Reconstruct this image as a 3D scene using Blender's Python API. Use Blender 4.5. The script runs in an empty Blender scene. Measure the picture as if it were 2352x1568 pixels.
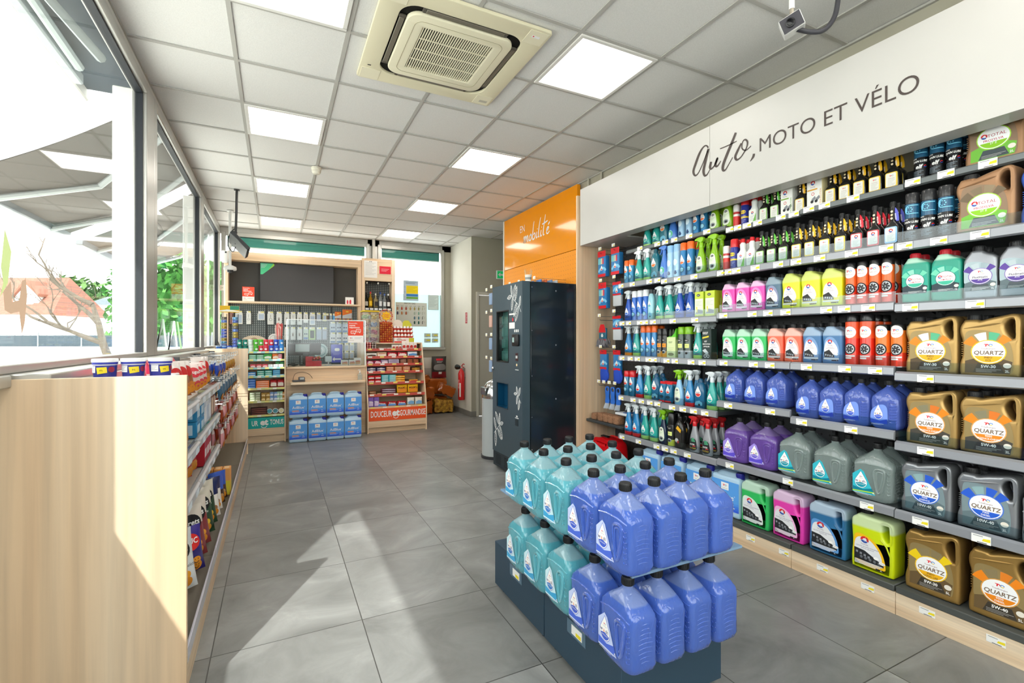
import bpy, bmesh, math, random
from mathutils import Vector, Matrix
R = random.Random(7)
PI = math.pi
SC = bpy.context.scene
COL = SC.collection

# ------------------------------------------------------------------ camera
cam_d = bpy.data.cameras.new('camera')
cam = bpy.data.objects.new('camera', cam_d)
COL.objects.link(cam)
cam.location = (0, 0, 1.31)
cam.rotation_euler = (PI / 2, 0, -0.4585)
cam_d.sensor_width = 36
cam_d.lens = 36 * 1100 / 2352
cam_d.shift_y = -3 / 2352
cam_d.clip_start = 0.02
SC.camera = cam

# ------------------------------------------------------------------ world, sun, exposure
W = bpy.data.worlds.new('sky'); SC.world = W; W.use_nodes = True
_bg = W.node_tree.nodes['Background']
_bg.inputs[0].default_value = (1.0, 0.985, 0.965, 1)
_bg.inputs[1].default_value = 2.3
sun_d = bpy.data.lights.new('sun', 'SUN')
sun_d.energy = 2.7; sun_d.angle = 0.012; sun_d.color = (1.0, 0.965, 0.91)
sun = bpy.data.objects.new('sun', sun_d); COL.objects.link(sun)
sun.rotation_euler = Vector((0.57, 1.02, -1.19)).to_track_quat('-Z', 'Y').to_euler()
vs = SC.view_settings
SC.display_settings.display_device = 'sRGB'
vs.view_transform = 'Standard'; vs.look = 'None'; vs.gamma = 1; vs.use_curve_mapping = False
vs.exposure = 1.28
LAMP = 3.3          # strength of the ceiling light panels
cy = SC.cycles
cy.use_denoising = True
cy.max_bounces = 10; cy.diffuse_bounces = 4; cy.glossy_bounces = 3; cy.transmission_bounces = 7; cy.transparent_max_bounces = 16
cy.caustics_reflective = False; cy.caustics_refractive = False
cy.sample_clamp_indirect = 6

# ------------------------------------------------------------------ materials
_M = {}
def lin(h):
    h = h.lstrip('#')
    out = []
    for i in (0, 2, 4):
        c = int(h[i:i+2], 16) / 255
        out.append(c / 12.92 if c <= .04045 else ((c + .055) / 1.055) ** 2.4)
    return tuple(out) + (1,)
def newmat(n):
    m = bpy.data.materials.new(n); m.use_nodes = True
    return m, m.node_tree, m.node_tree.nodes['Principled BSDF']
def C(h, rough=.45, metal=0, trans=0, ior=1.4, coat=0, emit=0, alpha=1, spec=.5):
    k = (h, rough, metal, trans, ior, coat, emit, alpha, spec)
    if k in _M: return _M[k]
    m, t, b = newmat('c' + h.strip('#'))
    b.inputs['Base Color'].default_value = lin(h)
    b.inputs['Roughness'].default_value = rough
    b.inputs['Metallic'].default_value = metal
    b.inputs['Transmission Weight'].default_value = trans
    b.inputs['IOR'].default_value = ior
    b.inputs['Coat Weight'].default_value = coat
    b.inputs['Alpha'].default_value = alpha
    b.inputs['Specular IOR Level'].default_value = spec
    if emit:
        b.inputs['Emission Color'].default_value = lin(h); b.inputs['Emission Strength'].default_value = emit
    _M[k] = m
    return m
def ND(t, typ, **kw):
    n = t.nodes.new(typ)
    for k, v in kw.items(): setattr(n, k, v)
    return n
def ramp(t, stops):
    n = t.nodes.new('ShaderNodeValToRGB')
    e = n.color_ramp.elements
    while len(e) < len(stops): e.new(.5)
    for el, (p, c) in zip(e, stops):
        el.position = p; el.color = lin(c)
    return n
def wood_mat(name, base, dark, pale, axis='Z', scale=1.0, rough=.45):
    """straight-grained laminate; the grain runs along axis"""
    m, t, b = newmat(name)
    tc = ND(t, 'ShaderNodeTexCoord'); mp = ND(t, 'ShaderNodeMapping')
    sc = {'X': (.25, 9, 9), 'Y': (9, .25, 9), 'Z': (9, 9, .25)}[axis]
    mp.inputs['Scale'].default_value = [s * scale for s in sc]
    t.links.new(tc.outputs['Object'], mp.inputs[0])
    n1 = ND(t, 'ShaderNodeTexNoise'); n1.inputs['Scale'].default_value = 1.0; n1.inputs['Detail'].default_value = 3; n1.inputs['Distortion'].default_value = .4
    n2 = ND(t, 'ShaderNodeTexNoise'); n2.inputs['Scale'].default_value = 9.0; n2.inputs['Detail'].default_value = 4
    for n in (n1, n2): t.links.new(mp.outputs[0], n.inputs['Vector'])
    r1 = ramp(t, [(.3, dark), (.5, base), (.68, pale)])
    t.links.new(n1.outputs['Fac'], r1.inputs[0])
    r2 = ramp(t, [(.3, 'e2e2e2'), (.65, 'ffffff')])
    t.links.new(n2.outputs['Fac'], r2.inputs[0])
    mx = ND(t, 'ShaderNodeMixRGB', blend_type='MULTIPLY'); mx.inputs[0].default_value = .8
    t.links.new(r1.outputs[0], mx.inputs[1]); t.links.new(r2.outputs[0], mx.inputs[2])
    t.links.new(mx.outputs[0], b.inputs['Base Color']); b.inputs['Roughness'].default_value = rough
    return m
OAKZ = wood_mat('oak_upright', 'ebcfad', 'dcb892', 'f5e1c6', 'Z', .42)
OAKX = wood_mat('oak_across', 'e9ceac', 'd9b892', 'f1dcbf', 'X')
OAKY = wood_mat('oak_along', 'e9ceac', 'd9b892', 'f1dcbf', 'Y')
def floor_mat():
    m, t, b = newmat('stone_tile')
    g = ND(t, 'ShaderNodeNewGeometry'); sx = ND(t, 'ShaderNodeSeparateXYZ'); t.links.new(g.outputs['Position'], sx.inputs[0])
    def M(op, a, bb=None):
        n = ND(t, 'ShaderNodeMath', operation=op)
        for i, v in enumerate((a, bb)):
            if v is None: continue
            if isinstance(v, (int, float)): n.inputs[i].default_value = v
            else: t.links.new(v, n.inputs[i])
        return n.outputs[0]
    cells = []; dists = []
    for out, off, per in (('X', -.2404, .6042), ('Y', 2.3244, .6388)):
        a = M('DIVIDE', M('SUBTRACT', sx.outputs[out], off), per)
        cells.append(M('FLOOR', a)); f = M('FRACT', a)
        dists.append(M('MULTIPLY', M('MINIMUM', f, M('SUBTRACT', 1.0, f)), per))
    d = M('MINIMUM', *dists)
    grout = M('LESS_THAN', d, .0022)
    cb = ND(t, 'ShaderNodeCombineXYZ'); t.links.new(cells[0], cb.inputs[0]); t.links.new(cells[1], cb.inputs[1])
    wn = ND(t, 'ShaderNodeTexWhiteNoise'); t.links.new(cb.outputs[0], wn.inputs['Vector'])
    sh = ND(t, 'ShaderNodeVectorMath', operation='MULTIPLY_ADD'); t.links.new(wn.outputs['Color'], sh.inputs[0]); sh.inputs[1].default_value = (7, 7, 7); t.links.new(g.outputs['Position'], sh.inputs[2])
    mp = ND(t, 'ShaderNodeMapping'); mp.inputs['Scale'].default_value = (1.5, 2.0, 1); t.links.new(sh.outputs[0], mp.inputs[0])
    n1 = ND(t, 'ShaderNodeTexNoise'); n1.inputs['Scale'].default_value = 1.6; n1.inputs['Detail'].default_value = 8; n1.inputs['Roughness'].default_value = .62; n1.inputs['Distortion'].default_value = .8
    t.links.new(mp.outputs[0], n1.inputs['Vector'])
    r1 = ramp(t, [(.3, '727372'), (.5, '878887'), (.62, '949594'), (.75, 'acadac')])
    t.links.new(n1.outputs['Fac'], r1.inputs[0])
    tone = ND(t, 'ShaderNodeMixRGB', blend_type='MULTIPLY'); tone.inputs[0].default_value = 1
    rr = ramp(t, [(0, 'ececec'), (1, 'ffffff')]); t.links.new(wn.outputs['Value'], rr.inputs[0])
    t.links.new(r1.outputs[0], tone.inputs[1]); t.links.new(rr.outputs[0], tone.inputs[2])
    mx = ND(t, 'ShaderNodeMixRGB'); t.links.new(grout, mx.inputs[0]); t.links.new(tone.outputs[0], mx.inputs[1]); mx.inputs[2].default_value = lin('3d3d3c')
    t.links.new(mx.outputs[0], b.inputs['Base Color'])
    rg = ND(t, 'ShaderNodeMapRange'); t.links.new(n1.outputs['Fac'], rg.inputs[0]); rg.inputs[3].default_value = .26; rg.inputs[4].default_value = .42
    t.links.new(rg.outputs[0], b.inputs['Roughness'])
    return m
def noise_mat(name, a, bcol, scale, rough, bump=0, detail=4):
    m, t, b = newmat(name)
    tc = ND(t, 'ShaderNodeTexCoord')
    n = ND(t, 'ShaderNodeTexNoise'); n.inputs['Scale'].default_value = scale; n.inputs['Detail'].default_value = detail
    t.links.new(tc.outputs['Object'], n.inputs['Vector'])
    r = ramp(t, [(.35, a), (.65, bcol)]); t.links.new(n.outputs['Fac'], r.inputs[0])
    t.links.new(r.outputs[0], b.inputs['Base Color']); b.inputs['Roughness'].default_value = rough
    if bump:
        bp = ND(t, 'ShaderNodeBump'); bp.inputs['Strength'].default_value = bump; bp.inputs['Distance'].default_value = .002
        t.links.new(n.outputs['Fac'], bp.inputs['Height']); t.links.new(bp.outputs[0], b.inputs['Normal'])
    return m
def glass_mat(name, tint, refl_rough=.0, boost=1.0):
    """thin window pane: clear with a Fresnel reflection"""
    m, t, b = newmat(name); t.nodes.remove(b)
    tr = ND(t, 'ShaderNodeBsdfTransparent'); tr.inputs[0].default_value = lin(tint)
    gl = ND(t, 'ShaderNodeBsdfGlossy'); gl.inputs['Roughness'].default_value = refl_rough
    lw = ND(t, 'ShaderNodeLayerWeight'); lw.inputs[0].default_value = .5
    pw = ND(t, 'ShaderNodeMath', operation='POWER'); pw.inputs[1].default_value = 4.5; t.links.new(lw.outputs['Facing'], pw.inputs[0])
    mu = ND(t, 'ShaderNodeMath', operation='MULTIPLY_ADD', use_clamp=True); mu.inputs[1].default_value = .8 * boost; mu.inputs[2].default_value = .03 * boost
    t.links.new(pw.outputs[0], mu.inputs[0])
    mx = ND(t, 'ShaderNodeMixShader'); t.links.new(mu.outputs[0], mx.inputs[0]); t.links.new(tr.outputs[0], mx.inputs[1]); t.links.new(gl.outputs[0], mx.inputs[2])
    t.links.new(mx.outputs[0], t.nodes['Material Output'].inputs[0])
    return m
GLASS = glass_mat('window_glass', 'f9fcfb', boost=.6)
CLEAR = glass_mat('clear_plastic', 'eef4f6', .08, 1.3)
def pet_mat(name, hx, diff=.4, rough=.06, fill=None, air='f2f6f6'):
    """clear plastic bottle with coloured liquid up to height fill"""
    m, t, b = newmat(name)
    tl = ND(t, 'ShaderNodeBsdfPrincipled')
    for q in (b, tl):
        q.inputs['Roughness'].default_value = rough; q.inputs['IOR'].default_value = 1.25; q.inputs['Coat Weight'].default_value = 1.0; q.inputs['Coat Roughness'].default_value = .03
    b.inputs['Transmission Weight'].default_value = 1.0
    src = None
    if fill is not None:
        tc = ND(t, 'ShaderNodeTexCoord'); sx = ND(t, 'ShaderNodeSeparateXYZ'); t.links.new(tc.outputs['Object'], sx.inputs[0])
        gt = ND(t, 'ShaderNodeMapRange'); gt.inputs[1].default_value = fill - .002; gt.inputs[2].default_value = fill + .002
        t.links.new(sx.outputs['Z'], gt.inputs[0])
        mx = ND(t, 'ShaderNodeMixRGB'); mx.inputs[1].default_value = lin(hx); mx.inputs[2].default_value = lin(air)
        t.links.new(gt.outputs[0], mx.inputs[0]); src = mx.outputs[0]
    last = tl
    for q, k_ in ((b, .22), (tl, .1)):
        pale = ND(t, 'ShaderNodeMixRGB'); pale.inputs[0].default_value = k_; pale.inputs[1].default_value = lin(hx); pale.inputs[2].default_value = (1, 1, 1, 1)
        if src: t.links.new(src, pale.inputs[1])
        t.links.new(pale.outputs[0], q.inputs['Base Color'])
    tn = ND(t, 'ShaderNodeBsdfTranslucent'); t.links.new(pale.outputs[0], tn.inputs[0])
    m2 = ND(t, 'ShaderNodeMixShader'); m2.inputs[0].default_value = .22; t.links.new(tl.outputs[0], m2.inputs[1]); t.links.new(tn.outputs[0], m2.inputs[2]); tl = m2
    tc2 = ND(t, 'ShaderNodeTexCoord'); mp = ND(t, 'ShaderNodeMapping'); mp.inputs['Scale'].default_value = (1.6, 1.6, .7); t.links.new(tc2.outputs['Object'], mp.inputs[0])
    nz = ND(t, 'ShaderNodeTexNoise'); nz.inputs['Scale'].default_value = 22; nz.inputs['Detail'].default_value = 2; nz.inputs['Distortion'].default_value = 1.2; t.links.new(mp.outputs[0], nz.inputs['Vector'])
    bp = ND(t, 'ShaderNodeBump'); bp.inputs['Strength'].default_value = .55; bp.inputs['Distance'].default_value = .006; t.links.new(nz.outputs['Fac'], bp.inputs['Height'])
    for q in (b, last): t.links.new(bp.outputs[0], q.inputs['Normal']); t.links.new(bp.outputs[0], q.inputs['Coat Normal'])
    ms = ND(t, 'ShaderNodeMixShader'); ms.inputs[0].default_value = diff
    t.links.new(b.outputs[0], ms.inputs[1]); t.links.new(tl.outputs[0], ms.inputs[2])
    t.links.new(ms.outputs[0], t.nodes['Material Output'].inputs[0])
    return m
def level_mat(name, hx, air, fill, rough=.35, soft=.004):
    """milky plastic can: liquid colour shows up to height fill"""
    m, t, b = newmat(name)
    tc = ND(t, 'ShaderNodeTexCoord'); sx = ND(t, 'ShaderNodeSeparateXYZ'); t.links.new(tc.outputs['Object'], sx.inputs[0])
    gt = ND(t, 'ShaderNodeMapRange'); gt.inputs[1].default_value = fill - soft; gt.inputs[2].default_value = fill + soft
    t.links.new(sx.outputs['Z'], gt.inputs[0])
    mx = ND(t, 'ShaderNodeMixRGB'); mx.inputs[1].default_value = lin(hx); mx.inputs[2].default_value = lin(air)
    t.links.new(gt.outputs[0], mx.inputs[0]); t.links.new(mx.outputs[0], b.inputs['Base Color'])
    b.inputs['Roughness'].default_value = rough
    b.inputs['Subsurface Weight'].default_value = .25; b.inputs['Subsurface Radius'].default_value = (.02, .02, .02); b.inputs['Subsurface Scale'].default_value = 1
    return m
WHITE = C('f4f4f2', .5); BLACK = C('141416', .4); CAPBLK = C('1d1e20', .45)

# ------------------------------------------------------------------ mesh building
def ell(cx, cz, rx, rz=None, n=24, a0=0, a1=2 * PI):
    rz = rx if rz is None else rz
    full = abs(a1 - a0) > 6.28
    k = n if full else n + 1
    return [(cx + rx * math.cos(a0 + (a1 - a0) * i / n), cz + rz * math.sin(a0 + (a1 - a0) * i / n)) for i in range(k)]
def ring(cx, cz, r0, r1, a0, a1, n=10, asp=1.0):
    o = ell(cx, cz, r1, r1 * asp, n, a0, a1); i = ell(cx, cz, r0, r0 * asp, n, a0, a1)
    return o + i[::-1]
def rect(x0, z0, x1, z1): return [(x0, z0), (x1, z0), (x1, z1), (x0, z1)]
def rrect(x0, z0, x1, z1, r, n=4):
    p = []
    for cx, cz, a in ((x1 - r, z0 + r, -PI / 2), (x1 - r, z1 - r, 0), (x0 + r, z1 - r, PI / 2), (x0 + r, z0 + r, PI)):
        p += [(cx + r * math.cos(a + PI / 2 * i / n), cz + r * math.sin(a + PI / 2 * i / n)) for i in range(n + 1)]
    return p
def drop(cx, cz, r, h):
    p = [(cx, cz + h)]
    p += [(cx - r * math.cos(a), cz + r * math.sin(a)) for a in [PI * .17 + -(PI * 1.34) * i / 14 for i in range(15)]]
    return p
def smooth(pts, k=4, closed=True):
    if closed:
        for _ in range(1 if k < 3 else 2):
            q = []
            for i in range(len(pts)):
                a, b = pts[i], pts[(i + 1) % len(pts)]
                q.append(tuple(.75 * u + .25 * v for u, v in zip(a, b))); q.append(tuple(.25 * u + .75 * v for u, v in zip(a, b)))
            pts = q
        return pts
    n = len(pts); out = []
    rng = range(n) if closed else range(n - 1)
    for i in rng:
        if closed: p = [pts[(i + j) % n] for j in (-1, 0, 1, 2)]
        else: p = [pts[max(0, min(n - 1, i + j))] for j in (-1, 0, 1, 2)]
        for s in range(k):
            t = s / k
            out.append(tuple(.5 * (2 * p[1][d] + (p[2][d] - p[0][d]) * t + (2 * p[0][d] - 5 * p[1][d] + 4 * p[2][d] - p[3][d]) * t * t + (3 * p[1][d] - p[0][d] - 3 * p[2][d] + p[3][d]) * t ** 3) for d in range(len(pts[0]))))
    if not closed: out.append(tuple(pts[-1]))
    return out
_TX = {}
def text_geo(s, bold=0.0, res=2):
    k = (s, bold, res)
    if k not in _TX:
        cu = bpy.data.curves.new('t', 'FONT'); cu.body = s; cu.size = 1; cu.resolution_u = res; cu.offset = bold
        ob = bpy.data.objects.new('t', cu)
        me = bpy.data.meshes.new_from_object(ob)
        vs_ = [(v.co.x, v.co.y) for v in me.vertices]; fs = [tuple(p.vertices) for p in me.polygons]
        bpy.data.objects.remove(ob); bpy.data.curves.remove(cu); bpy.data.meshes.remove(me)
        x0 = min((v[0] for v in vs_), default=0); x1 = max((v[0] for v in vs_), default=0)
        _TX[k] = (vs_, fs, x0, x1)
    return _TX[k]
class MB:
    def __init__(s): s.v = []; s.f = []; s.m = []; s.mats = []
    def mi(s, mat):
        if mat not in s.mats: s.mats.append(mat)
        return s.mats.index(mat)
    def add(s, vs_, fs, mat):
        o = len(s.v); i = s.mi(mat)
        s.v += [tuple(v) for v in vs_]
        for f in fs: s.f.append(tuple(o + k for k in f)); s.m.append(i)
        return s
    def bm(s, b, mat, mx=None):
        b.verts.ensure_lookup_table(); b.verts.index_update()
        vs_ = [(mx @ v.co if mx else v.co.copy()) for v in b.verts]
        s.add(vs_, [[v.index for v in f.verts] for f in b.faces], mat); b.free(); return s
    def box(s, x0, y0, z0, x1, y1, z1, mat, bev=0, seg=1, mx=None):
        b = bmesh.new(); bmesh.ops.create_cube(b, size=1)
        for v in b.verts: v.co = Vector(((x0 + x1) / 2 + v.co.x * (x1 - x0), (y0 + y1) / 2 + v.co.y * (y1 - y0), (z0 + z1) / 2 + v.co.z * (z1 - z0)))
        if bev: bmesh.ops.bevel(b, geom=b.edges[:], offset=bev, segments=seg, profile=.5, affect='EDGES')
        return s.bm(b, mat, mx)
    def lathe(s, prof, mat, cx=0, cy=0, n=20, cap=True, mx=None):
        vs_ = []; fs = []
        for r, z in prof:
            for i in range(n): vs_.append(Vector((cx + r * math.cos(2 * PI * i / n), cy + r * math.sin(2 * PI * i / n), z)))
        for j in range(len(prof) - 1):
            for i in range(n): fs.append((j * n + i, j * n + (i + 1) % n, (j + 1) * n + (i + 1) % n, (j + 1) * n + i))
        if cap: fs.append(tuple(range(n))[::-1]); fs.append(tuple((len(prof) - 1) * n + i for i in range(n)))
        if mx: vs_ = [mx @ v for v in vs_]
        return s.add(vs_, fs, mat)
    def loft(s, secs, mat, n=28, mx=None):
        """secs: (z, half_x, half_y, exponent, x_offset)"""
        vs_ = []; fs = []
        for sec in secs:
            z, hx, hy = sec[:3]; e = 2 / (sec[3] if len(sec) > 3 else 2); ox = sec[4] if len(sec) > 4 else 0; oy = sec[5] if len(sec) > 5 else 0
            for i in range(n):
                a = 2 * PI * i / n; c, q = math.cos(a), math.sin(a)
                vs_.append(Vector((ox + hx * math.copysign(abs(c) ** e, c), oy + hy * math.copysign(abs(q) ** e, q), z)))
        for j in range(len(secs) - 1):
            for i in range(n): fs.append((j * n + i, j * n + (i + 1) % n, (j + 1) * n + (i + 1) % n, (j + 1) * n + i))
        fs.append(tuple(range(n))[::-1]); fs.append(tuple((len(secs) - 1) * n + i for i in range(n)))
        if mx: vs_ = [mx @ v for v in vs_]
        return s.add(vs_, fs, mat)
    def tube(s, pts, r, mat, n=8, closed=False, rs=None):
        P = [Vector(p) for p in pts]; k = len(P); vs_ = []; fs = []
        up = None
        for i in range(k):
            a = P[(i - 1) % k] if closed or i else P[0]; b = P[(i + 1) % k] if closed or i < k - 1 else P[-1]
            d = (b - a).normalized()
            if up is None: up = Vector((0, 0, 1)) if abs(d.z) < .9 else Vector((1, 0, 0))
            sd = d.cross(up).normalized(); up = sd.cross(d).normalized()
            rr = rs[i] if rs else r
            for j in range(n):
                t = 2 * PI * j / n
                vs_.append(P[i] + sd * (rr * math.cos(t)) + up * (rr * math.sin(t)))
        for i in range(k if closed else k - 1):
            q = (i + 1) % k
            for j in range(n): fs.append((i * n + j, i * n + (j + 1) % n, q * n + (j + 1) % n, q * n + j))
        if not closed: fs.append(tuple(range(n))[::-1]); fs.append(tuple((k - 1) * n + j for j in range(n)))
        return s.add(vs_, fs, mat)
    def prism(s, outer, y0, y1, mat, holes=(), bev=0, seg=3):
        """outline in x,z pulled through y0..y1, edges rounded by bev"""
        cu = bpy.data.curves.new('p', 'CURVE'); cu.dimensions = '2D'; cu.fill_mode = 'BOTH'
        for pts in (outer,) + tuple(holes):
            sp = cu.splines.new('POLY'); sp.points.add(len(pts) - 1); sp.use_cyclic_u = True
            for q, p in zip(sp.points, pts): q.co = (p[0], p[1], 0, 1)
        cu.extrude = max(1e-5, (y1 - y0) / 2 - bev)
        if bev: cu.bevel_depth = bev; cu.bevel_resolution = seg; cu.offset = -bev
        ob = bpy.data.objects.new('p', cu); me = bpy.data.meshes.new_from_object(ob)
        b = bmesh.new(); b.from_mesh(me); bmesh.ops.remove_doubles(b, verts=b.verts[:], dist=1e-5)
        bpy.data.objects.remove(ob); bpy.data.curves.remove(cu); bpy.data.meshes.remove(me)
        yc = (y0 + y1) / 2
        for v in b.verts: v.co = Vector((v.co.x, yc - v.co.z, v.co.y))
        return s.bm(b, mat)
    def poly(s, pts, mat, y=0.0, fn=None):
        """flat shape in the x,z plane facing -y; fn maps (x,z,lift) to a surface"""
        ar = sum(pts[i][0] * pts[(i + 1) % len(pts)][1] - pts[(i + 1) % len(pts)][0] * pts[i][1] for i in range(len(pts)))
        if ar < 0: pts = pts[::-1]
        if fn:
            x0 = min(p[0] for p in pts); x1 = max(p[0] for p in pts)
            if x1 - x0 > .008:
                b = bmesh.new(); b.faces.new([b.verts.new((p[0], 0, p[1])) for p in pts]); k = min(12, int((x1 - x0) / .005) + 1)
                bmesh.ops.triangulate(b, faces=b.faces[:])
                for i in range(1, k): bmesh.ops.bisect_plane(b, geom=b.verts[:] + b.edges[:] + b.faces[:], plane_co=(x0 + (x1 - x0) * i / k, 0, 0), plane_no=(1, 0, 0))
                for v in b.verts: v.co = fn(v.co.x, v.co.z, -y)
                return s.bm(b, mat)
        vs_ = [fn(p[0], p[1], -y) if fn else (p[0], y, p[1]) for p in pts]
        return s.add(vs_, [tuple(range(len(pts)))], mat)
    def text(s, st, x, z, size, mat, y=0.0, al='C', sx=1.0, bold=0.0, shear=0, fn=None, res=2, rot=0):
        vs_, fs, x0, x1 = text_geo(st, bold, res)
        off = {'C': -(x0 + x1) / 2, 'L': -x0, 'R': -x1}[al]
        out = []
        c, q = math.cos(rot), math.sin(rot)
        for a, b in vs_:
            u = (a + off + shear * b) * size * sx; w = b * size
            px = x + c * u - q * w; pz = z + q * u + c * w
            out.append(fn(px, pz, -y) if fn else (px, y, pz))
        return s.add(out, fs, mat)
    def xf(s, mx):
        s.v = [tuple(mx @ Vector(v)) for v in s.v]; return s
    def mesh(s, name, ang=38):
        me = bpy.data.meshes.new(name); me.from_pydata(s.v, [], s.f)
        for m in s.mats: me.materials.append(m)
        me.polygons.foreach_set('material_index', s.m)
        b = bmesh.new(); b.from_mesh(me)
        lim = math.radians(ang)
        for f in b.faces: f.smooth = True
        for e in b.edges:
            if len(e.link_faces) == 2 and e.calc_face_angle(0) > lim: e.smooth = False
        b.to_mesh(me); b.free(); me.update()
        return me
    def ground(s):
        k = min(v[2] for v in s.v); s.v = [(v[0], v[1], v[2] - k) for v in s.v]; return s
    def ob(s, name, parent=None, ang=38, label=None):
        o = bpy.data.objects.new(name, s.mesh(name, ang)); COL.objects.link(o)
        if parent: o.parent = parent
        if label: o['label'] = label
        return o
LABELS = {}
def tag(o, label, cat, group=None):
    n = len(label.split())
    if n < 4 or n > 16: print('LABEL LENGTH', n, label)
    if label in LABELS and (group is None or LABELS[label] != group): print('LABEL TWICE', label)
    LABELS[label] = group
    o['label'] = label; o['category'] = cat
    if group: o['group'] = group
    return o
def thing(name, label, cat, loc=(0, 0, 0), rz=0, group=None):
    o = bpy.data.objects.new(name, None); COL.objects.link(o); o.location = loc; o.rotation_euler = (0, 0, rz)
    o.empty_display_size = .05
    if label: tag(o, label, cat, group)
    return o
def solo(mb, name, label, cat, loc=(0, 0, 0), rz=0, group=None, ang=38):
    o = mb.ob(name, None, ang); o.location = loc; o.rotation_euler = (0, 0, rz)
    return tag(o, label, cat, group)
def struct(mb, name, ang=38, parent=None):
    o = mb.ob(name, parent, ang); o['kind'] = 'structure'; return o
KIDS = {}
def kids(o):
    if o.name not in KIDS: KIDS[o.name] = [c for c in COL.objects if c.parent == o]
    return KIDS[o.name]
def dup(root, label, loc, rz, group):
    r = root.copy(); COL.objects.link(r); r.location = loc; r.rotation_euler = (0, 0, rz)
    tag(r, label, root['category'], group)
    for ch in kids(root):
        c = ch.copy(); COL.objects.link(c); c.parent = r
        for g in kids(ch):
            d = g.copy(); COL.objects.link(d); d.parent = c
    return r
ORD = ['first', 'second', 'third', 'fourth', 'fifth', 'sixth', 'seventh', 'eighth', 'ninth', 'tenth', 'eleventh', 'twelfth', 'thirteenth', 'fourteenth', 'fifteenth', 'sixteenth', 'seventeenth', 'eighteenth', 'nineteenth', 'twentieth']
PROTO = {}
def put(key, build, label, cat, loc, rz=0, group=None):
    """first use builds the thing, later uses copy it with its parts"""
    if key not in PROTO:
        o = build(); PROTO[key] = o
        o.location = loc; o.rotation_euler = (0, 0, rz); tag(o, label, cat, group)
        return o
    if 'category' not in PROTO[key]: PROTO[key]['category'] = cat
    return dup(PROTO[key], label, loc, rz, group)
# ------------------------------------------------------------------ goods
def E0(name):
    o = bpy.data.objects.new(name, None); COL.objects.link(o); o.empty_display_size = .05; return o
def capgeo(m, cx, z0, r, h, mat, cy=0):
    m.lathe([(r * .97, z0), (r, z0 + h * .08), (r, z0 + h * .8), (r * .9, z0 + h)], mat, cx, cy, 18)
    for i in range(18):
        a = 2 * PI * i / 18
        m.box(-.0007, -.0012, z0 + h * .1, .0012, .0012, z0 + h * .8, mat, mx=Matrix.Translation((cx, cy, 0)) @ Matrix.Rotation(a, 4, 'Z') @ Matrix.Translation((r, 0, 0)))
RED, BLU, YEL, ORG = 'e3202b', '2b4fb5', 'f2c417', 'f28a1f'
def logo_new(m, x, z, s, y, fn=None):
    """red stroke running into a blue and green loop"""
    m.poly([(x - s, z + .42 * s), (x - .1 * s, z + .42 * s), (x + .35 * s, z - .1 * s), (x + .1 * s, z - .2 * s), (x - .2 * s, z + .18 * s), (x - .95 * s, z + .25 * s)], C(RED), y, fn)
    m.poly([(x - .6 * s, z + .3 * s), (x - .3 * s, z + .3 * s), (x - .42 * s, z - .35 * s), (x - .72 * s, z - .35 * s)], C(RED), y - .00004, fn)
    m.poly(ring(x + .55 * s, z, .27 * s, .48 * s, -.1, 2.5, 8, .85), C('2d7fd0'), y, fn)
    m.poly(ring(x + .55 * s, z, .27 * s, .48 * s, 2.5, 4.0, 6, .85), C('37b6ce'), y, fn)
    m.poly(ring(x + .55 * s, z, .27 * s, .48 * s, 4.0, 5.7, 6, .85), C('e8c81e'), y, fn)
def logo_old(m, x, z, s, y, fn=None):
    """ball of red, orange and blue swirls"""
    m.poly(ring(x, z, .45 * s, s, 1.3, 3.3, 8), C('d9242f'), y, fn)
    m.poly(ring(x, z, .5 * s, s, -.5, 1.2, 8), C('c8303a'), y, fn)
    m.poly(ring(x, z, .42 * s, .95 * s, 3.4, 5.6, 8), C('2c51a8'), y, fn)
    m.poly(ring(x + .1 * s, z - .1 * s, .2 * s, .4 * s, 3.0, 5.2, 6), C('7f9bd0'), y - .00003, fn)
def lines(m, x0, x1, z, n, dz, mat, y, h=.0012, fn=None):
    for i in range(n):
        w = (x1 - x0) * (1 - .18 * ((i * 7) % 3))
        m.poly(rect(x0, z - i * dz - h, x0 + w, z - i * dz), mat, y, fn)
INK = C('2a2b30', .6); GREY = C('8d9094', .6)
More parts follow.
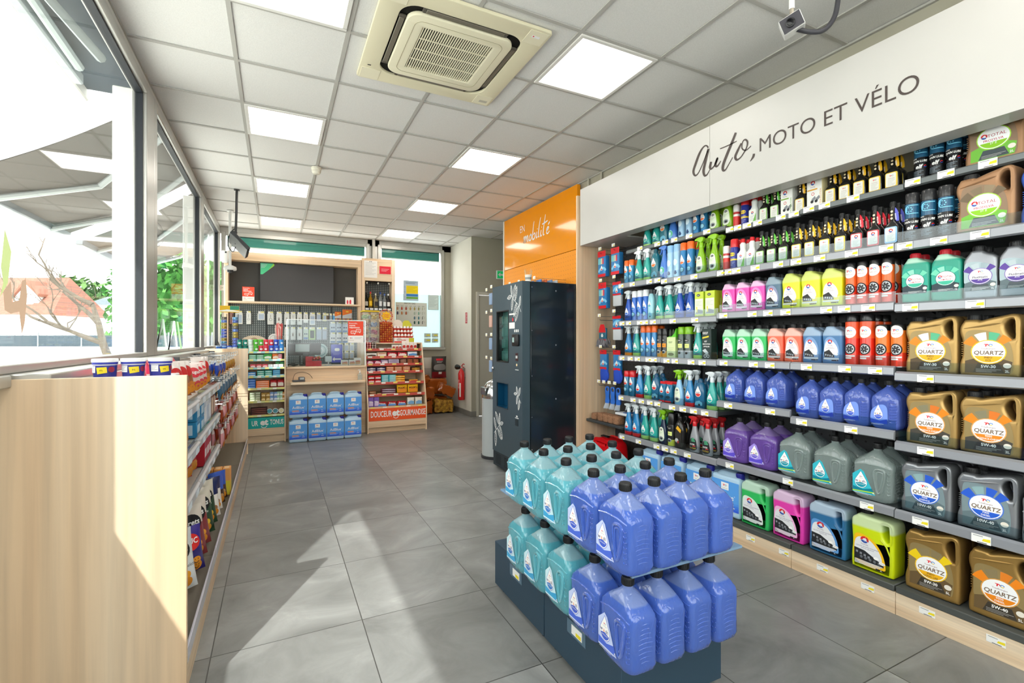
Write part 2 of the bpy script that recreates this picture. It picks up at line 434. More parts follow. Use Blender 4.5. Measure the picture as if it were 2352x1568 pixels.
# ---- trigger spray
def spray(body, trig, drops='d9f1ee', foot=None, txt='wash', h=.265, kind='trigger_spray_bottle', dark=None, hx=.042, lab=None, clear=False):
    r = E0(kind)
    k = h / .265
    m = MB()
    bm_ = pet_mat('spray_' + body, body, .75) if clear else C(body, .25, coat=.4)
    m.loft([(0, hx * .92, .024), (.006, hx, .027), (.07 * k, hx * .97, .026, 2.4), (.12 * k, hx * .8, .022, 2.3), (.155 * k, hx * .55, .018), (.185 * k, .016, .014), (.196 * k, .013, .013)], bm_, 24)
    if foot: m.loft([(.001, hx * .95, .0246), (.006, hx * 1.012, .0274), (.03, hx * 1.005, .0273)], C(foot, .3), 24)
    m.ob('bottle', r)
    d = MB()
    y = -.0285
    f = lambda x, z, l: (x, -.0272 * max(.25, 1 - (x / (hx * 1.02)) ** 2) ** .5 - .0009 - l + max(0, z - .085) * .06, z)
    if lab is None:
        d.poly(drop(0, .075 * k, .021 * k, .042 * k), C('f4f6f6', .4), 0, f)
        d.poly(ring(0, .075 * k, .0, .018 * k, PI * 1.06, PI * 1.94, 8), C(drops, .4), -.0003, f)
        d.text(txt, 0, .078 * k, .013 * k, C('2b5a8a'), -.0004, fn=f)
        logo_new(d, 0, .098 * k, .005 * k, -.0004, f)
        d.poly([(-hx * .8, .034), (hx * .2, .045), (hx * .8, .038), (hx * .7, .034), (0, .03)], C(dark or '1f5f78', .4), 0, f)
    else: lab(d, f, k)
    d.ob('label', r)
    t = MB(); tm = C(trig, .3, coat=.3) if trig != 'clear' else C('e6eef2', .2, coat=.3)
    t.lathe([(.0145, .19 * k), (.0155, .195 * k), (.0145, .222 * k), (.012, .226 * k)], tm, 0, 0, 16)
    t.prism(smooth([(-.048, .243 * k), (-.046, .257 * k), (-.02, .264 * k), (.012, .265 * k), (.026, .256 * k), (.024, .243 * k), (.013, .226 * k), (-.012, .226 * k), (-.02, .238 * k)], 3), -.0115, .0115, tm, bev=.003, seg=2)
    t.box(-.056, -.006, .244 * k, -.046, .006, .256 * k, tm, .001)
    t.ob('spray_head', r)
    g = MB(); g.prism(smooth([(-.03, .24 * k), (-.024, .24 * k), (-.024, .225 * k), (-.032, .207 * k), (-.04, .196 * k), (-.044, .198 * k), (-.036, .214 * k)], 3), -.006, .006, tm, bev=.0015, seg=1)
    g.ob('trigger', r)
    return r
def cyl_fn(R_): return lambda x, z, l: ((R_ + l) * math.sin(x / R_), -(R_ + l) * math.cos(x / R_), z)
def aerosol(body, cap, R_=.026, h=.235, caph=.045, art=None, band=None, kind='aerosol_can', collar=True):
    r = E0(kind); m = MB(); bh = h - caph
    bm_ = C(body, .25, .15, coat=.4)
    m.lathe([(R_ * .9, 0), (R_, .003), (R_, bh - .008), (R_ * .93, bh)], bm_, 0, 0, 22)
    m.lathe([(R_ * 1.02, .0), (R_ * 1.02, .004)], C('c9ccd0', .3, 1), 0, 0, 22)
    m.ob('can', r)
    c = MB(); c.lathe([(R_ * .96, bh - .004), (R_ * .98, bh), (R_ * .96, h - .006), (R_ * .86, h)], C(cap, .3, coat=.3), 0, 0, 22); c.ob('cap', r)
    d = MB(); f = cyl_fn(R_)
    if band:
        for z0, z1, col in band: d.lathe([(R_ * 1.006, z0), (R_ * 1.006, z1)], C(col, .3, coat=.3), 0, 0, 22, cap=False)
    if art: art(d, f)
    if d.v: d.ob('label', r)
    return r
def art_wash(colr):
    def a(d, f):
        d.poly(drop(0, .115, .021, .05), C('f6f6f6', .4), -.0006, f)
        d.poly(ring(0, .115, 0, .019, PI * 1.1, PI * 1.9, 8), C(colr, .4), -.0009, f)
        d.text('wash', 0, .117, .013, C('2b5a8a'), -.0011, fn=f)
        logo_new(d, 0, .142, .005, -.0011, f)
        d.poly(ell(0, .055, .022, .02), C('16607f', .4), -.0006, f); d.poly(ring(0, .055, .011, .015, 0, 6.2, 14), C('8cc6dd', .4), -.0009, f)
    return a
def art_tyre(d, f):
    w = C('f7f3f0', .4)
    d.poly(ell(0, .172, .03, .03), w, -.0006, f)
    logo_new(d, 0, .178, .013, -.0009, f); d.text('TotalEnergies', 0, .16, .006, C('b04a3a'), -.0009, fn=f)
    d.poly(ell(0, .085, .027, .029), C('1b1b1d', .5), -.0006, f); d.poly(ell(0, .085, .021, .023), C('c9cdd2', .4), -.0009, f)
    for i in range(7):
        a = 2 * PI * i / 7
        d.poly([(.004 * math.cos(a + .8), .085 + .004 * math.sin(a + .8)), (.018 * math.cos(a + .28), .085 + .019 * math.sin(a + .28)), (.018 * math.cos(a - .28), .085 + .019 * math.sin(a - .28)), (.004 * math.cos(a - .8), .085 + .004 * math.sin(a - .8))], C('2c2c30', .5), -.0012, f)
    d.poly(rect(-.024, .045, .024, .052), w, -.0009, f); d.poly(rect(-.024, .034, .01, .042), w, -.0009, f)
def art_gs(txt, under='e4ef8f'):
    def a(d, f):
        d.poly(ell(0, .135, .018, .01), C('111214', .4), -.0006, f); d.text('GS27', 0, .131, .011, WHITE, -.0009, fn=f, bold=.01)
        d.poly(rect(-.022, .08, .022, .11), C(under, .4), -.0006, f); d.text(txt, 0, .092, .009, INK, -.0009, fn=f)
        d.poly(ell(0, .045, .02, .014), C('a9b0b8', .3), -.0006, f); d.poly(ell(0, .042, .012, .008), C('202228', .4), -.0009, f)
    return a
def art_chain(d, f):
    b = C('7fd0f0', .35)
    d.poly(ring(-.002, .155, .017, .0205, PI * .5, PI * 1.5, 10, 1.0), b, -.0009, f)
    d.poly(rect(-.002, .172, .034, .1755), b, -.0009, f); d.poly(rect(-.002, .1345, .034, .138), b, -.0009, f)
    for i in range(7):
        a = 2 * PI * i / 7; d.poly(ell(-.001 + .0105 * math.cos(a), .155 + .0105 * math.sin(a), .0028, n=8), b, -.0009, f)
    d.text('MOTO', -.03, .107, .008, WHITE, -.0009, 'L', fn=f, bold=.02, shear=.2)
    d.text('CHAIN LUBE', 0, .092, .0135, WHITE, -.0009, sx=.86, fn=f, bold=.03, shear=.2)
    d.text('elf', .002, .062, .026, WHITE, -.0009, fn=f, bold=.03, shear=.15)
    d.poly(ring(.026, .07, .003, .006, .5, 3.2, 6), C(RED), -.0009, f); d.poly(ring(.026, .07, .003, .006, 3.4, 6, 6), C(BLU), -.0009, f)
    lines(d, -.026, .02, .05, 5, .006, C('9fb4c4'), -.0009, fn=f)
def art_lub(d, f):
    d.poly(ell(0, .1, .021, .012), C('f6d21c', .4), -.0006, f); d.text('WD-40', 0, .095, .014, C('1c2f86'), -.0009, fn=f, bold=.02)
    lines(d, -.018, .018, .075, 6, .009, C('e8e8f4'), -.0009, fn=f)
def art_plain(c1, c2):
    def a(d, f):
        d.poly(ell(0, .12, .019, .024), C(c1, .4), -.0006, f); lines(d, -.016, .016, .085, 5, .01, C(c2), -.0009, fn=f)
        d.poly(drop(.004, .04, .012, .022), C('1a3d6e', .4), -.0006, f)
    return a
# ---- one-litre flat bottle with a left neck
def litre(key, liquid, air, cap='1d1e20', art=None, w=.104, d=.068, h=.225, fill=.155, opaque=False, metal=0, kind='coolant_bottle'):
    r = E0(kind); hw = w / 2
    m = MB(); mt = C(liquid, .38, metal) if opaque else level_mat('litre_' + key, liquid, air, fill)
    bh = h - .022
    nx = -.012
    o = smooth([(-hw + .006, 0), (hw - .006, 0), (hw, .008), (hw, bh * .55), (hw, bh - .045), (hw - .006, bh - .026), (nx + .026, bh - .012), (nx + .019, bh), (nx - .019, bh), (nx - .022, bh - .01), (-hw + .004, bh - .034), (-hw - .0, bh - .055), (-hw + .007, bh * .45), (-hw, bh * .25), (-hw, .008)], 3)
    m.prism(o, -d / 2, d / 2, mt, bev=.012, seg=3)
    m.ground().ob('bottle', r)
    c = MB(); capgeo(c, nx, bh - .002, .02, .024, C(cap, .4)); c.ob('cap', r)
    l = MB(); art(l, -d / 2 - .0006, w); l.ob('label', r)
    return r
def art_cool(col, glow):
    def a(l, y, w):
        hw = w / 2
        l.poly(smooth([(-hw + .008, .022), (hw - .012, .018), (hw - .012, .09), (hw - .03, .135), (-.005, .152), (-hw + .018, .14), (-hw + .012, .08)], 3), C(glow, .4), y)
        l.poly(smooth([(-hw + .01, .055), (hw - .018, .05), (hw - .02, .09), (hw - .04, .12), (-.01, .135), (-hw + .02, .12)], 3), C('f1efee', .4), y - .0002)
        logo_old(l, -.008, .122, .012, y - .0004); l.text('TOTAL', -.008, .1, .009, C('8c2f55'), y - .0004)
        l.text('LIQUIDE DE', -.006, .091, .0055, C('7a4a78'), y - .0004); l.text('REFROIDISSEMENT', -.006, .084, .0055, C('7a4a78'), y - .0004)
        l.poly([(-hw + .013, .066), (-.012, .08), (.012, .05), (.016, .038), (-hw + .016, .038)], C('26282c', .4), y - .0005)
        for i in range(4): l.poly(rect(-.032 + i * .011, .047 - i * .002, -.026 + i * .011, .056 - i * .002), C('c9ccd0', .3), y - .0007)
        l.poly(ell(.024, .054, .009, .006), C('fafafa', .4), y - .0007)
        l.poly(rect(-hw + .012, .027, hw - .014, .035), C('dfe0e2', .4), y - .0006); l.poly(rect(0, .019, hw - .018, .025), C('1d1e22', .4), y - .0006)
        l.text('1L', hw - .024, .0195, .006, WHITE, y - .0009)
    return a
def art_oil(main, band, name, sub1, sub2=None, grade=None, size='1L', S=1.0, old=False, wedge=('f28a1f', 'e9e7e0', '59b58a'), bg='a08a5c', foot='5a4a34', ring_c='f2c417', cx=0.0, cz=.085, rx=.04, rz=.036, under=None):
    """oval badge with wedges round it, brand mark, name, coloured lower bowl and grade"""
    def a(l, y, w):
        X = lambda x: cx + x * S
        Z = lambda z: cz + z * S
        l.poly(smooth([(X(-.058), Z(-.07)), (X(.05), Z(-.07)), (X(.058), Z(-.06)), (X(.058), Z(.0)), (X(.045), Z(.045)), (X(.0), Z(.07)), (X(-.05), Z(.072)), (X(-.06), Z(.05))], 3), C(bg, .4, .3), y)
        for i, (a0, a1) in enumerate(((2.55, 3.0), (1.75, 2.1), (1.25, 1.6), (.75, 1.05))):
            wc = wedge[i % len(wedge)]
            a_0, a_1 = ((2.2, 2.7), (1.65, 2.1), (1.15, 1.55), (.65, 1.05))[i]
            l.poly(ring(X(0), Z(0), rx * S, rx * S * 1.72, a_0, a_1, 5, rz / rx * 1.02), C(wc, .4), y - .0002)
        l.poly([(X(-.058), Z(-.068)), (X(.05), Z(-.068)), (X(.056), Z(-.03)), (X(.03), Z(-.02)), (X(-.03), Z(-.02)), (X(-.057), Z(-.03))], C(foot, .4), y - .0002)
        l.poly(ell(X(0), Z(0), rx * S * 1.07, rz * S * 1.07), C(ring_c, .4), y - .0004)
        l.poly(ell(X(0), Z(0), rx * S, rz * S), C('f5f6f8', .35), y - .0006)
        l.poly(ell(X(0), Z(0), rx * S * .93, rz * S * .93, 20, PI * 1.13, PI * 1.87), C(band, .4), y - .0008)
        if old:
            logo_old(l, X(-.023), Z(.009), .0085 * S, y - .0009); l.text('TOTAL', X(.008), Z(.004), .014 * S, C('a3203a'), y - .0009, sx=1.05)
            l.text(name, X(.0), Z(-.01), .0105 * S, C('b5283a'), y - .0009, bold=.01)
        else:
            logo_new(l, X(.0), Z(.021), .0105 * S, y - .0009); l.text('TotalEnergies', X(0), Z(.0085), .0062 * S, C('8a5a5a'), y - .0009)
            l.text(name, X(0), Z(-.0085), (.0175 if len(name) < 8 else .0135) * S, C('76604a' if len(name) < 8 else '4a3f5a'), y - .0009, bold=.02, shear=.12 if len(name) < 8 else 0)
        if sub1: l.text(sub1, X(0), Z(-.0205), .0085 * S, INK if band in ('f2b51c',) else WHITE, y - .001, bold=.012)
        if sub2: l.text(sub2, X(0), Z(-.029), .0078 * S, INK if band in ('f2b51c',) else WHITE, y - .001, bold=.012)
        l.poly([(X(-.026), Z(-.037)), (X(.026), Z(-.037)), (X(.038), Z(-.066)), (X(-.038), Z(-.066))], C(under or '3d372f', .4), y - .0003)
        if grade: l.text(grade, X(0), Z(-.0505), .0125 * S, WHITE, y - .0009, bold=.03)
        lines(l, X(-.03), X(.03), Z(-.055), 3, .004 * S, C('d8d8d4'), y - .0009, .001)
        l.poly(ell(X(.044), Z(-.042), .0095 * S, .008 * S), C('e8e2d6', .4), y - .0006)
        l.text(size, X(.044), Z(-.063), .0105 * S, WHITE, y - .0009, bold=.02)
    return a
# ---- two-litre and five-litre moulded oil jug
def jug(body, art, w=.194, d=.095, h=.265, k=1.0, metal=.55, kind='oil_jug'):
    r = E0(kind); m = MB(); mt = C(body, .36, metal)
    sx = w / .194; sz = h / .265
    S = lambda P: [(x * sx, z * sz) for x, z in P]
    o = smooth(S([(-.09, 0), (.088, 0), (.096, .008), (.097, .1), (.0975, .19), (.0965, .24), (.088, .26), (.07, .264), (.045, .257), (.0, .247), (-.03, .236), (-.036, .243), (-.08, .243), (-.084, .234), (-.095, .215), (-.097, .185), (-.086, .15), (-.086, .09), (-.0965, .055), (-.0965, .01)]), 4)
    hole = smooth(S([(.046, .212), (.058, .236), (.072, .242), (.08, .234), (.081, .2), (.079, .165), (.073, .158), (.062, .172)]), 4)
    m.prism(o, -d / 2, d / 2, mt, [hole], bev=.014 * sx, seg=4)
    # raised rib from the neck up to the handle and grip ridges
    m.tube([(x * sx, -d / 2 - .001, z * sz) for x, z in ((-.08, .205), (-.03, .213), (.02, .222), (.04, .225))], .004 * sx, mt, 6, rs=[.001 * sx, .004 * sx, .004 * sx, .001 * sx])
    for i in range(7): m.box(-.0955 * sx, -d * .3, (.085 + i * .0095) * sz, -.085 * sx, d * .3, (.089 + i * .0095) * sz, mt, .001)
    m.ground().ob('body', r)
    c = MB(); capgeo(c, -.058 * sx, .238 * sz, .0245 * sx, .027 * sz, CAPBLK); c.ob('cap', r)
    l = MB(); art(l, -d / 2 - .0007, w); l.ob('label', r)
    return r
# ---- five-litre coolant can with a side handle
def can5(key, liquid, air, glow, spec, w=.19, d=.12, h=.335):
    r = E0('coolant_can'); m = MB(); mt = level_mat('can5_' + key, liquid, air, .218, soft=.006)
    hw = w / 2
    o = smooth([(-hw + .006, 0), (hw - .008, 0), (hw, .01), (hw + .002, .15), (hw + .002, .275), (hw - .006, .297), (hw - .03, .304), (.0, .306), (-.02, .306), (-.03, .31), (-.066, .31), (-.07, .302), (-hw + .002, .283), (-hw - .001, .25), (-hw + .006, .14), (-hw, .09), (-hw, .008)], 4)
    hole = smooth([(.044, .27), (.056, .284), (.07, .284), (.076, .272), (.078, .2), (.068, .187), (.055, .203), (.046, .235)], 4)
    m.prism(o, -d / 2, d / 2, mt, [hole], bev=.016, seg=4)
    m.tube([(hw - .012, -d / 2 + .004, .02), (hw - .012, -d / 2 + .002, .12), (hw - .03, -d / 2 + .002, .17), (hw - .055, -d / 2 + .002, .2)], .004, mt, 6)
    Q = Matrix.Diagonal((1, 1, .9, 1)); m.xf(Q); m.ground().ob('body', r)
    c = MB(); capgeo(c, -.048, .306, .026, .031, CAPBLK); c.xf(Q); c.ob('cap', r)
    l = MB(); y = -d / 2 - .0007
    l.poly(smooth([(-.08, .03), (.062, .026), (.064, .06), (.052, .12), (.02, .175), (-.02, .2), (-.075, .205), (-.082, .15)], 3), C(glow, .4), y)
    l.poly(smooth([(-.076, .06), (.05, .056), (.045, .11), (.012, .165), (-.02, .185), (-.06, .185), (-.078, .15)], 3), C('e4e6ea', .4), y - .0002)
    logo_old(l, -.03, .172, .019, y - .0004); l.text('TOTAL', -.03, .142, .011, C('6a3a66'), y - .0004)
    l.text('LIQUIDE DE REFROIDISSEMENT', -.016, .13, .0078, C('5a4a78'), y - .0004); l.text(spec, -.016, .121, .0072, C('5a4a78'), y - .0004)
    l.poly([(-.078, .118), (-.03, .112), (.03, .078), (.055, .066), (.055, .05), (-.078, .055)], C('25272b', .4), y - .0004)
    for i in range(5): l.poly(ell(-.045 + i * .02, .073 - i * .002, .007, .008, 10), C('6a6e75', .3), y - .0006)
    for i in range(4): l.poly(rect(-.07 + i * .018, .09 - i * .005, -.06 + i * .018, .102 - i * .005), C('8d9198', .3), y - .0006)
    l.poly(ell(.022, .088, .012, .008), C('fafafa', .4), y - .0007); l.poly(ell(.048, .07, .014, .008), C('fafafa', .4), y - .0007); l.text('-37°C', .048, .067, .008, INK, y - .0009)
    for i in range(3): l.poly(rect(-.076, .047 - i * .008, .05 - .01 * i, .0525 - i * .008), C('cfd2d6', .4), y - .0005)
    l.poly(rect(.02, .026, .058, .034), C('16171a', .4), y - .0006); l.text('5L', .044, .027, .008, WHITE, y - .0009, bold=.02)
    l.xf(Q); l.ob('label', r)
    return r
# ---- clear bottle of screen wash with a moulded handle loop
def screenwash(key, liquid, fill=None, lab=('cfeff8', '1fb0c8', '2b8fb0'), diff=.4, w=.186, d=.118, h=.285, handle=True, low=None, air='eef6f8', size='4L', volume=True, kind='screen_wash_bottle'):
    S = Matrix.Diagonal((w / .186, d / .118, h / .285, 1)); S2 = Matrix.Diagonal((1, 1, h / .285, 1))
    r = E0(kind); m = MB(); mt = pet_mat('pet_' + key, liquid, diff, fill=fill and fill * h / .285, air=air)
    a, b = .093, .059
    m.loft([(0, a * .7, b * .7, 4), (.002, a * .82, b * .85, 4.5), (.012, a * .94, b * .96, 5), (.03, a, b, 6), (.1, a * .985, b * .97, 6), (.172, a, b, 6), (.19, a * .97, b * .95, 5), (.208, a * .78, b * .84, 4), (.226, a * .5, b * .68, 3), (.24, a * .3, .03, 2.4), (.249, .0185, .0185), (.262, .0175, .0175)], mt, 40)
    m.xf(S).ob('bottle', r)
    c = MB(); capgeo(c, 0, .258, .0205, .027, CAPBLK); c.xf(S2).ob('cap', r)
    y = -b - .0006
    l = MB()
    if handle:
        hb = MB(); yy = -b + .0005
        o1 = smooth([(.008, .158), (.04, .165), (.06, .158), (.058, .125), (.044, .06), (.03, .04), (.022, .055), (.012, .11)], 4)
        o2 = smooth([(.019, .148), (.038, .153), (.05, .148), (.048, .12), (.037, .07), (.03, .058), (.026, .07), (.02, .11)], 4)
        hb.tube([(x, yy, z) for x, z in o1], .006, mt, 8, True); hb.tube([(x, yy, z) for x, z in o2], .0042, mt, 8, True)
        for i in range(7): hb.tube([(.066, yy, .05 + i * .017), (.073, yy - .001, .046 + i * .017), (.082, yy, .051 + i * .017)], .0016, mt, 6)
        for i in range(9): hb.tube([(a - .003 - .0, -b * .5, .045 + i * .015), (a - .0, 0, .05 + i * .015), (a - .003, b * .5, .045 + i * .015)], .0016, mt, 6)
        hb.tube([(-.08, yy + .004, .172), (-.03, yy, .182), (.03, yy, .182), (.08, yy + .004, .172)], .003, mt, 6)
        hb.xf(S).ob('moulded_handle', r)
        P = [(-a + .004, .028), (-a + .004, .12), (-.052, .15), (-.036, .14), (-.002, .062), (.016, .03)]
    else:
        hb = MB(); yy = -b + .0005
        for i in range(8): hb.tube([(.035, yy, .045 + i * .016), (.06, yy - .002, .043 + i * .016), (.084, yy, .047 + i * .016)], .0022, mt, 6)
        hb.tube([(.033, yy, .03), (.036, yy, .1), (.032, yy, .165)], .003, mt, 6); hb.xf(S).ob('moulded_ribs', r)
        P = smooth([(-a + .004, .032), (.026, .03), (.026, .1), (.018, .14), (-.02, .148), (-a + .02, .12), (-a + .004, .09)], 3)
    l.poly(P, C(lab[0], .3), y)
    dx, dz, dr = (-.05, .083, .028) if handle else (-.036, .085, .029)
    l.poly([(-a + .005, .034), (-a + .005, .058), (dx + .01, .05), (-.0 if handle else .022, .062), (.013 if handle else .024, .034)], C(lab[1], .3), y - .0002)
    l.poly(drop(dx, dz, dr * 1.06, dr * 2.1), C(lab[2], .3), y - .0003)
    l.poly(drop(dx, dz, dr, dr * 1.98), C('fbfbfb', .35), y - .0005)
    l.poly(ring(dx, dz, 0, dr * .9, PI * 1.08, PI * 1.92, 10), C(lab[2], .35), y - .0007)
    logo_new(l, dx, dz + dr * 1.0, .007, y - .0008); l.text('TotalEnergies', dx, dz + dr * .68, .0042, GREY, y - .0008)
    l.text('w', dx - .0195, dz + .0, .0195, C('3a3f78'), y - .0008, bold=.01); l.text('a', dx - .0045, dz, .0195, C('ef7f3a'), y - .0008, bold=.01); l.text('sh', dx + .0125, dz, .0195, C('3a3f78'), y - .0008, bold=.01)
    l.text('LAVE-GLACE', dx, dz - dr * .42, .0062, WHITE, y - .0009, bold=.01)
    if low: l.poly([(-a + .004, .032), (-a + .004, .038), (.011, .046), (.014, .04)], C(low, .3), y - .0006)
    lines(l, -a + .01, .0, .03, 2, .004, C('e6ecff'), y - .0009, .0011)
    if volume: l.text(size, .008 if handle else .018, .036, .011, WHITE, y - .0009, bold=.02)
    l.xf(S).ob('label', r)
    return r
# ---- additive flask with a long neck and neck tag
def flask(tagc, glow, word='', old=False, tc=WHITE, kind='additive_flask'):
    r = E0(kind); m = MB(); bk = C('1c1b1a', .22, coat=.4)
    m.loft([(0, .029, .019, 6), (.004, .032, .021, 6), (.085, .032, .021, 6), (.1, .028, .019, 4), (.116, .0135, .0135), (.19, .0115, .0115), (.192, .0115, .0115)], bk, 24)
    m.ob('bottle', r)
    c = MB(); capgeo(c, 0, .188, .0125, .024, CAPBLK); c.ob('cap', r)
    l = MB(); y = -.0217
    l.poly(rrect(-.027, .01, .027, .088, .008), C(glow, .4), y); l.poly(rrect(-.024, .018, .02, .084, .006), C('ecebe4', .4), y - .0002)
    (logo_old if old else logo_new)(l, 0, .07, .009, y - .0004); l.text('TOTAL' if old else 'TotalEnergies', 0, .056, .007 if old else .0052, C('8c3a4a'), y - .0004)
    lines(l, -.016, .016, .05, 5, .0065, C('8f8f88'), y - .0004, .001)
    for i in range(3): l.poly(ell(0, .13 + i * .017, .0055, n=10), C('d9c7a0' if i % 2 else 'f0e0c0', .4), -.0148 + i * .0006)
    l.ob('label', r)
    if tagc:
        t = MB(); t.prism(smooth([(.012, .183), (.017, .178), (.026, .16), (.03, .125), (.029, .112), (.013, .116)], 2), -.012, -.009, C(tagc, .35), bev=.0008, seg=1)
        if word: t.text(word, .0205, .121, .0085, tc, -.0127, 'L', rot=PI / 2 + .08, bold=.02)
        t.ob('neck_tag', r)
    return r
def carton(w, d, h, col, art=None, kind='box', top=None):
    r = E0(kind); m = MB(); m.box(-w / 2, -d / 2, 0, w / 2, d / 2, h, C(col, .4), .0015); m.ob('carton', r)
    if art:
        l = MB(); art(l, -d / 2 - .0006, w, h); l.ob('label', r)
    return r
def roundbottle(body, cap, art=None, w=.07, d=.045, h=.22, dome=True, kind='shampoo_bottle'):
    r = E0(kind); m = MB(); a, b = w / 2, d / 2
    m.loft([(0, a * .94, b * .94, 3), (.006, a, b, 3), (h * .55, a * 1.02, b, 3), (h * .76, a * .85, b * .9, 2.6), (h * .86, a * .5, b * .6), (h * .88, .014, .014)], C(body, .25, coat=.4), 26)
    m.ob('bottle', r)
    c = MB()
    if dome: c.loft([(h * .86, a * .5, b * .62), (h * .93, a * .48, b * .6), (h * .985, a * .3, b * .4), (h, a * .1, b * .1)], C(cap, .3), 20)
    else: capgeo(c, 0, h * .87, .016, h * .13, C(cap, .35))
    c.ob('cap', r)
    if art:
        l = MB(); f = lambda x, z, q: (x, -b * max(.2, 1 - abs(x / (a * 1.06)) ** 3) ** (1 / 3) - .001 - q, z); art(l, f, a, h); l.ob('label', r)
    return r
def art_round(colr, wash=True):
    def a_(l, f, a, h):
        l.poly(drop(0, h * .5, a * .6, a * 1.25), C('f5f5f5', .4), 0, f); l.poly(ring(0, h * .5, 0, a * .54, PI * 1.05, PI * 1.95, 8), C(colr, .4), -.0003, f)
        l.text('wash' if wash else 'wax', 0, h * .51, a * .42, C('2b5a8a'), -.0005, fn=f)
        l.poly([(-a * .8, h * .1), (a * .8, h * .1), (a * .8, h * .2), (a * .3, h * .26), (-a * .5, h * .22)], C('6fb9d6', .3), 0, f)
        l.poly(ell(a * .25, h * .12, a * .22, a * .22, 12), C('15303e', .4), -.0003, f)
    return a_
def gs_label(d, f, k):
    d.poly(smooth([(-.03, .02), (.03, .02), (.026, .1), (.014, .13), (-.014, .13), (-.026, .1)], 3), C('e6efda', .4), 0, f)
    d.poly(ell(0, .112 * k, .0125, .0075), C('16181a', .4), -.0003, f); d.text('GS27', 0, .1085 * k, .009, WHITE, -.0005, fn=f, bold=.01)
    lines(d, -.018, .018, .095, 3, .007, C('6aa53a'), -.0004, fn=f)
    d.poly(ell(0, .045, .02, .014), C('9aa1a6', .35), -.0003, f); d.poly(ell(.003, .043, .011, .008), C('2a2c30', .4), -.0005, f)
def neo_label(d, f, k):
    d.poly(smooth([(-.036, .012), (.036, .012), (.034, .06), (.026, .1), (-.012, .105), (-.033, .06)], 3), C('26282c', .4), 0, f)
    for i in range(3): d.poly(rect(-.006, .077 + i * .009, .024 - i * .003, .081 + i * .009), C('5fd8a0', .4), -.0003, f)
    d.text('JANTES', -.002, .052, .013, WHITE, -.0004, fn=f, bold=.025); d.poly(rect(.005, .041, .025, .049), C(RED, .4), -.0003, f)
    d.text('NeoClean', 0, .026, .0135, C('f0c030'), -.0004, fn=f, bold=.02, shear=.2)
def blue_fab(d, f, k):
    d.poly(ell(-.006, .06, .026, .032), C('8fd6e6', .4), 0, f); d.poly(ring(-.004, .06, .015, .023, -1, 2.2, 10), C('5fc08a', .4), -.0003, f); d.poly(ell(-.01, .062, .01, .012), C('eef8fb', .4), -.0004, f)
# ------------------------------------------------------------------ the room
ZC = 3.085
PAINT = noise_mat('wall_paint', 'dad8cd', 'dedcd2', 3, .7)
GREIGE = noise_mat('greige_paint', 'a9a594', 'adA999'.lower(), 3, .7)
CEILM = noise_mat('ceiling_board', 'dcdbd9', 'e4e3e1', 160, .9, .25)
ALU = C('b9b8b3', .35, .6); ALUW = C('cfcec9', .4); GASK = C('22262c', .5)
floor = struct(MB().box(-.86, -2.6, -.12, 4.4, 8.8, 0, floor_mat()), 'floor')
ceil = struct(MB().box(-.86, -2.6, ZC + .004, 4.4, 8.8, ZC + .1, CEILM), 'ceiling')
g = MB(); TB = C('b4b2ad', .5)
for i in range(-1, 8):
    x = -.224 + .6 * i
    if -.8 < x < 4.3: g.box(x - .012, -2.6, ZC - .004, x + .012, 8.72, ZC + .003, TB)
for j in range(-9, 10):
    y = 2.89 + .6 * j
    g.box(-.8, y - .012, ZC - .0035, 4.3, y + .012, ZC + .003, TB)
g.box(-.8, -2.6, ZC - .012, -.775, 8.72, ZC, TB); g.box(3.07, -2.6, ZC - .012, 3.09, 6.4, ZC, TB)
struct(g, 'trim_1')
# walls
w = MB(); w.box(3.09, -2.6, 0, 3.25, 6.43, ZC, GREIGE); struct(w, 'wall_right')
w = MB(); w.box(3.0, 7.65, 0, 3.1, 8.8, ZC, PAINT)
w.box(3.1, 7.65, 2.14, 3.98, 7.75, ZC, GREIGE); w.box(3.98, 7.65, 0, 4.4, 7.75, ZC, GREIGE); w.box(3.0001, 7.6495, 0, 3.1, 7.66, ZC, GREIGE)
struct(w, 'wall_alcove')
w = MB(); w.box(3.25, 6.33, 0, 4.4, 6.43, ZC, GREIGE); w.box(4.3, 6.43, 0, 4.4, 7.65, ZC, GREIGE); struct(w, 'wall_corridor')
w = MB(); w.box(-.86, 8.72, 0, 3.0, 8.84, 1.17, GREIGE); w.box(1.46, 8.72, 1.17, 1.66, 8.84, ZC, ALU); w.box(2.83, 8.72, 1.17, 3.0, 8.84, ZC, GREIGE); w.box(-.86, 8.72, 2.98, 3.0, 8.84, ZC, ALU)
struct(w, 'wall_back')
w = MB(); w.box(-.86, -2.6, -.1, -.78, 8.75, 1.16, GREIGE); w.box(-.86, -2.6, 3.03, -.78, 8.75, ZC, ALUW); w.box(-.9, -2.6, 3.15, -.862, 10.6, 3.6, ALUW); struct(w, 'wall_left')
w = MB(); w.box(-.86, -2.6, 0, 3.25, -2.5, .9, GREIGE); w.box(-.86, -2.6, 2.7, 3.25, -2.5, ZC, GREIGE)  # unseen rear wall, its wide opening shaped for fill daylight
for x in (-.86, .5, 1.9, 3.1): w.box(x, -2.6, .9, x + .15, -2.5, 2.7, ALU)
struct(w, 'wall_rear')
# baseboard tiles in the alcove
TILE = noise_mat('skirting_tile', '777672', '83827d', 5, .45)
b = MB()
for i in range(3): b.box(2.985, 7.65 + i * .36, 0, 3.0, 7.65 + i * .36 + .356, .09, TILE)
b.box(2.985, 7.637, 0, 3.085, 7.65, .09, TILE); b.box(2.1, 8.705, 0, 2.985, 8.72, .09, TILE)
struct(b, 'baseboard_alcove')
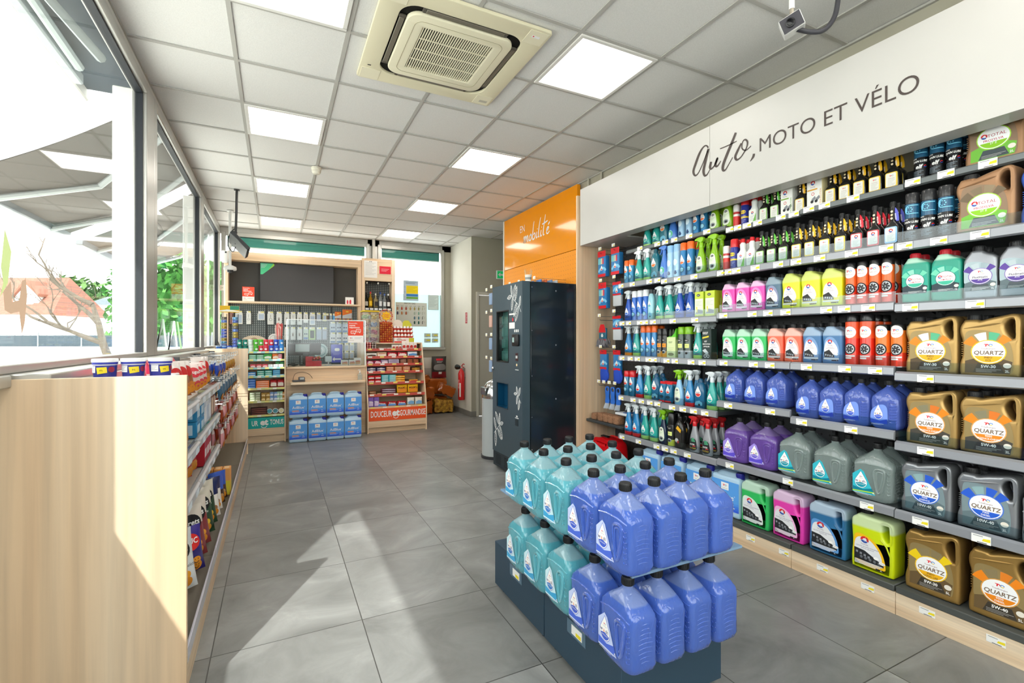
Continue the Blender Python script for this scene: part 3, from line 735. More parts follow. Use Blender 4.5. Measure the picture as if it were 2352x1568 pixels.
# window sill ledge
s = MB(); s.box(-.8, -2.5, 1.16, -.745, 2.05, 1.2, ALU, .004); s.box(-.8, 2.074, 1.16, -.66, 6.27, 1.2, ALU, .004); s.box(-.8, 6.27, 1.16, -.7, 8.6, 1.2, ALU, .004); struct(s, 'trim_2')
def win_left(n, y0, y1, f0=.05, f1=.05):
    m = MB(); zb, zt = 1.2, 3.03
    m.box(-.85, y0, zb, -.77, y0 + f0, zt, ALU, .004); m.box(-.85, y1 - f1, zb, -.77, y1, zt, ALU, .004)
    m.box(-.85, y0 + f0, zt - .07, -.77, y1 - f1, zt, ALU, .004); m.box(-.85, y0 + f0, zb, -.77, y1 - f1, zb + .03, ALU, .004)
    for a in (y0 + f0, y1 - f1 - .012): m.box(-.835, a, zb + .03, -.792, a + .012, zt - .07, GASK)
    m.box(-.835, y0 + f0, zt - .082, -.792, y1 - f1, zt - .07, GASK)
    o = struct(m, 'window_%d' % n)
    p = MB(); p.box(-.816, y0 + f0, zb + .02, -.81, y1 - f1, zt - .06, GLASS)
    q = p.ob('glass_pane', o); q['kind'] = 'structure'
    return o
win_left(1, 1.84, 4.17, .14, .22)
win_left(2, 4.17, 6.7, .09, .14)
win_left(3, 6.7, 8.66, .09, .1)
win_left(4, -2.5, 1.84, .1, .03)
def win_back(n, x0, x1, z0, z1):
    m = MB()
    m.box(x0 - .06, 8.69, z0 - .02, x0, 8.78, z1 + .06, ALU, .004); m.box(x1, 8.69, z0 - .02, x1 + .06, 8.78, z1 + .06, ALU, .004)
    m.box(x0, 8.69, z1, x1, 8.78, z1 + .06, ALU, .004); m.box(x0 - .08, 8.66, z0 - .05, x1 + .08, 8.8, z0, ALU, .004)
    o = struct(m, 'window_%d' % n)
    p = MB(); p.box(x0, 8.74, z0, x1, 8.746, z1, GLASS); q = p.ob('glass_pane', o); q['kind'] = 'structure'
    return o
w5 = win_back(5, -.7, 1.43, 1.2, 2.95); w6 = win_back(6, 1.69, 2.8, 1.18, 2.95)
m = MB(); m.box(1.69, 8.735, 1.18, 2.8, 8.739, 2.16, pet_mat('frosted_film', 'bfe6e6', .55, .5)); q = m.ob('frosted_film', w6); q['kind'] = 'structure'
m = MB(); m.box(-.86, 8.66, 0, -.8, 8.75, ZC, ALUW); m.box(1.53, 8.62, 2.4, 1.57, 8.69, ZC, ALUW); struct(m, 'trim_3')
m = MB(); m.box(-.86, -2.6, .9, 3.1, -2.58, 2.7, GLASS); o = struct(m, 'window_7')  # glazing added behind the camera to let in fill light from the sky
# roller blinds half down in the tops of the back windows
for n, (x0, x1, lab) in enumerate(((-.68, 1.41, 'rolled teal sun blind over the window above the screen display'), (1.71, 2.78, 'rolled teal sun blind over the window beside the alcove'))):
    r = thing('roller_blind', lab, 'blind', (0, 0, 0), 0, 'teal window blinds')
    m = MB(); m.box(x0, 8.755, 2.80, x1, 8.762, 2.93, C('3f8f88', .6)); m.ob('fabric', r)
    m = MB(); m.tube([(x0, 8.765, 2.93), (x1, 8.765, 2.93)], .022, C('4a9a92', .5), 10); m.ob('roll', r)
    m = MB(); m.box(x0, 8.752, 2.785, x1, 8.766, 2.803, C('cfe0dc', .4), .003); m.ob('bottom_bar', r)
# door in the alcove wall
m = MB(); fr = C('cfcabd', .5)
m.box(3.085, 7.632, 0, 3.135, 7.7, 2.14, fr, .004); m.box(3.94, 7.632, 0, 3.99, 7.7, 2.14, fr, .004); m.box(3.135, 7.632, 2.09, 3.94, 7.7, 2.14, fr, .004)
d = struct(m, 'door_1')
m = MB(); m.box(3.14, 7.655, .008, 3.935, 7.695, 2.085, C('b9b5a8', .5), .003); q = m.ob('door_leaf', d); q['kind'] = 'structure'
m = MB(); m.tube([(3.86, 7.655, 1.05), (3.86, 7.60, 1.05), (3.75, 7.60, 1.05)], .009, C('c8c8c8', .3, 1), 8); q = m.ob('door_handle', d); q['kind'] = 'structure'

# ------------------------------------------------------------------ outside
def ext(u, d):
    k = (u - 1176) / 1100 * d
    return (.4426 * d + .8967 * k, .8967 * d - .4426 * k)
def zat(v, d): return 1.31 - (v - 781) / 1100 * d
RX = -.4585
def exfr(u, d):
    x, y = ext(u, d); return Matrix.Translation((x, y, 0)) @ Matrix.Rotation(RX, 4, 'Z')
m = MB(); m.box(-90, -40, -.3, -.9, 90, -.12, noise_mat('forecourt', 'cfcfca', 'dadad5', 1.2, .9)); struct(m, 'ground')
# boundary wall with a dark screen fence on it
mx = exfr(120, 27)
bw = thing('boundary_wall', 'pale block wall with dark screened fence across the road', 'wall', (0, 0, 0))
def blockmat():
    m, t, b = newmat('pale_block'); tc = ND(t, 'ShaderNodeTexCoord'); bk = ND(t, 'ShaderNodeTexBrick')
    mp = ND(t, 'ShaderNodeMapping'); mp.inputs['Rotation'].default_value = (PI / 2, 0, 0); t.links.new(tc.outputs['Object'], mp.inputs[0]); t.links.new(mp.outputs[0], bk.inputs['Vector'])
    bk.inputs['Color1'].default_value = lin('e9e7e2'); bk.inputs['Color2'].default_value = lin('dddbd5'); bk.inputs['Mortar'].default_value = lin('c4c2bb'); bk.inputs['Scale'].default_value = 1.2
    bk.inputs['Mortar Size'].default_value = .012; t.links.new(bk.outputs['Color'], b.inputs['Base Color']); b.inputs['Roughness'].default_value = .9; return m
m = MB(); m.box(-16, -.1, -.2, 12, .1, .82, blockmat()); m.box(-16, -.16, .82, 12, .16, .93, C('d8d6cf', .9)); m.ob('block_wall', bw)
m = MB(); m.box(-16, -.02, .95, 12, .02, 1.58, C('3d4952', .8)); m.ob('fence_screen', bw)
m = MB()
for i in range(12): m.box(-15.5 + i * 2.45, -.05, .93, -15.44 + i * 2.45, .0, 1.75, C('8d979d', .5))
for i in range(60): m.tube([(-15.6 + i * .45, 0, 1.5), (-15.6 + i * .45, 0, 1.72)], .012, C('8d979d', .5), 5)
m.ob('fence_post', bw)
bw.matrix_world = mx
# red-roofed house
TILER = None
def rooftile(name, a, bcol):
    m, t, b = newmat(name); tc = ND(t, 'ShaderNodeTexCoord'); bk = ND(t, 'ShaderNodeTexBrick'); mp = ND(t, 'ShaderNodeMapping')
    mp.inputs['Rotation'].default_value = (PI / 2, 0, 0); t.links.new(tc.outputs['Object'], mp.inputs[0]); t.links.new(mp.outputs[0], bk.inputs['Vector'])
    bk.inputs['Color1'].default_value = lin(a); bk.inputs['Color2'].default_value = lin(bcol); bk.inputs['Mortar'].default_value = lin('6e5850'); bk.inputs['Scale'].default_value = 3.2; bk.inputs['Mortar Size'].default_value = .02
    t.links.new(bk.outputs['Color'], b.inputs['Base Color']); b.inputs['Roughness'].default_value = .8; return m
h = thing('house', 'white house with steep red tiled roof and a white dormer', 'house', (0, 0, 0))
d0 = 34; k = d0 / 1100; X = lambda u: (u - 40) * k; Zh = lambda v: zat(v, d0)
m = MB(); m.box(X(-240), 0, -.2, X(122), 4.5, Zh(724), C('f0efea', .8)); m.ob('walls', h)
m = MB(); zr, ze = Zh(628), Zh(724)
V = [(X(-250), -.3, ze), (X(128), -.3, ze), (X(128), 4.8, ze), (X(-250), 4.8, ze), (X(-190), 2.3, zr), (X(92), 2.3, zr)]
m.add(V, [(0, 1, 5, 4), (1, 2, 5), (2, 3, 4, 5), (3, 0, 4), (3, 2, 1, 0)], rooftile('red_tile', '96604e', '7f5244'))
m.ob('roof', h)
m = MB(); m.box(X(-250), -.42, ze - .12, X(130), -.28, ze + .02, C('e8e6e0', .6)); m.ob('gutter', h)
m = MB(); yf = .5
m.prism([(X(14), Zh(720)), (X(73), Zh(720)), (X(73), Zh(676)), (X(46), Zh(650)), (X(20), Zh(676)), (X(14), Zh(690))], yf, 2.2, C('f2f1ee', .8)); o = m.ob('dormer', h)
m = MB()
for s_, e_ in (((X(46), Zh(645)), (X(78), Zh(677))), ((X(46), Zh(645)), (X(13), Zh(682)))):
    m.add([(s_[0], yf - .2, s_[1] + .12), (e_[0], yf - .2, e_[1] + .12), (e_[0], 2.2, e_[1] + .12), (s_[0], 2.2, s_[1] + .12), (s_[0], yf - .2, s_[1] - .08), (e_[0], yf - .2, e_[1] - .08), (e_[0], 2.2, e_[1] - .08), (s_[0], 2.2, s_[1] - .08)], [(0, 1, 2, 3), (4, 5, 1, 0), (4, 7, 6, 5), (1, 5, 6, 2)], C('8a5848', .7))
m.ob('dormer_roof', h)
m = MB(); m.box(X(25), yf - .06, Zh(713), X(62), yf - .01, Zh(681), C('f6f6f4', .5))
for a, b_ in ((26.5, 41), (46, 60.5)): m.box(X(a), yf - .08, Zh(711), X(b_), yf - .055, Zh(683), C('b6cdd6', .2))
m.ob('dormer_window', h)
h.matrix_world = exfr(40, d0)
# grey-roofed house
h = thing('house', 'white house with grey slate roof and a drainpipe behind bare tree', 'house', (0, 0, 0))
d0 = 45; k = d0 / 1100; X = lambda u: (u - 210) * k; Zh = lambda v: zat(v, d0)
m = MB(); m.add([(X(132), 3, -.2), (X(203), 0, -.2), (X(300), 2, -.2), (X(230), 9, -.2), (X(132), 3, Zh(703)), (X(203), 0, Zh(697)), (X(300), 2, Zh(702)), (X(230), 9, Zh(700))], [(0, 1, 5, 4), (1, 2, 6, 5), (2, 3, 7, 6), (3, 0, 4, 7)], C('f3f2ee', .8)); m.ob('walls', h)
m = MB(); m.add([(X(129), 2.9, Zh(705)), (X(203), -.3, Zh(698)), (X(306), 1.9, Zh(703)), (X(232), 9.3, Zh(700)), (X(240), 4, Zh(648))], [(0, 1, 4), (1, 2, 4), (2, 3, 4), (3, 0, 4), (3, 2, 1, 0)], noise_mat('slate', '5a656e', '68747d', 8, .6)); m.ob('roof', h)
m = MB(); m.tube([(X(217), .1, Zh(702)), (X(217), .1, 0)], .07, C('5c646a', .5)); m.ob('drainpipe', h)
m = MB(); m.prism([(X(230), 0), (X(258), 0), (X(258), Zh(750)), (X(244), Zh(748)), (X(230), Zh(752))], .3, .5, C('fbfbfb', .6)); m.ob('garage_door', h)
h.matrix_world = exfr(210, d0)
# hedges and trees
def leafy(name, label, u, d, w, zt, depth, cols, seed, z0=0, n=900, size=.22):
    rr = random.Random(seed); m = MB()
    mats = [C(c_, .7) for c_ in cols]
    for i in range(n):
        a = rr.uniform(-1, 1); q = rr.random() ** .6; b = rr.uniform(-1, 1)
        top = z0 + (zt - z0) * (1 - .35 * abs(a) ** 3 - .1 * math.sin(a * 7 + seed))
        z = z0 + (top - z0) * q
        s_ = size * rr.uniform(.6, 1.4)
        c0 = Vector((a * w / 2, b * depth / 2, z)); q1 = Vector((rr.gauss(0, 1), rr.gauss(0, 1), rr.gauss(.5, 1))).normalized(); q2 = q1.orthogonal().normalized()
        m.add([c0 - q1 * s_, c0 + q2 * s_ * .45, c0 + q1 * s_, c0 - q2 * s_ * .45], [(0, 1, 2, 3)], mats[i % len(mats)])
    o = thing(name, label, 'hedge' if 'hedge' in name else 'tree', (0, 0, 0))
    f = m.ob('foliage', o)
    t = MB(); t.loft([(-.2, w * .38, depth * .3, 3), (z0 + (zt - z0) * .35, w * .43, depth * .34, 3), (z0 + (zt - z0) * .72, w * .36, depth * .28, 2.4), (z0 + (zt - z0) * .85, w * .15, depth * .1)], C(cols[0], .9), 20); t.ob('inner_growth', o)
    o.matrix_world = exfr(u, d)
    return o
leafy('conifer_hedge', 'feathery green conifers between the two houses', 160, 52, 8, zat(652, 52), 5, ('3c6030', '5a7c44', '30502a'), 3, n=1500, size=.5)
leafy('garden_hedge', 'tall bright green hedge beyond the far window panes', 425, 31, 8.4, zat(588, 31), 3, ('2f6a26', '478a38', '245a1e', '5c9c48'), 5, n=2600, size=.28)
def bare_tree():
    rr = random.Random(11); m = MB(); tm = C('5e564c', .9)
    def grow(p, d, L, r, lev):
        pts = [p]; q = p.copy(); dd = d.copy()
        for i in range(4):
            dd = (dd + Vector((rr.gauss(0, .16), rr.gauss(0, .12), rr.gauss(.04, .1)))).normalized(); q = q + dd * L / 4; pts.append(q.copy())
        m.tube(pts, r, tm, 5 if lev > 1 else 8, rs=[r * (1 - .15 * i) for i in range(5)])
        if lev < 5:
            for i in range(2 if lev else 4):
                b = pts[rr.choice((2, 3, 4))]; nd = (dd + Vector((rr.gauss(-.25, .6), rr.gauss(0, .4), rr.gauss(.25, .4)))).normalized(); grow(b, nd, L * rr.uniform(.55, .8), r * .55, lev + 1)
    grow(Vector((0, 0, -.2)), Vector((-.05, 0, 1)), 2.9, .16, 0)
    o = thing('bare_tree', 'leafless tree with forked trunk in front of grey-roofed house', 'tree'); m.ob('branches', o); o.matrix_world = exfr(262, 17); return o
bare_tree()
# building outside: pillars and awnings
for y0, lab in ((4.34, 'white pillar outside the glass beside first wide pane'), (7.25, 'white pillar outside the glass near far hedge'), (1.36, 'white pillar outside the glass near the snack shelves')):
    solo(MB().box(-1.05, y0, -.2, -.87, y0 + .36, 3.14, C('f3f3f1', .7), .006), 'outside_pillar', lab, 'pillar', group='pillars outside the glass')
def awning(y0, y1, lab, xb=-2.15, zb=2.53, xa=-.92, za=3.34):
    r = thing('awning', lab, 'awning', group='grey awnings outside the glass')
    m = MB(); n = 8; k = 12; V = []; F = []
    for s_ in (0, 1):
        for i in range(n + 1):
            for j in range(k + 1):
                t = i / n; q = j / k
                V.append((xa + (xb - xa) * t, y0 + (y1 - y0) * q, za + (zb - za) * t - .10 * math.sin(PI * t) * (.5 + .5 * math.sin(PI * q)) + s_ * .006))
    P = lambda s_, i, j: s_ * (n + 1) * (k + 1) + i * (k + 1) + j
    for i in range(n):
        for j in range(k):
            F.append((P(0, i, j), P(0, i, j + 1), P(0, i + 1, j + 1), P(0, i + 1, j))); F.append((P(1, i, j), P(1, i + 1, j), P(1, i + 1, j + 1), P(1, i, j + 1)))
    m.add(V, F, C('6f6a66', .8)); m.ob('fabric', r)
    m = MB(); m.box(xb - .05, y0 - .03, zb - .05, xb + .03, y1 + .03, zb + .03, C('7c8288', .4), .01); m.ob('front_bar', r)
    for y in (y0 + .5, y1 - .5):
        m = MB(); m.tube([(xa - .03, y, za - .12), ((xa + xb) / 2, y + .45, (za + zb) / 2 - .13), (xb, y, zb - .05)], .028, C('c9d0d2', .4), 8); m.ob('folding_arm', r)
    return r
awning(5.0, 7.2, 'open grey awning outside the glass above the houses'); awning(7.65, 10.4, 'farther grey awning seen past the white pillar')
r = thing('rolled_awning', 'retracted awning case with folded arms above near window pane', 'awning')
m = MB(); m.box(-1.5, .95, 3.2, -1.33, 4.9, 3.34, C('e4e4e1', .6), .01); m.ob('case', r)
m = MB(); m.box(-1.34, 1.0, 3.285, -.902, 4.86, 3.295, C('3f4c58', .7)); m.ob('fabric', r)
m = MB(); m.box(-1.31, 1.1, 3.16, -1.25, 4.5, 3.24, C('a9b2b6', .5), .01); m.ob('front_bar', r)
for y in (1.1, 2.7):
    m = MB(); m.tube([(-1.22, y + 1.6, 3.2), (-1.18, y + .2, 3.17), (-1.05, y + 1.4, 3.2)], .03, C('b9c4c6', .4), 8); m.ob('folding_arm', r)
for y in (1.05, 1.8, 4.76):
    m = MB(); m.box(-1.4, y, 3.30, -.9015, y + .06, 3.34, C('c9ccc9', .5)); m.ob('bracket', r)
def TRL(hx):
    m, t, b = newmat('paper_' + hx); b.inputs['Base Color'].default_value = lin(hx); b.inputs['Roughness'].default_value = .7
    tn = ND(t, 'ShaderNodeBsdfTranslucent'); tn.inputs[0].default_value = lin(hx)
    mx = ND(t, 'ShaderNodeMixShader'); mx.inputs[0].default_value = .6; t.links.new(b.outputs[0], mx.inputs[1]); t.links.new(tn.outputs[0], mx.inputs[2]); t.links.new(mx.outputs[0], t.nodes['Material Output'].inputs[0]); return m
# torn sticker and white arrow decals on the glass
m = MB(); m.poly([(0, 0), (.05, .04), (.06, -.03), (.11, -.02), (.13, .05), (.16, .06), (.17, .0), (.15, -.1), (.13, -.14), (.11, -.06), (.05, -.07), (.01, -.06)], TRL('86705f')); 
m.xf(Matrix.Rotation(PI / 2, 4, 'Z')); solo(m, 'torn_sticker', 'torn brown sticker remains on the wide window pane', 'sticker', (-.806, 2.16, 1.47))
m = MB(); m.poly([(0, 0), (.05, .05), (.075, .16), (.03, .23), (.005, .1), (.02, .05)], TRL('8a9466')); m.xf(Matrix.Rotation(PI / 2, 4, 'Z')); solo(m, 'peeling_poster', 'peeling yellow-green paper strip on the wide window pane', 'sticker', (-.806, 2.14, 1.45))
for n, (y, col, lab) in enumerate(((4.36, 'd5f2df', 'pale green arrow decal on the glass, nearer the white mullion'), (4.83, 'f5faf8', 'white arrow decal on the glass between the green ones'))):
    m = MB(); m.poly([(0, 0), (.07, 0), (.26, .27), (.34, .27), (.5, 0), (.42, 0), (.3, .2)], TRL(col)); m.xf(Matrix.Rotation(PI / 2, 4, 'Z'))
    solo(m, 'window_decal', lab, 'decal', (-.806, y, 1.21), 0, 'arrow decals on the glass')
m = MB(); m.poly([(0, .27), (.08, .27), (.3, 0), (.2, 0)], TRL('8fb588')); m.xf(Matrix.Rotation(PI / 2, 4, 'Z')); solo(m, 'window_decal', 'grey-green slanted decal on the glass above the snack hooks', 'decal', (-.806, 5.25, 1.21), 0, 'arrow decals on the glass')
# ceiling lights
for ci in (0, 3):
    for k_ in range(-2, 4):  # overhead and rearmost panels are out of view, added for illumination
        x0 = -.224 + .6 * ci; y0 = 2.89 + .6 * (-1 + 3 * k_)
        far = {3: 'farthest', 2: 'third', 1: 'second', 0: 'nearest visible', -1: 'added overhead', -2: 'added rearmost'}[k_]
        r = thing('ceiling_light', 'glowing square ceiling light, %s panel in the row above %s' % (far, 'the window side' if ci == 0 else 'the product shelf side'), 'ceiling light', (x0 + .3, y0 + .3, ZC), 0, 'square ceiling light panels')
        m = MB(); a = .288
        for q in ((-a, -a, a, -a + .025), (-a, a - .025, a, a), (-a, -a + .025, -a + .025, a - .025), (a - .025, -a + .025, a, a - .025)): m.box(q[0], q[1], -.012, q[2], q[3], .002, C('e2e0dc', .5), .002)
        m.ob('frame', r)
        m = MB(); m.box(-a + .025, -a + .025, -.008, a - .025, a - .025, -.004, C('fff8ef', .5, emit=LAMP)); m.ob('diffuser', r)
# ------------------------------------------------------------------ product wall on the right
def peg_mat(name, base, hole, pitch, r, ax=(1, 2)):
    m, t, b = newmat(name)
    gm = ND(t, 'ShaderNodeNewGeometry'); sx = ND(t, 'ShaderNodeSeparateXYZ'); t.links.new(gm.outputs['Position'], sx.inputs[0])
    ds = []
    for a in ax:
        dv = ND(t, 'ShaderNodeMath', operation='DIVIDE'); t.links.new(sx.outputs[a], dv.inputs[0]); dv.inputs[1].default_value = pitch
        fr_ = ND(t, 'ShaderNodeMath', operation='FRACT'); t.links.new(dv.outputs[0], fr_.inputs[0])
        sb = ND(t, 'ShaderNodeMath', operation='SUBTRACT'); t.links.new(fr_.outputs[0], sb.inputs[0]); sb.inputs[1].default_value = .5
        ml = ND(t, 'ShaderNodeMath', operation='MULTIPLY'); t.links.new(sb.outputs[0], ml.inputs[0]); t.links.new(sb.outputs[0], ml.inputs[1]); ds.append(ml.outputs[0])
    ad = ND(t, 'ShaderNodeMath', operation='ADD'); t.links.new(ds[0], ad.inputs[0]); t.links.new(ds[1], ad.inputs[1])
    lt = ND(t, 'ShaderNodeMath', operation='LESS_THAN'); t.links.new(ad.outputs[0], lt.inputs[0]); lt.inputs[1].default_value = r * r
    mx = ND(t, 'ShaderNodeMixRGB'); t.links.new(lt.outputs[0], mx.inputs[0]); mx.inputs[1].default_value = lin(base); mx.inputs[2].default_value = lin(hole)
    t.links.new(mx.outputs[0], b.inputs['Base Color']); b.inputs['Roughness'].default_value = .5
    return m
PEG = peg_mat('pegboard_dark', '3a3c3f', '0c0c0d', .05, .12)
RAIL = C('9a9da3', .35, .35); STEEL = C('44484b', .45, .2); DECK = C('4d504e', .5)
ZS = [[2.09, 2.09, 2.065, 2.072, 2.08], [1.795, 1.78, 1.777, 1.777, 1.775], [1.475, 1.475, 1.495, 1.495, 1.486], [1.18, 1.178, 1.184, 1.184, 1.16], [.84, .832, .908, .875, .83], [.51, .51, .52, .507, .504]]
YB = [3.292, 2.783, 2.267, 1.756, 1.241, .5]
TAGY = [dict() for _ in range(7)]
def bay_of(y):
    for i in range(5):
        if y > YB[i + 1]: return i
    return 4
def price_tag(m, y, z, x=2.6375, w=.062, h=.034):
    m.box(x, y - w, z, x + .0015, y, z + h, WHITE)
    yl = C('f0dd2e', .5)
    m.add([(x - .0005, y - w * .55, z + h * .32), (x - .0005, y - w * .97, z + h * .32), (x - .0005, y - w * .97, z + h * .7), (x - .0005, y - w * .62, z + h * .62)], [(0, 1, 2, 3)], yl)
    m.add([(x - .0005, y - w * .1, z + h * .8), (x - .0005, y - w * .6, z + h * .8), (x - .0005, y - w * .6, z + h * .88), (x - .0005, y - w * .1, z + h * .88)], [(0, 1, 2, 3)], GREY)
    m.add([(x - .0005, y - w * .3, z + h * .06), (x - .0005, y - w * .8, z + h * .06), (x - .0005, y - w * .8, z + h * .14), (x - .0005, y - w * .3, z + h * .14)], [(0, 1, 2, 3)], INK)
def build_bays():
    names = ['next to the hanging cleaning gloves', 'second from the wooden end panel', 'holding the pink coolant bottles', 'holding the yellow coolant bottles', 'holding the gold oil jugs']
    for i in range(5):
        y1, y0 = YB[i], YB[i + 1]
        r = thing('shelving_bay', 'dark metal shelving bay with grey price rails, %s' % names[i], 'shelving', (0, 0, 0), 0, 'shelving bays of the product wall')
        m = MB(); m.box(3.055, y0 + .004, .1, 3.075, y1 - .004, 2.215, PEG); m.ob('back_panel', r)
        m = MB(); m.box(3.03, y1 - .028, .0, 3.085, y1 - .002, 2.22, STEEL, .002)
        for z in range(40): m.box(3.0285, y1 - .017, .15 + z * .05, 3.0302, y1 - .012, .175 + z * .05, BLACK)
        m.ob('upright', r)
        m = MB(); m.box(2.648, y0 + .003, .108, 3.055, y1 - .003, .14, DECK, .004); bd = m.ob('base_deck', r)
        m = MB(); m.box(2.655, y0 + .001, 0, 2.672, y1 - .001, .107, OAKY, .001); pl = m.ob('plinth_board', r)
        for y in TAGY[6].get(i, []):
            m = MB(); price_tag(m, y, .06, 2.652, .06, .03); m.ob('price_tag', pl)
        for L in range(6):
            zt = ZS[L][i]; xf_ = 2.735 if L == 0 else 2.648; h = .036 if L == 0 else .045
            if i >= 0:
                m = MB(); m.prism([(xf_ + .012, zt - h + .004), (xf_ + .016, zt - h + .004), (xf_ + .016, zt - .03), (3.053, zt - .03), (3.053, zt - .006), (xf_ + .012, zt - .006)], y0 + .003, y1 - .003, STEEL)
                s = m.ob('shelf', r)
                for y in (y0 + .006, y1 - .036): m = MB(); m.prism([(2.98, zt - .031), (3.05, zt - .031), (3.05, zt - .05)], y, y + .004, STEEL); m.ob('bracket', s)
            m = MB()
            m.add([(xf_ + .012, y, z) for y in (y0 + .002, y1 - .002) for z in (zt + .002,)] + [(xf_ - .004, y, z) for y in (y0 + .002, y1 - .002) for z in (zt - .006,)] + [(xf_ - .006, y, zt - h + .006) for y in (y0 + .002, y1 - .002)] + [(xf_ + .008, y, zt - h) for y in (y0 + .002, y1 - .002)], [(0, 2, 3, 1), (2, 4, 5, 3), (4, 6, 7, 5), (6, 0, 1, 7), (0, 6, 4, 2), (1, 3, 5, 7)], RAIL if L else C('747a7c', .45, .2))
            m.ob('price_rail', s)
            if L > 0 and not (L == 5 and i in (2, 3)):
                m = MB(); m.box(xf_ + .018, y0 + .004, zt - .004, xf_ + .02, y1 - .004, zt + .05, CLEAR); m.ob('front_guard', s)
            for y in TAGY[L].get(i, []):
                m = MB(); price_tag(m, min(y, y1 - .006), zt - h + .004, xf_ - .0085); m.ob('price_tag', s)
# ---- the goods: key -> (builder, description, category, width, depth)
K = {}
def kd(key, fn, desc, cat, w, d, plural=None): K[key] = (fn, desc, cat, w, d, plural or desc + 's')
sp = 'trigger bottle'
kd('sT', lambda: spray('2fa9a0', 'clear', '2fb0a4', 'a9d873'), 'teal trigger spray bottle', 'spray bottle', .095, .066)
kd('sB', lambda: spray('2355b8', 'clear', '2f6fd0', None, dark='16347e'), 'deep blue trigger spray bottle', 'spray bottle', .095, .066)
kd('sO', lambda: spray('2f86c4', 'clear', 'f08a2c', 'f0902c'), 'blue orange-footed trigger spray', 'spray bottle', .095, .066)
kd('sR', lambda: spray('2f8ac6', 'clear', 'e23a38', 'e4282e', dark='17507e'), 'blue red-footed trigger spray', 'spray bottle', .095, .066)
kd('sG', lambda: spray('86b81c', '8cc41e', lab=gs_label, h=.268), 'lime green trigger spray bottle', 'spray bottle', .105, .066)
kd('sL', lambda: spray('8fc4e8', '8fcf22', lab=gs_label, h=.262), 'light blue spray with lime trigger', 'spray bottle', .1, .066)
kd('sD', lambda: spray('1d2f4a', '86c41e', lab=gs_label, h=.262), 'navy spray with lime trigger', 'spray bottle', .09, .066)
kd('sS', lambda: spray('9a9ca2', 'd8232a', lab=neo_label, h=.258), 'silver wheel-cleaner spray with red trigger', 'spray bottle', .105, .068)
kd('sF', lambda: spray('4a7fd2', '4a7fd2', lab=blue_fab, h=.255), 'mid blue fabric spray bottle', 'spray bottle', .09, .066)
kd('aF', lambda: aerosol('a8cfec', '8fbfe6', .029, .255, .05, art_plain('d8ecf8', '2f5ca8')), 'pale blue air freshener can', 'spray can', .064, .062)
kd('aO', lambda: aerosol('2f7fb8', 'ee6a1f', .028, .252, .052, art_wash('e8703a')), 'blue spray can with orange cap', 'spray can', .062, .06)
kd('aP', lambda: aerosol('2f8ab8', 'ee6a1f', .0255, .2, .045, art_wash('e8703a')), 'small blue can with orange cap', 'spray can', .056, .054)
kd('aW', lambda: aerosol('2a66c0', 'eef2f6', .0285, .25, .05, art_wash('2f7fd0')), 'blue spray can with white cap', 'spray can', .064, .06)
kd('aR', lambda: aerosol('1f6f96', 'd8232a', .0295, .212, .045, art_wash('d8403a')), 'blue spray can with red cap', 'spray can', .066, .062)
kd('aK', lambda: aerosol('242322', '1c1c1c', .0255, .225, .05, art_gs('CIRE', 'e8952a'), [(.004, .05, 'e8a02a')]), 'black spray can with amber foot', 'spray can', .054, .054)
kd('aL', lambda: aerosol('3c4a44', '86c41e', .029, .235, .05, art_gs('LOOK'), [(.004, .06, 'b8bec4')]), 'grey spray can with lime cap', 'spray can', .063, .062)
kd('aB', lambda: aerosol('26272a', '1a1a1c', .031, .25, .085, art_gs('JANTES'), [(.004, .05, 'cfd84a')]), 'black wheel spray can', 'spray can', .07, .066)
kd('cR', lambda: aerosol('e23a24', '1b1b1d', .0262, .222, .03, art_tyre, [(.1, .19, 'ee6a2a')], 'tyre_repair_can'), 'slim red tyre repair can', 'spray can', .0555, .055)
kd('cT', lambda: aerosol('e2301e', '1b1b1d', .033, .262, .032, art_tyre, [(.14, .225, 'ea5426')], 'tyre_repair_can'), 'tall red tyre repair can', 'spray can', .069, .069)
kd('cO', lambda: aerosol('e2381e', '1b1b1d', .031, .208, .03, art_tyre, [(.07, .178, 'f07a26')], 'tyre_repair_can'), 'short orange tyre repair can', 'spray can', .066, .065)
kd('ch', lambda: aerosol('1d1f24', '2a2b2e', .0285, .234, .045, art_chain, [(.115, .182, '1c5578')], 'chain_lube_can'), 'black chain lubricant spray can', 'spray can', .061, .06)
kd('wd', lambda: aerosol('2a3590', 'd0242a', .026, .2, .05, art_lub, [(.06, .07, 'f2d21c')], 'lubricant_can'), 'blue lubricant can with red nozzle', 'spray can', .06, .055)
kd('gr', lambda: aerosol('ece8e6', 'e8e6e4', .0225, .165, .04, None, [(.004, .085, 'd8302c'), (.1, .115, 'c03030')], 'grease_spray_can'), 'white and red grease can', 'spray can', .05, .048)
def artcool2(c, g): return art_cool(c, g)
kd('coP', lambda: litre('pink', 'e43fae', 'eac0e0', art=art_cool('', 'f08fd0'), h=.215), 'pink coolant bottle', 'coolant', .104, .07)
kd('coB', lambda: litre('greyblue', '4f7088', '93a6b4', art=art_cool('', '8f96b8'), h=.225), 'grey-blue coolant bottle', 'coolant', .1, .07)
kd('coY', lambda: litre('yellow', 'd8e012', 'd6e07a', art=art_cool('', 'f4e03a'), w=.11, h=.232), 'yellow coolant bottle', 'coolant', .112, .072)
kd('coG', lambda: litre('green', '2cbf62', 'b4dcc4', art=art_cool('', 'bfe6d0'), h=.225), 'green coolant bottle', 'coolant', .108, .07)
kd('coO', lambda: litre('orange', 'f4694a', 'ecb6a8', art=art_cool('', 'f6b0a0'), h=.225), 'coral red coolant bottle', 'coolant', .108, .07)
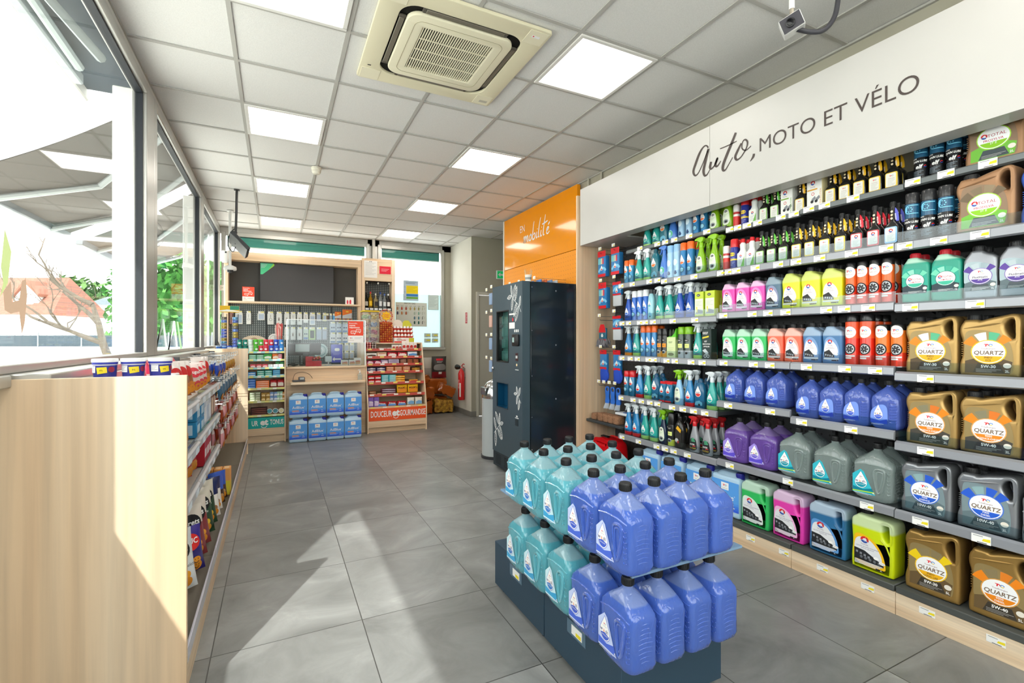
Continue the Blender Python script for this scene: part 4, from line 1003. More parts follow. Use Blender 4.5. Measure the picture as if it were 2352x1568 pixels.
kd('coN', lambda: litre('navy', '3f74a8', '9ab2cc', art=art_cool('', '7fa2d0'), h=.228), 'steel blue coolant bottle', 'coolant', .108, .07)
kd('lhm', lambda: litre('lhm', '1f9c84', 'b4ddc8', 'c2202e', art_oil('', '3fb89a', 'LHM PLUS', None, None, None, '1L', .86, True, ('6fd0b0', '8fdcc0', '3fa890'), '2f9c88', '2a3a44', '1f6f60', 0, .105, under='2a3f4a'), .11, .072, .238, .19), 'teal brake fluid bottle with red cap', 'fluid bottle', .112, .074, 'teal brake fluid bottles')
kd('flu', lambda: litre('atx', '94979d', 'a9acb2', art=art_oil('', '5a3f98', 'Fluidmatic', 'ATX', None, None, '1L', .9, False, ('5a3f98', 'b4c2c8', '9aacb4'), '9fb0b6', '5f7076', '7a5fb0', .002, .1, under='4a545a'), w=.112, d=.072, h=.234, opaque=True, metal=.6), 'silver transmission fluid bottle', 'oil bottle', .113, .074)
kd('g1', lambda: litre('gold1', 'b99a62', 'b99a62', art=art_oil('', '3f6fd0', 'QUARTZ', '9000', None, '5W-30', '1L', .88, True, ('f2e23a', '8a7a58', '6a6a70'), '9c8a5c', '3f3f48', 'c8b070', .002, .1), w=.11, d=.072, h=.24, opaque=True, metal=.55), 'narrow gold oil bottle', 'oil bottle', .112, .074)
kd('s1', lambda: litre('silver1', 'a4a7ac', 'a4a7ac', art=art_oil('', '2f6fc8', 'QUARTZ', '7000', None, '10W-40', '1L', .9, True, ('8f9298', '7a7d84', '2f6fc8'), '8f9298', '30343a', '5a86c0', .002, .1), w=.114, d=.074, h=.24, opaque=True, metal=.65), 'narrow silver oil bottle', 'oil bottle', .115, .076)
kd('wB', lambda: screenwash('blue2', '4a78f8', None, ('7f9ff0', '2d49c8', '3f62d8'), .6, .124, .105, .24, False, volume=False), 'blue ribbed screen wash bottle', 'screen wash', .125, .108, 'blue ribbed screen wash bottles')
kd('wP', lambda: screenwash('purple4', '8a4ae0', .21, ('a48fe8', '5f4fd0', '6f5fd8'), .5, air='b090e8', w=.182, d=.114), 'purple screen wash bottle', 'screen wash', .188, .12)
kd('wC', lambda: screenwash('clear4', 'dff7f5', None, ('39bccf', '147f96', '1a9ab0'), .3, low='a8d84a', w=.184, d=.114), 'clear screen wash bottle', 'screen wash', .2, .12)
kd('q2', lambda: jug('b4935a', art_oil('', 'f2b51c', 'QUARTZ', 'INEO', 'ECS', '5W-30', '2L', 1.32, cx=.0, cz=.105), kind='oil_jug'), 'gold oil jug with amber label', 'oil jug', .196, .098)
kd('q9', lambda: jug('b4935a', art_oil('', 'f28a1f', 'QUARTZ', '9000', 'ESSENCE-DIESEL', '5W-40', '2L', 1.32, wedge=('f28a1f', '8a8468', 'e07a2a'), cz=.105, foot='4a463f', ring_c='e8a860'), h=.262), 'gold oil jug with orange label', 'oil jug', .196, .098)
kd('q7', lambda: jug('9a9da2', art_oil('', '2a5fd0', 'QUARTZ', '7000', 'ESSENCE', '10W-40', '2L', 1.32, wedge=('2f5fd0', '8fb0b4', '2f5fd0'), bg='8a9ea4', foot='66787e', ring_c='4a78d8', cz=.108, under='414f56'), h=.254, metal=.7), 'silver oil jug marked ESSENCE', 'oil jug', .198, .098)
kd('q7d', lambda: jug('9a9da2', art_oil('', '2a5fd0', 'QUARTZ', '7000', 'DIESEL', '10W-40', '2L', 1.32, wedge=('2f5fd0', '8fb0b4', '2f5fd0'), bg='8a9ea4', foot='66787e', ring_c='4a78d8', cz=.108, under='414f56'), h=.256, metal=.7), 'silver oil jug marked DIESEL', 'oil jug', .198, .098)
kd('q5', lambda: jug('a8854a', art_oil('', 'f2b51c', 'QUARTZ', 'INEO', 'LONG LIFE', '5W-30', '5L', 1.4, wedge=('f2d01c', '8f7f5c', '8a7a58'), cz=.125, foot='6a5638'), .205, .13, .302), 'large gold oil jug with yellow label', 'oil jug', .212, .134)
kd('q5d', lambda: jug('a8854a', art_oil('', 'ee8a1c', 'QUARTZ', '9000', 'DIESEL', '5W-40', '5L', 1.4, wedge=('f28a1f', '8f7f5c', 'e8852a'), cz=.125, foot='6a5638', ring_c='e0a04a'), .205, .13, .306), 'large gold oil jug with orange label', 'oil jug', .212, .134)
kd('pro', lambda: jug('9c7656', art_oil('', '8cc81e', 'PROSYLVA', '2T Z', None, None, '2L', 1.3, True, ('6a5a44', '7a6a52', '8a7a60'), '87705a', '6fb83a', '9fd83a', cz=.11, under='3f4a50'), h=.26, metal=.35), 'brown chainsaw oil jug', 'oil jug', .198, .098)
kd('bj', lambda: jug('2f57b4', art_oil('', '8a2f3a', 'NEPTUNA', 'SPEEDER', None, None, '2L', 1.3, True, ('2f57b4', '3f67c4', 'e8e8f0'), '3a5fb8', '2a3f80', '5a7fd0', cz=.11), h=.25, metal=.3), 'blue outboard oil jug', 'oil jug', .198, .098)
kd('c5g', lambda: can5('green', '2fbf62', 'c2e0cc', 'dfeee6', 'UNIVERSEL'), 'large green coolant can', 'coolant can', .2, .124)
kd('c5p', lambda: can5('pink', 'e63fb0', 'e0c2e0', 'f3b4e0', 'SPECIAL ASIATIQUE'), 'large pink coolant can', 'coolant can', .2, .124)
kd('c5b', lambda: can5('blue', '2f6fa0', 'b0c4d8', '5f9ad8', 'SPECIAL PSA'), 'large blue coolant can', 'coolant can', .2, .124)
kd('c5y', lambda: can5('yellow', 'd0e012', 'd2e4b0', 'f6c21c', 'SPECIAL RENAULT'), 'large yellow coolant can', 'coolant can', .205, .124)
kd('fG', lambda: flask('5cb83a', '9fcf7a', 'DIESEL'), 'additive flask with green tag', 'additive', .07, .046, 'green-tagged additive flasks')
kd('fY', lambda: flask('f0b81c', 'f0cf4a', 'DIESEL'), 'additive flask with yellow tag', 'additive', .07, .046, 'yellow-tagged additive flasks')
kd('fR', lambda: flask('e0263a', 'e04a54', 'MOTEUR', True), 'additive flask with red tag', 'additive', .07, .046, 'red-tagged additive flasks')
kd('fB', lambda: flask('5a5fc8', '8fc0e8', 'ADDITIF', True), 'additive flask with violet tag', 'additive', .07, .046, 'violet-tagged additive flasks')
def art_ap(c):
    def a(l, y, w, h):
        l.poly(rect(-w / 2 + .002, .002, w / 2 - .002, h - .002), C('f2f2ee', .4), y); logo_old(l, -.008, h * .78, .013, y - .0002); l.text('TOTAL', -.008, h * .64, .009, C('8c3a4a'), y - .0002)
        l.poly(rect(-w / 2 + .004, h * .56, w * .2, h * .6), C(c, .4), y - .0002); l.poly(ell(-.008, h * .45, .009), C('d04a4a', .4), y - .0003); l.poly(ell(-.008, h * .45, .006), WHITE, y - .0004)
        for q in (-.016, .008): l.poly([(q, h * .3), (q + .02, h * .38), (q + .026, h * .3), (q + .006, h * .2)], C('8a8d94', .3), y - .0003); l.poly(ell(q + .003, h * .22, .009), C('2c2d30', .4), y - .0005)
        l.text('ANTI-POLLUTION', w / 2 - .005, .006, .0125, C(c), y - .0004, 'L', rot=PI / 2, bold=.015)
    return a
kd('bG', lambda: carton(.075, .05, .185, 'e9ebe2', art_ap('7fae3a')), 'white additive box with green lettering', 'box', .078, .054, 'white additive boxes')
kd('bY', lambda: carton(.09, .05, .19, 'ecdca8', art_ap('e0a32a')), 'white additive box with amber lettering', 'box', .092, .054, 'white additive boxes')
def art_gsbox(l, y, w, h):
    l.poly(rect(-w / 2 + .002, .002, w / 2 - .002, h - .002), C('c8d84a', .4), y); l.poly(rect(-w / 2 + .004, h * .12, w / 2 - .004, h * .72), C('e6ecd8', .4), y - .0002)
    l.poly(ell(-.005, h * .86, .016, .009), C('16181a', .4), y - .0003); l.text('GS27', -.005, h * .84, .01, WHITE, y - .0005, bold=.01)
    lines(l, -.03, .025, h * .62, 4, .009, C('8aa53a'), y - .0004); l.poly([(-.035, h * .14), (.035, h * .14), (.035, h * .26), (-.01, h * .32)], C('7d838a', .3), y - .0003); l.poly([(-.022, h * .2), (-.012, h * .2), (-.016, h * .42), (-.026, h * .42)], C('f0d84a', .4), y - .0005)
kd('bS', lambda: carton(.08, .06, .182, 'b4cf2a', art_gsbox), 'lime anti-odour cartons box'.replace(' cartons', ''), 'box', .084, .064, 'lime anti-odour boxes')
def art_kit(l, y, w, h):
    l.poly(rect(-w / 2 + .002, .002, w / 2 - .002, h - .002), C('2a3a38', .4), y); l.text('GS27', -.01, h * .83, .022, WHITE, y - .0003, bold=.02)
    l.poly([(-.036, h * .68), (.02, h * .73), (.02, h * .78), (-.036, h * .73)], C('e8d23a', .4), y - .0003)
    l.text('KIT', -.006, h * .57, .015, WHITE, y - .0004, bold=.02); l.text('RENOVATION', 0, h * .49, .012, WHITE, y - .0004, bold=.02, sx=.85); l.text('OPTIQUES', 0, h * .41, .012, WHITE, y - .0004, bold=.02, sx=.95)
    l.poly([(-.036, h * .3), (-.01, h * .36), (.02, h * .22), (0, h * .16)], C('c4ccd0', .2), y - .0003); l.poly(ring(-.012, h * .12, .008, .012, 0, 6.2, 12), C('dfe6e8', .3), y - .0004); l.poly(ring(.014, h * .12, .008, .012, 0, 6.2, 12), C('dfe6e8', .3), y - .0004)
kd('bK', lambda: carton(.082, .055, .215, '26322f', art_kit), 'dark headlight restoring kit box', 'box', .086, .06, 'dark kit boxes')
def squeegee():
    r = carton(.086, .05, .16, 'cfe0a0', lambda l, y, w, h: (l.poly(rect(-w / 2 + .003, .003, w / 2 - .003, h - .003), C('dbe6b0', .4), y), l.text('GS27', -.004, h * .72, .017, C('4f7a2a'), y - .0003, bold=.02), lines(l, -.03, .03, h * .5, 3, .012, C('7fa53a'), y - .0003), l.poly(ell(.0, .03, .03, .012), C('8a8f6a', .4), y - .0003)), 'squeegee_pack')
    m = MB(); m.prism([(-.043, .14), (.043, .14), (.043, .225), (.028, .19), (-.0, .165), (-.03, .165), (-.043, .15)], -.02, .02, C('5fc82a', .35), bev=.003, seg=1); m.ob('green_top', r)
    m = MB(); m.prism(ell(-.022, .185, .013, .035, 12, -.2, 6.0), -.01, .01, C('24301c', .4)); m.prism(ell(.008, .19, .011, .03, 12, -.2, 6.0), -.008, .012, C('2a3820', .4)); m.ob('handle', r)
    return r
kd('sq', squeegee, 'green windscreen wiper pack', 'pack', .095, .055, 'green wiper packs')
kd('clr', lambda: (lambda r: r)(roundbottle('9fd4e0', '3a3f44', art_round('3aa8c0'), .06, .045, .245, False, 'refill_bottle')), 'clear pump refill bottle', 'bottle', .064, .05)
kd('rT', lambda: roundbottle('1f6f80', '16505f', art_round('e07a3a'), .08, .052, .245), 'dark teal shampoo bottle', 'shampoo bottle', .085, .056)
kd('rB', lambda: roundbottle('1f5f86', '1c4f74', art_round('d8403a'), .084, .055, .212), 'dark blue domed shampoo bottle', 'shampoo bottle', .088, .06)
kd('bM', lambda: roundbottle('1d1c1b', '141414', lambda l, f, a, h: (l.poly(smooth([(-a * .75, h * .12), (a * .75, h * .12), (a * .75, h * .55), (a * .2, h * .72), (-a * .4, h * .72)], 3), C('2c2b29', .4), 0, f), l.poly([(-a * .4, h * .62), (a * .6, h * .5), (a * .7, h * .6), (0, h * .72)], C('e8b02a', .4), -.0003, f), l.poly(ell(-.01, h * .25, a * .4, a * .35), C('b8bcc0', .3), -.0004, f), l.poly(ell(.004, h * .2, a * .2, a * .22), C('c02a2a', .4), -.0006, f)), .088, .055, .235, False, 'wheel_gel_bottle'), 'black wheel gel bottle', 'bottle', .09, .058)
def redcap():
    r = E0('additive_bottle'); m = MB(); m.loft([(0, .029, .02, 4), (.004, .031, .022, 4), (.095, .031, .022, 4), (.115, .02, .018), (.125, .017, .017), (.155, .019, .019), (.165, .012, .012), (.17, .011, .011)], C('e4e8e4', .35), 22); m.ob('bottle', r)
    c = MB(); capgeo(c, 0, .166, .0125, .024, C('d8232a', .4)); c.ob('cap', r)
    l = MB(); l.poly(rrect(-.026, .012, .026, .1, .006), C('f1f4ee', .4), -.0226); l.poly([(-.0, .012), (.026, .012), (.026, .075)], C('7fc05a', .4), -.0228); logo_old(l, 0, .078, .009, -.023); lines(l, -.016, .016, .06, 5, .007, GREY, -.023); l.ob('label', r); return r
kd('wR', redcap, 'white additive bottle with red cap', 'additive', .066, .048, 'red-capped additive bottles')
def twinpack():
    r = E0('freshener_pack'); m = MB(); m.loft([(0, .028, .012, 6), (.02, .031, .02, 5), (.1, .031, .02, 5), (.135, .03, .004, 8)], C('1f6f96', .35, coat=.3), 20); m.ob('pouch', r)
    l = MB(); l.poly(rect(-.03, .136, .03, .156), C('d8232a', .4), -.004); l.poly(rect(-.03, .0, .03, .012), C('d8232a', .4), -.0205); l.poly(drop(0, .085, .019, .042), C('f5f5f5', .4), -.021); l.poly(ring(0, .085, 0, .016, 3.4, 6.0, 8), C('d8403a', .4), -.0213); l.text('wash', 0, .088, .012, C('2b5a8a'), -.0215)
    l.poly(ell(0, .04, .02, .012), C('12384e', .4), -.021); l.ob('label', r); return r
kd('tp', twinpack, 'small blue pouch with red header', 'pouch', .064, .044, 'small blue pouches')
def adblue():
    r = E0('adblue_can'.replace('adblue', 'diesel_fluid')); m = MB(); mt = level_mat('adblue_can', 'b4d4ee', 'd3e6f2', .3, .3)
    w, d, h = .22, .19, .30
    m.box(-w / 2, -d / 2, 0, w / 2, d / 2, h * .9, mt, .022, 3)
    m.loft([(h * .88, .1, .085, 5), (h * .95, .075, .07, 4), (h * .965, .06, .06, 4)], mt, 24)
    m.ob('body', r)
    m = MB(); m.tube([(-.06, -.0, h * .93), (-.055, 0, h * .985), (-.03, 0, h * 1.0), (.03, 0, h * 1.0), (.055, 0, h * .985), (.06, 0, h * .93)], .011, C('c6dff0', .35), 8); m.ob('handle', r)
    c = MB(); capgeo(c, .082, h * .86, .026, .04, C('2b2f96', .4), -.05); c.ob('cap', r)
    l = MB(); y = -d / 2 - .0008
    l.poly(rect(-.105, .045, .105, .235), C('5aa2ee', .35), y)
    for i in range(4): l.poly(rect(-.105, .045 + .0 , .105, .1 - i * .014), C(('4f94ec', '437fe6', '3a70e2', '335fdc')[i], .35), y - .0001 * (i + 1))
    l.poly(rect(-.03, .175, .028, .222), C('f6f8fa', .4), y - .0006); logo_new(l, -.002, .203, .016, y - .0008); l.text('TotalEnergies', -.001, .182, .0085, GREY, y - .0008)
    l.text('AdBlue', -.002, .118, .047, WHITE, y - .0008, bold=.005); l.text('®', .073, .14, .012, WHITE, y - .0008)
    l.poly(rect(-.072, .085, .005, .096), C('f29a5a', .4), y - .0008); lines(l, -.072, .03, .08, 2, .008, C('cfe0f8'), y - .0008, .002); l.text('10 L', .06, .085, .011, WHITE, y - .0008, bold=.02); l.poly(rect(.045, .066, .075, .07), WHITE, y - .0008)
    l.ob('label', r); return r
kd('ad', adblue, 'pale blue ten-litre jerrycan', 'jerrycan', .224, .194)
SHELF = ['top shelf', 'second shelf down', 'third shelf down', 'fourth shelf down', 'fifth shelf down', 'sixth shelf down', 'bottom deck']
ROWS = {
 0: "sT 3.163 3.055;rT 2.955;sF 2.87;aF 2.762 2.687;aO 2.615 2.545;sG 2.475 2.365;gr 2.262;wd 2.205;wR 2.135;fG 2.06 1.985;bG 1.91;fY 1.825;bY 1.748;fY 1.65 1.577 1.503 1.428 1.353;ch 1.235 1.172 1.109;pro 1.035 .82",
 1: "aP 3.278 3.218;sT 3.155 3.052;rT 2.95;sF 2.862;aF 2.778 2.712;aO 2.645 2.58;sG 2.51 2.395;gr 2.262;wd 2.208;wR 2.145 2.078;fG 2.012 1.938 1.862;fY 1.782 1.706 1.624 1.543;fR 1.464 1.386;fB 1.308;ch 1.228 1.164 1.1;pro 1.03;bj .825",
 2: "sB 3.285;aW 3.185 3.118 3.05;clr 2.985;sT 2.912 2.81;sB 2.705 2.602;bS 2.492 2.4;coP 2.262 2.156 2.05;coB 1.942;coY 1.838 1.724;coY 1.61;cR 1.492 1.436 1.38 1.324;lhm 1.232 1.118;flu 1.003 .888",
 3: "sO 3.285;sT 3.18;aO 3.076 3.012 2.948;aK 2.882 2.826;sq 2.768;aL 2.668 2.602;sT 2.53;bK 2.428;coG 2.262 2.152 2.043;coO 1.934 1.824;coN 1.714 1.605;cT 1.496 1.426;cO 1.354 1.287;q2 1.216 1.016;g1 .815",
 4: "aR 3.285 3.216;sR 3.145;sT 3.045;rB 2.944;tp 2.85 2.784;sL 2.714;sR 2.608;rB 2.505;sT 2.41;wB 2.235 2.088 1.94;wB 1.75 1.622 1.494 1.366;q9 1.216 1.016;g1 .815",
 5: "sR 3.285 3.185;sT 3.08 2.977;sD 2.872;aB 2.772;bM 2.695;sS 2.57 2.455;wP 2.255 2.06;wC 1.868 1.664;wC 1.458;q7 1.236;q7d 1.026;s1 .82",
 6: "ad 3.08 2.83 2.58 2.345;c5g 2.118;c5p 1.9;c5b 1.68;c5y 1.462;q5 1.222;q5d .99",
}
DEEP = dict(cR=3, cT=3, cO=3, fG=3, fY=3, fR=3, fB=3, sS=3, coP=3, coG=3, coO=3, coN=3, coY=2, wB=2, wP=2, wC=2, q2=3, q9=3, q7=3, q7d=3, q5=2, q5d=2, pro=2, bj=2, ad=1, c5g=1, c5p=1, c5b=1, c5y=1, ch=2, bG=1, bY=1, aP=2, bK=1, sq=1, gr=2, wd=2, wR=2, tp=2, sT=3, sB=3, rB=2, rT=2)
ROWN = ['front row', 'second row', 'third row']
def stock():
    for L, spec in ROWS.items():
        runs = []
        for q in spec.split(';'):
            p = q.split(); runs.append((p[0], [float(v) for v in p[1:]]))
        tot = {}
        for k, ys in runs: tot[k] = tot.get(k, 0) + len(ys)
        cnt = {}
        for k, ys in runs:
            fn, desc, cat, w, d, plural = K[k]
            i = bay_of(ys[0] - w / 2)
            TAGY[L].setdefault(i, []).append(ys[0] - w / 2 + .03)
            if len(ys) > 2: TAGY[L].setdefault(bay_of(ys[2] - w / 2), []).append(ys[2] - w / 2 + .03)
            for y in ys:
                n = cnt[k] = cnt.get(k, 0) + 1
                yc = y - w / 2
                b = bay_of(yc); z = .14 if L == 6 else ZS[L][b] - .006
                if L < 6 and y > YB[b] and b > 0: z = max(z, ZS[L][b - 1] - .006)
                x0 = 2.78 if L == 0 else 2.682
                deep = DEEP.get(k, 2)
                if L == 0: deep = min(deep, 2)
                for row in range(deep):
                    x = x0 + d / 2 + row * (d + .004)
                    if x + d / 2 > 3.05: break
                    nm = ''
                    if tot[k] > 1: nm = ', ' + ORD[n - 1] + ' from end panel'
                    lab = desc + nm + (', ' + ROWN[row] if deep > 1 and row + 1 < 9 else '') + ', ' + SHELF[L]
                    # cut only when over the limit
                    put(k, fn, lab, cat, (x, yc, z + .0015), -PI / 2 + R.uniform(-.03, .03), plural + ', ' + SHELF[L])
stock()
build_bays()
# sign over the shelves
r = thing('shelf_sign', 'long white fascia sign reading Auto, MOTO ET VÉLO above product shelves', 'sign')
WS = noise_mat('sign_white', 'c2c1be', 'c6c5c2', 2, .35)
for y0, y1 in ((-.5, .74), (.742, 2.301), (2.303, 3.83)):
    m = MB(); m.box(2.62, y0, 2.215, 2.64, y1, 2.752, WS, .001); m.box(2.64, y0, 2.215, 2.74, y1, 2.228, WS); m.box(2.64, y0, 2.738, 2.74, y1, 2.752, WS); m.ob('panel', r)
m = MB(); m.box(2.64, 3.81, 2.228, 3.08, 3.829, 2.738, WS); m.box(2.64, 3.3, 2.216, 3.06, 3.829, 2.228, WS); m.ob('return_end', r)
INKB = C('4a413e', .5)
def stroke(m, pts, ws, mat, fn, k=5):
    P = smooth([tuple(p) for p in pts], k, False); n = len(P); L_ = []; R_ = []
    for i in range(n):
        a = P[max(0, i - 1)]; b = P[min(n - 1, i + 1)]; dx, dz = b[0] - a[0], b[1] - a[1]; q = math.hypot(dx, dz) or 1
        t = i / (n - 1) * (len(ws) - 1); j = min(int(t), len(ws) - 2) if len(ws) > 1 else 0
        w_ = ws[j] + (ws[min(j + 1, len(ws) - 1)] - ws[j]) * (t - j)
        L_.append((P[i][0] - dz / q * w_ / 2, P[i][1] + dx / q * w_ / 2)); R_.append((P[i][0] + dz / q * w_ / 2, P[i][1] - dx / q * w_ / 2))
    V = [fn(*p) for p in L_] + [fn(*p) for p in R_]
    m.add(V, [(i, i + 1, n + i + 1, n + i) for i in range(n - 1)], mat)
AUTO = [[(2.312, 2.608), (2.33, 2.63), (2.357, 2.626), (2.388, 2.595), (2.419, 2.54), (2.441, 2.489), (2.424, 2.455), (2.395, 2.467), (2.357, 2.52), (2.316, 2.592)],
[(2.31, 2.601), (2.333, 2.534), (2.352, 2.469), (2.344, 2.432), (2.324, 2.43), (2.3, 2.456)],
[(2.289, 2.506), (2.298, 2.474), (2.287, 2.458), (2.258, 2.476), (2.235, 2.517)],
[(2.237, 2.513), (2.254, 2.475), (2.238, 2.46), (2.211, 2.486)],
[(2.097, 2.627), (2.122, 2.58), (2.164, 2.509), (2.192, 2.454), (2.194, 2.422), (2.176, 2.415), (2.147, 2.446), (2.12, 2.478)],
[(2.217, 2.567), (2.155, 2.566), (2.089, 2.57)],
[(2.056, 2.545), (2.084, 2.506), (2.101, 2.474), (2.087, 2.451), (2.056, 2.462), (2.021, 2.501), (2.013, 2.536), (2.029, 2.557), (2.047, 2.549), (2.052, 2.512), (2.025, 2.489), (1.988, 2.503)],
[(1.968, 2.448), (1.974, 2.43), (1.994, 2.41)]]
WID = [[.012, .008, .012, .02, .022, .02, .012, .008, .008, .01], [.02, .022, .022, .016, .01, .005], [.018, .02, .012, .008, .012], [.018, .02, .012, .006], [.016, .02, .022, .022, .018, .01, .007, .006], [.007, .008, .006], [.012, .018, .018, .012, .008, .01, .012, .01, .008, .008, .008, .006], [.016, .016, .004]]
m = MB(); f = lambda y, z: (2.6185, y, z)
for p, w_ in zip(AUTO, WID): stroke(m, p, w_, INKB, f)
g_ = lambda x, z, l: (2.6185, -x, z)
for st, ya, yb, zb in (('MOTO', 1.93, 1.60, 2.45), ('ET', 1.535, 1.40, 2.447), ('VÉLO', 1.36, 1.14, 2.438)): pass
vs_, fs_, x0, x1 = text_geo('MOTO ET VÉLO', .0)
sz = .118; k_ = .80 / ((x1 - x0) * sz)
m.ob('script_lettering', r); m = MB()
m.text('MOTO ET VÉLO', -1.93, 2.446, sz, INKB, 0, 'L', sx=k_, fn=g_, res=6, bold=-.004)
m.ob('lettering', r)
# wooden end panel
solo(MB().box(2.6, 3.85, 0, 3.085, 3.872, 2.7, OAKZ, .001), 'end_panel', 'tall pale wood end panel between shelves and black vending machine', 'panel')
# thin back panel and hooks beside the end panel
m = MB(); m.box(3.055, 3.294, .1, 3.075, 3.848, 2.21, PEG); solo(m, 'hook_panel', 'dark perforated back panel behind the hanging cleaning gloves', 'panel')
def hook(x0, y, z, L=.3):
    m = MB(); ch = C('9a9ca0', .3, .9)
    m.tube([(3.055, y, z), (x0, y, z), (x0 - .012, y, z + .008)], .0028, ch, 6); m.tube([(3.055, y, z + .035), (x0 - .004, y, z + .035)], .0022, ch, 6)
    return m
def hooktag(m, x, y, z):
    m.box(x - .016, y - .022, z + .022, x - .014, y + .022, z + .05, WHITE); m.box(x - .0165, y - .016, z + .026, x - .016, y + .0, z + .036, C('f0dd2e', .5))
def pack(kind, a, b, h, red=True, body='2f7fc0', extra=None):
    r = E0(kind); m = MB(); m.box(-a / 2, -b / 2, -h, a / 2, b / 2, 0, C(body, .35, coat=.3), .008, 2); m.ob('packet', r)
    l = MB(); y = -b / 2 - .0008; l.poly(rect(-a / 2, -h * .05, a / 2, h * .22), C('d8202c', .4), y); l.poly(rect(-a / 2 + .002, -h, a / 2 - .002, -h * .86), C('d8202c', .4), y)
    l.poly(ring(a * .1, -h * .9, a * .42, a * .62, .6, 2.7, 12), C('7fc8ec', .4), y - .0002); 
    if extra: extra(l, y, a, h)
    l.poly(drop(-.0, -h * .62, .017, .034), C('f6f6f6', .4), y - .0004); l.poly(ring(0, -h * .62, 0, .014, 3.4, 6, 8), C('d8403a', .4), y - .0006); l.text('wash', 0, -h * .61, .011, C('2b5a8a'), y - .0007)
    l.ob('label', r); return r
def sponge_x(l, y, a, h):
    for i, c_ in enumerate(('7fd0d8', '8fd8d0', 'f0d8b0', 'e0404a')): l.poly(rect(-a * .42 + i * a * .18, -h * .4, -a * .28 + i * a * .18, -h * .12), C(c_, .4), y - .0001)
def mitt():
    r = E0('wash_mitt'); m = MB(); m.box(-.06, -.012, -.17, .06, .012, .0, C('1f6580', .4, coat=.2), .006, 1); m.ob('packet', r)
    l = MB(); y = -.013; l.poly([(-.06, -.06), (.06, -.06), (.05, .0), (.03, .05), (-.03, .05), (-.05, 0)], C('d8202c', .4), y); l.poly(rect(-.058, -.168, .058, -.15), C('d8202c', .4), y - .0002); l.poly(drop(0, -.105, .018, .036), C('f6f6f6', .4), y - .0003); l.text('wash', 0, -.104, .011, C('2b5a8a'), y - .0005); l.ob('label', r)
    m = MB(); rr = random.Random(5); fm = C('77757a', .9)
    for i in range(170):
        x = rr.uniform(-.075, .075); y_ = rr.uniform(-.03, .03); z = rr.uniform(-.24, -.17)
        m.tube([(x * .85, y_, z + .03), (x, y_ * 1.3, z), (x * 1.08, y_ * 1.2 + rr.uniform(-.01, .01), z - .025)], .005, fm, 5)
    m.box(-.06, -.022, -.235, .06, .022, -.165, fm, .01); m.ob('microfibre_fringe', r); r.scale = (.9, .9, .7); return r
def gloves():
    r = pack('cleaning_glove', .105, .03, .15); m = MB(); bm_ = C('2a4fc0', .85)
    m.loft([(-.27, .03, .012), (-.25, .055, .02), (-.19, .058, .022), (-.14, .05, .015, 4)], bm_, 24); m.tube([(.045, -.005, -.16), (.062, -.006, -.2), (.058, -.006, -.235)], .013, bm_, 8); m.ob('glove', r); return r
def towel():
    r = pack('cloth_packet', .12, .03, .1); m = MB(); m.box(-.058, -.014, -.2, .058, .014, -.098, C('c6cbd0', .8), .008, 2); m.ob('folded_cloth', r); return r
def brush():
    r = E0('wheel_brush'); m = MB(); b_ = C('2f6fd0', .35, coat=.3); m.prism(smooth([(-.02, 0), (.02, 0), (.024, -.05), (.018, -.1), (.03, -.15), (.0, -.175), (-.026, -.15), (-.016, -.1), (-.024, -.05)], 4), -.012, .012, b_, [ell(0, -.03, .012, .018, 12)], bev=.004); m.ob('handle', r)
    m = MB()
    for i in range(26): m.tube([(-.018 + (i % 9) * .0045, -.01, -.155), (-.026 + (i % 9) * .0065, -.03, -.2 - (i // 9) * .004)], .0018, C('c8d0da', .6), 4)
    m.ob('bristles', r); return r
HK = [('sponge_pack', lambda: pack('sponge_pack', .12, .05, .2, extra=sponge_x), 'sponge', 2.13, [(3.70, 'boxed sponge pack hanging on highest hook beside wood end panel'), (3.50, 'sponge pack with grey insert hanging on highest hook, nearer shelves')], 'sponge packs on the hooks'),
      ('sponge_pack2', lambda: pack('sponge_pack', .12, .05, .2, extra=sponge_x), 'sponge', 1.83, [(3.69, 'boxed sponge pack hanging on second hook row by end panel')], 'sponge packs on the hooks'),
      ('towel', towel, 'cloth', 1.84, [(3.49, 'grey folded cloth packet hanging on the second hook row')], 'cloth packets on the hooks'),
      ('mitt', mitt, 'wash mitt', 1.50, [(3.71, 'grey noodle wash mitt in red packaging beside end panel')], 'wash mitts on the hooks'),
      ('towel2', towel, 'cloth', 1.53, [(3.49, 'folded cloth packet hanging beside the grey noodle mitt')], 'cloth packets on the hooks'),
      ('gloves', gloves, 'glove', 1.205, [(3.69, 'blue cleaning glove pack beside the wood end panel'), (3.49, 'blue cleaning glove pack half hidden behind red-capped cans')], 'cleaning glove packs')]
for key, fn, cat, z, L, grp in HK:
    for y, lab in L:
        put('hk' + key, fn, lab, cat, (2.80, y, z - (.075 if key == 'mitt' else .02)), -PI / 2, grp)
        m = hook(2.77, y, z); hooktag(m, 2.77, y, z + .01); solo(m, 'display_hook', 'chrome hook carrying the ' + ' '.join(lab.split()[:7]), 'hook', group='chrome display hooks')
for n, y in enumerate((3.72, 3.64, 3.56, 3.48)):
    m = hook(2.77, y, .88); hooktag(m, 2.77, y, .885); solo(m, 'display_hook', 'chrome hook over the sponge blocks, %s from wood end panel' % ORD[n], 'hook', group='chrome display hooks')
    if n > 0: put('brush', brush, 'blue wheel brush hanging on low hook, %s from wood end panel' % ORD[n], 'brush', (2.80, y, .878), -PI / 2 + .4, 'blue wheel brushes')
m = MB(); m.box(2.70, 3.3, .53, 3.05, 3.845, .555, STEEL, .003); solo(m, 'short_shelf', 'short dark shelf holding brown sponge blocks above red jerrycan', 'shelf')
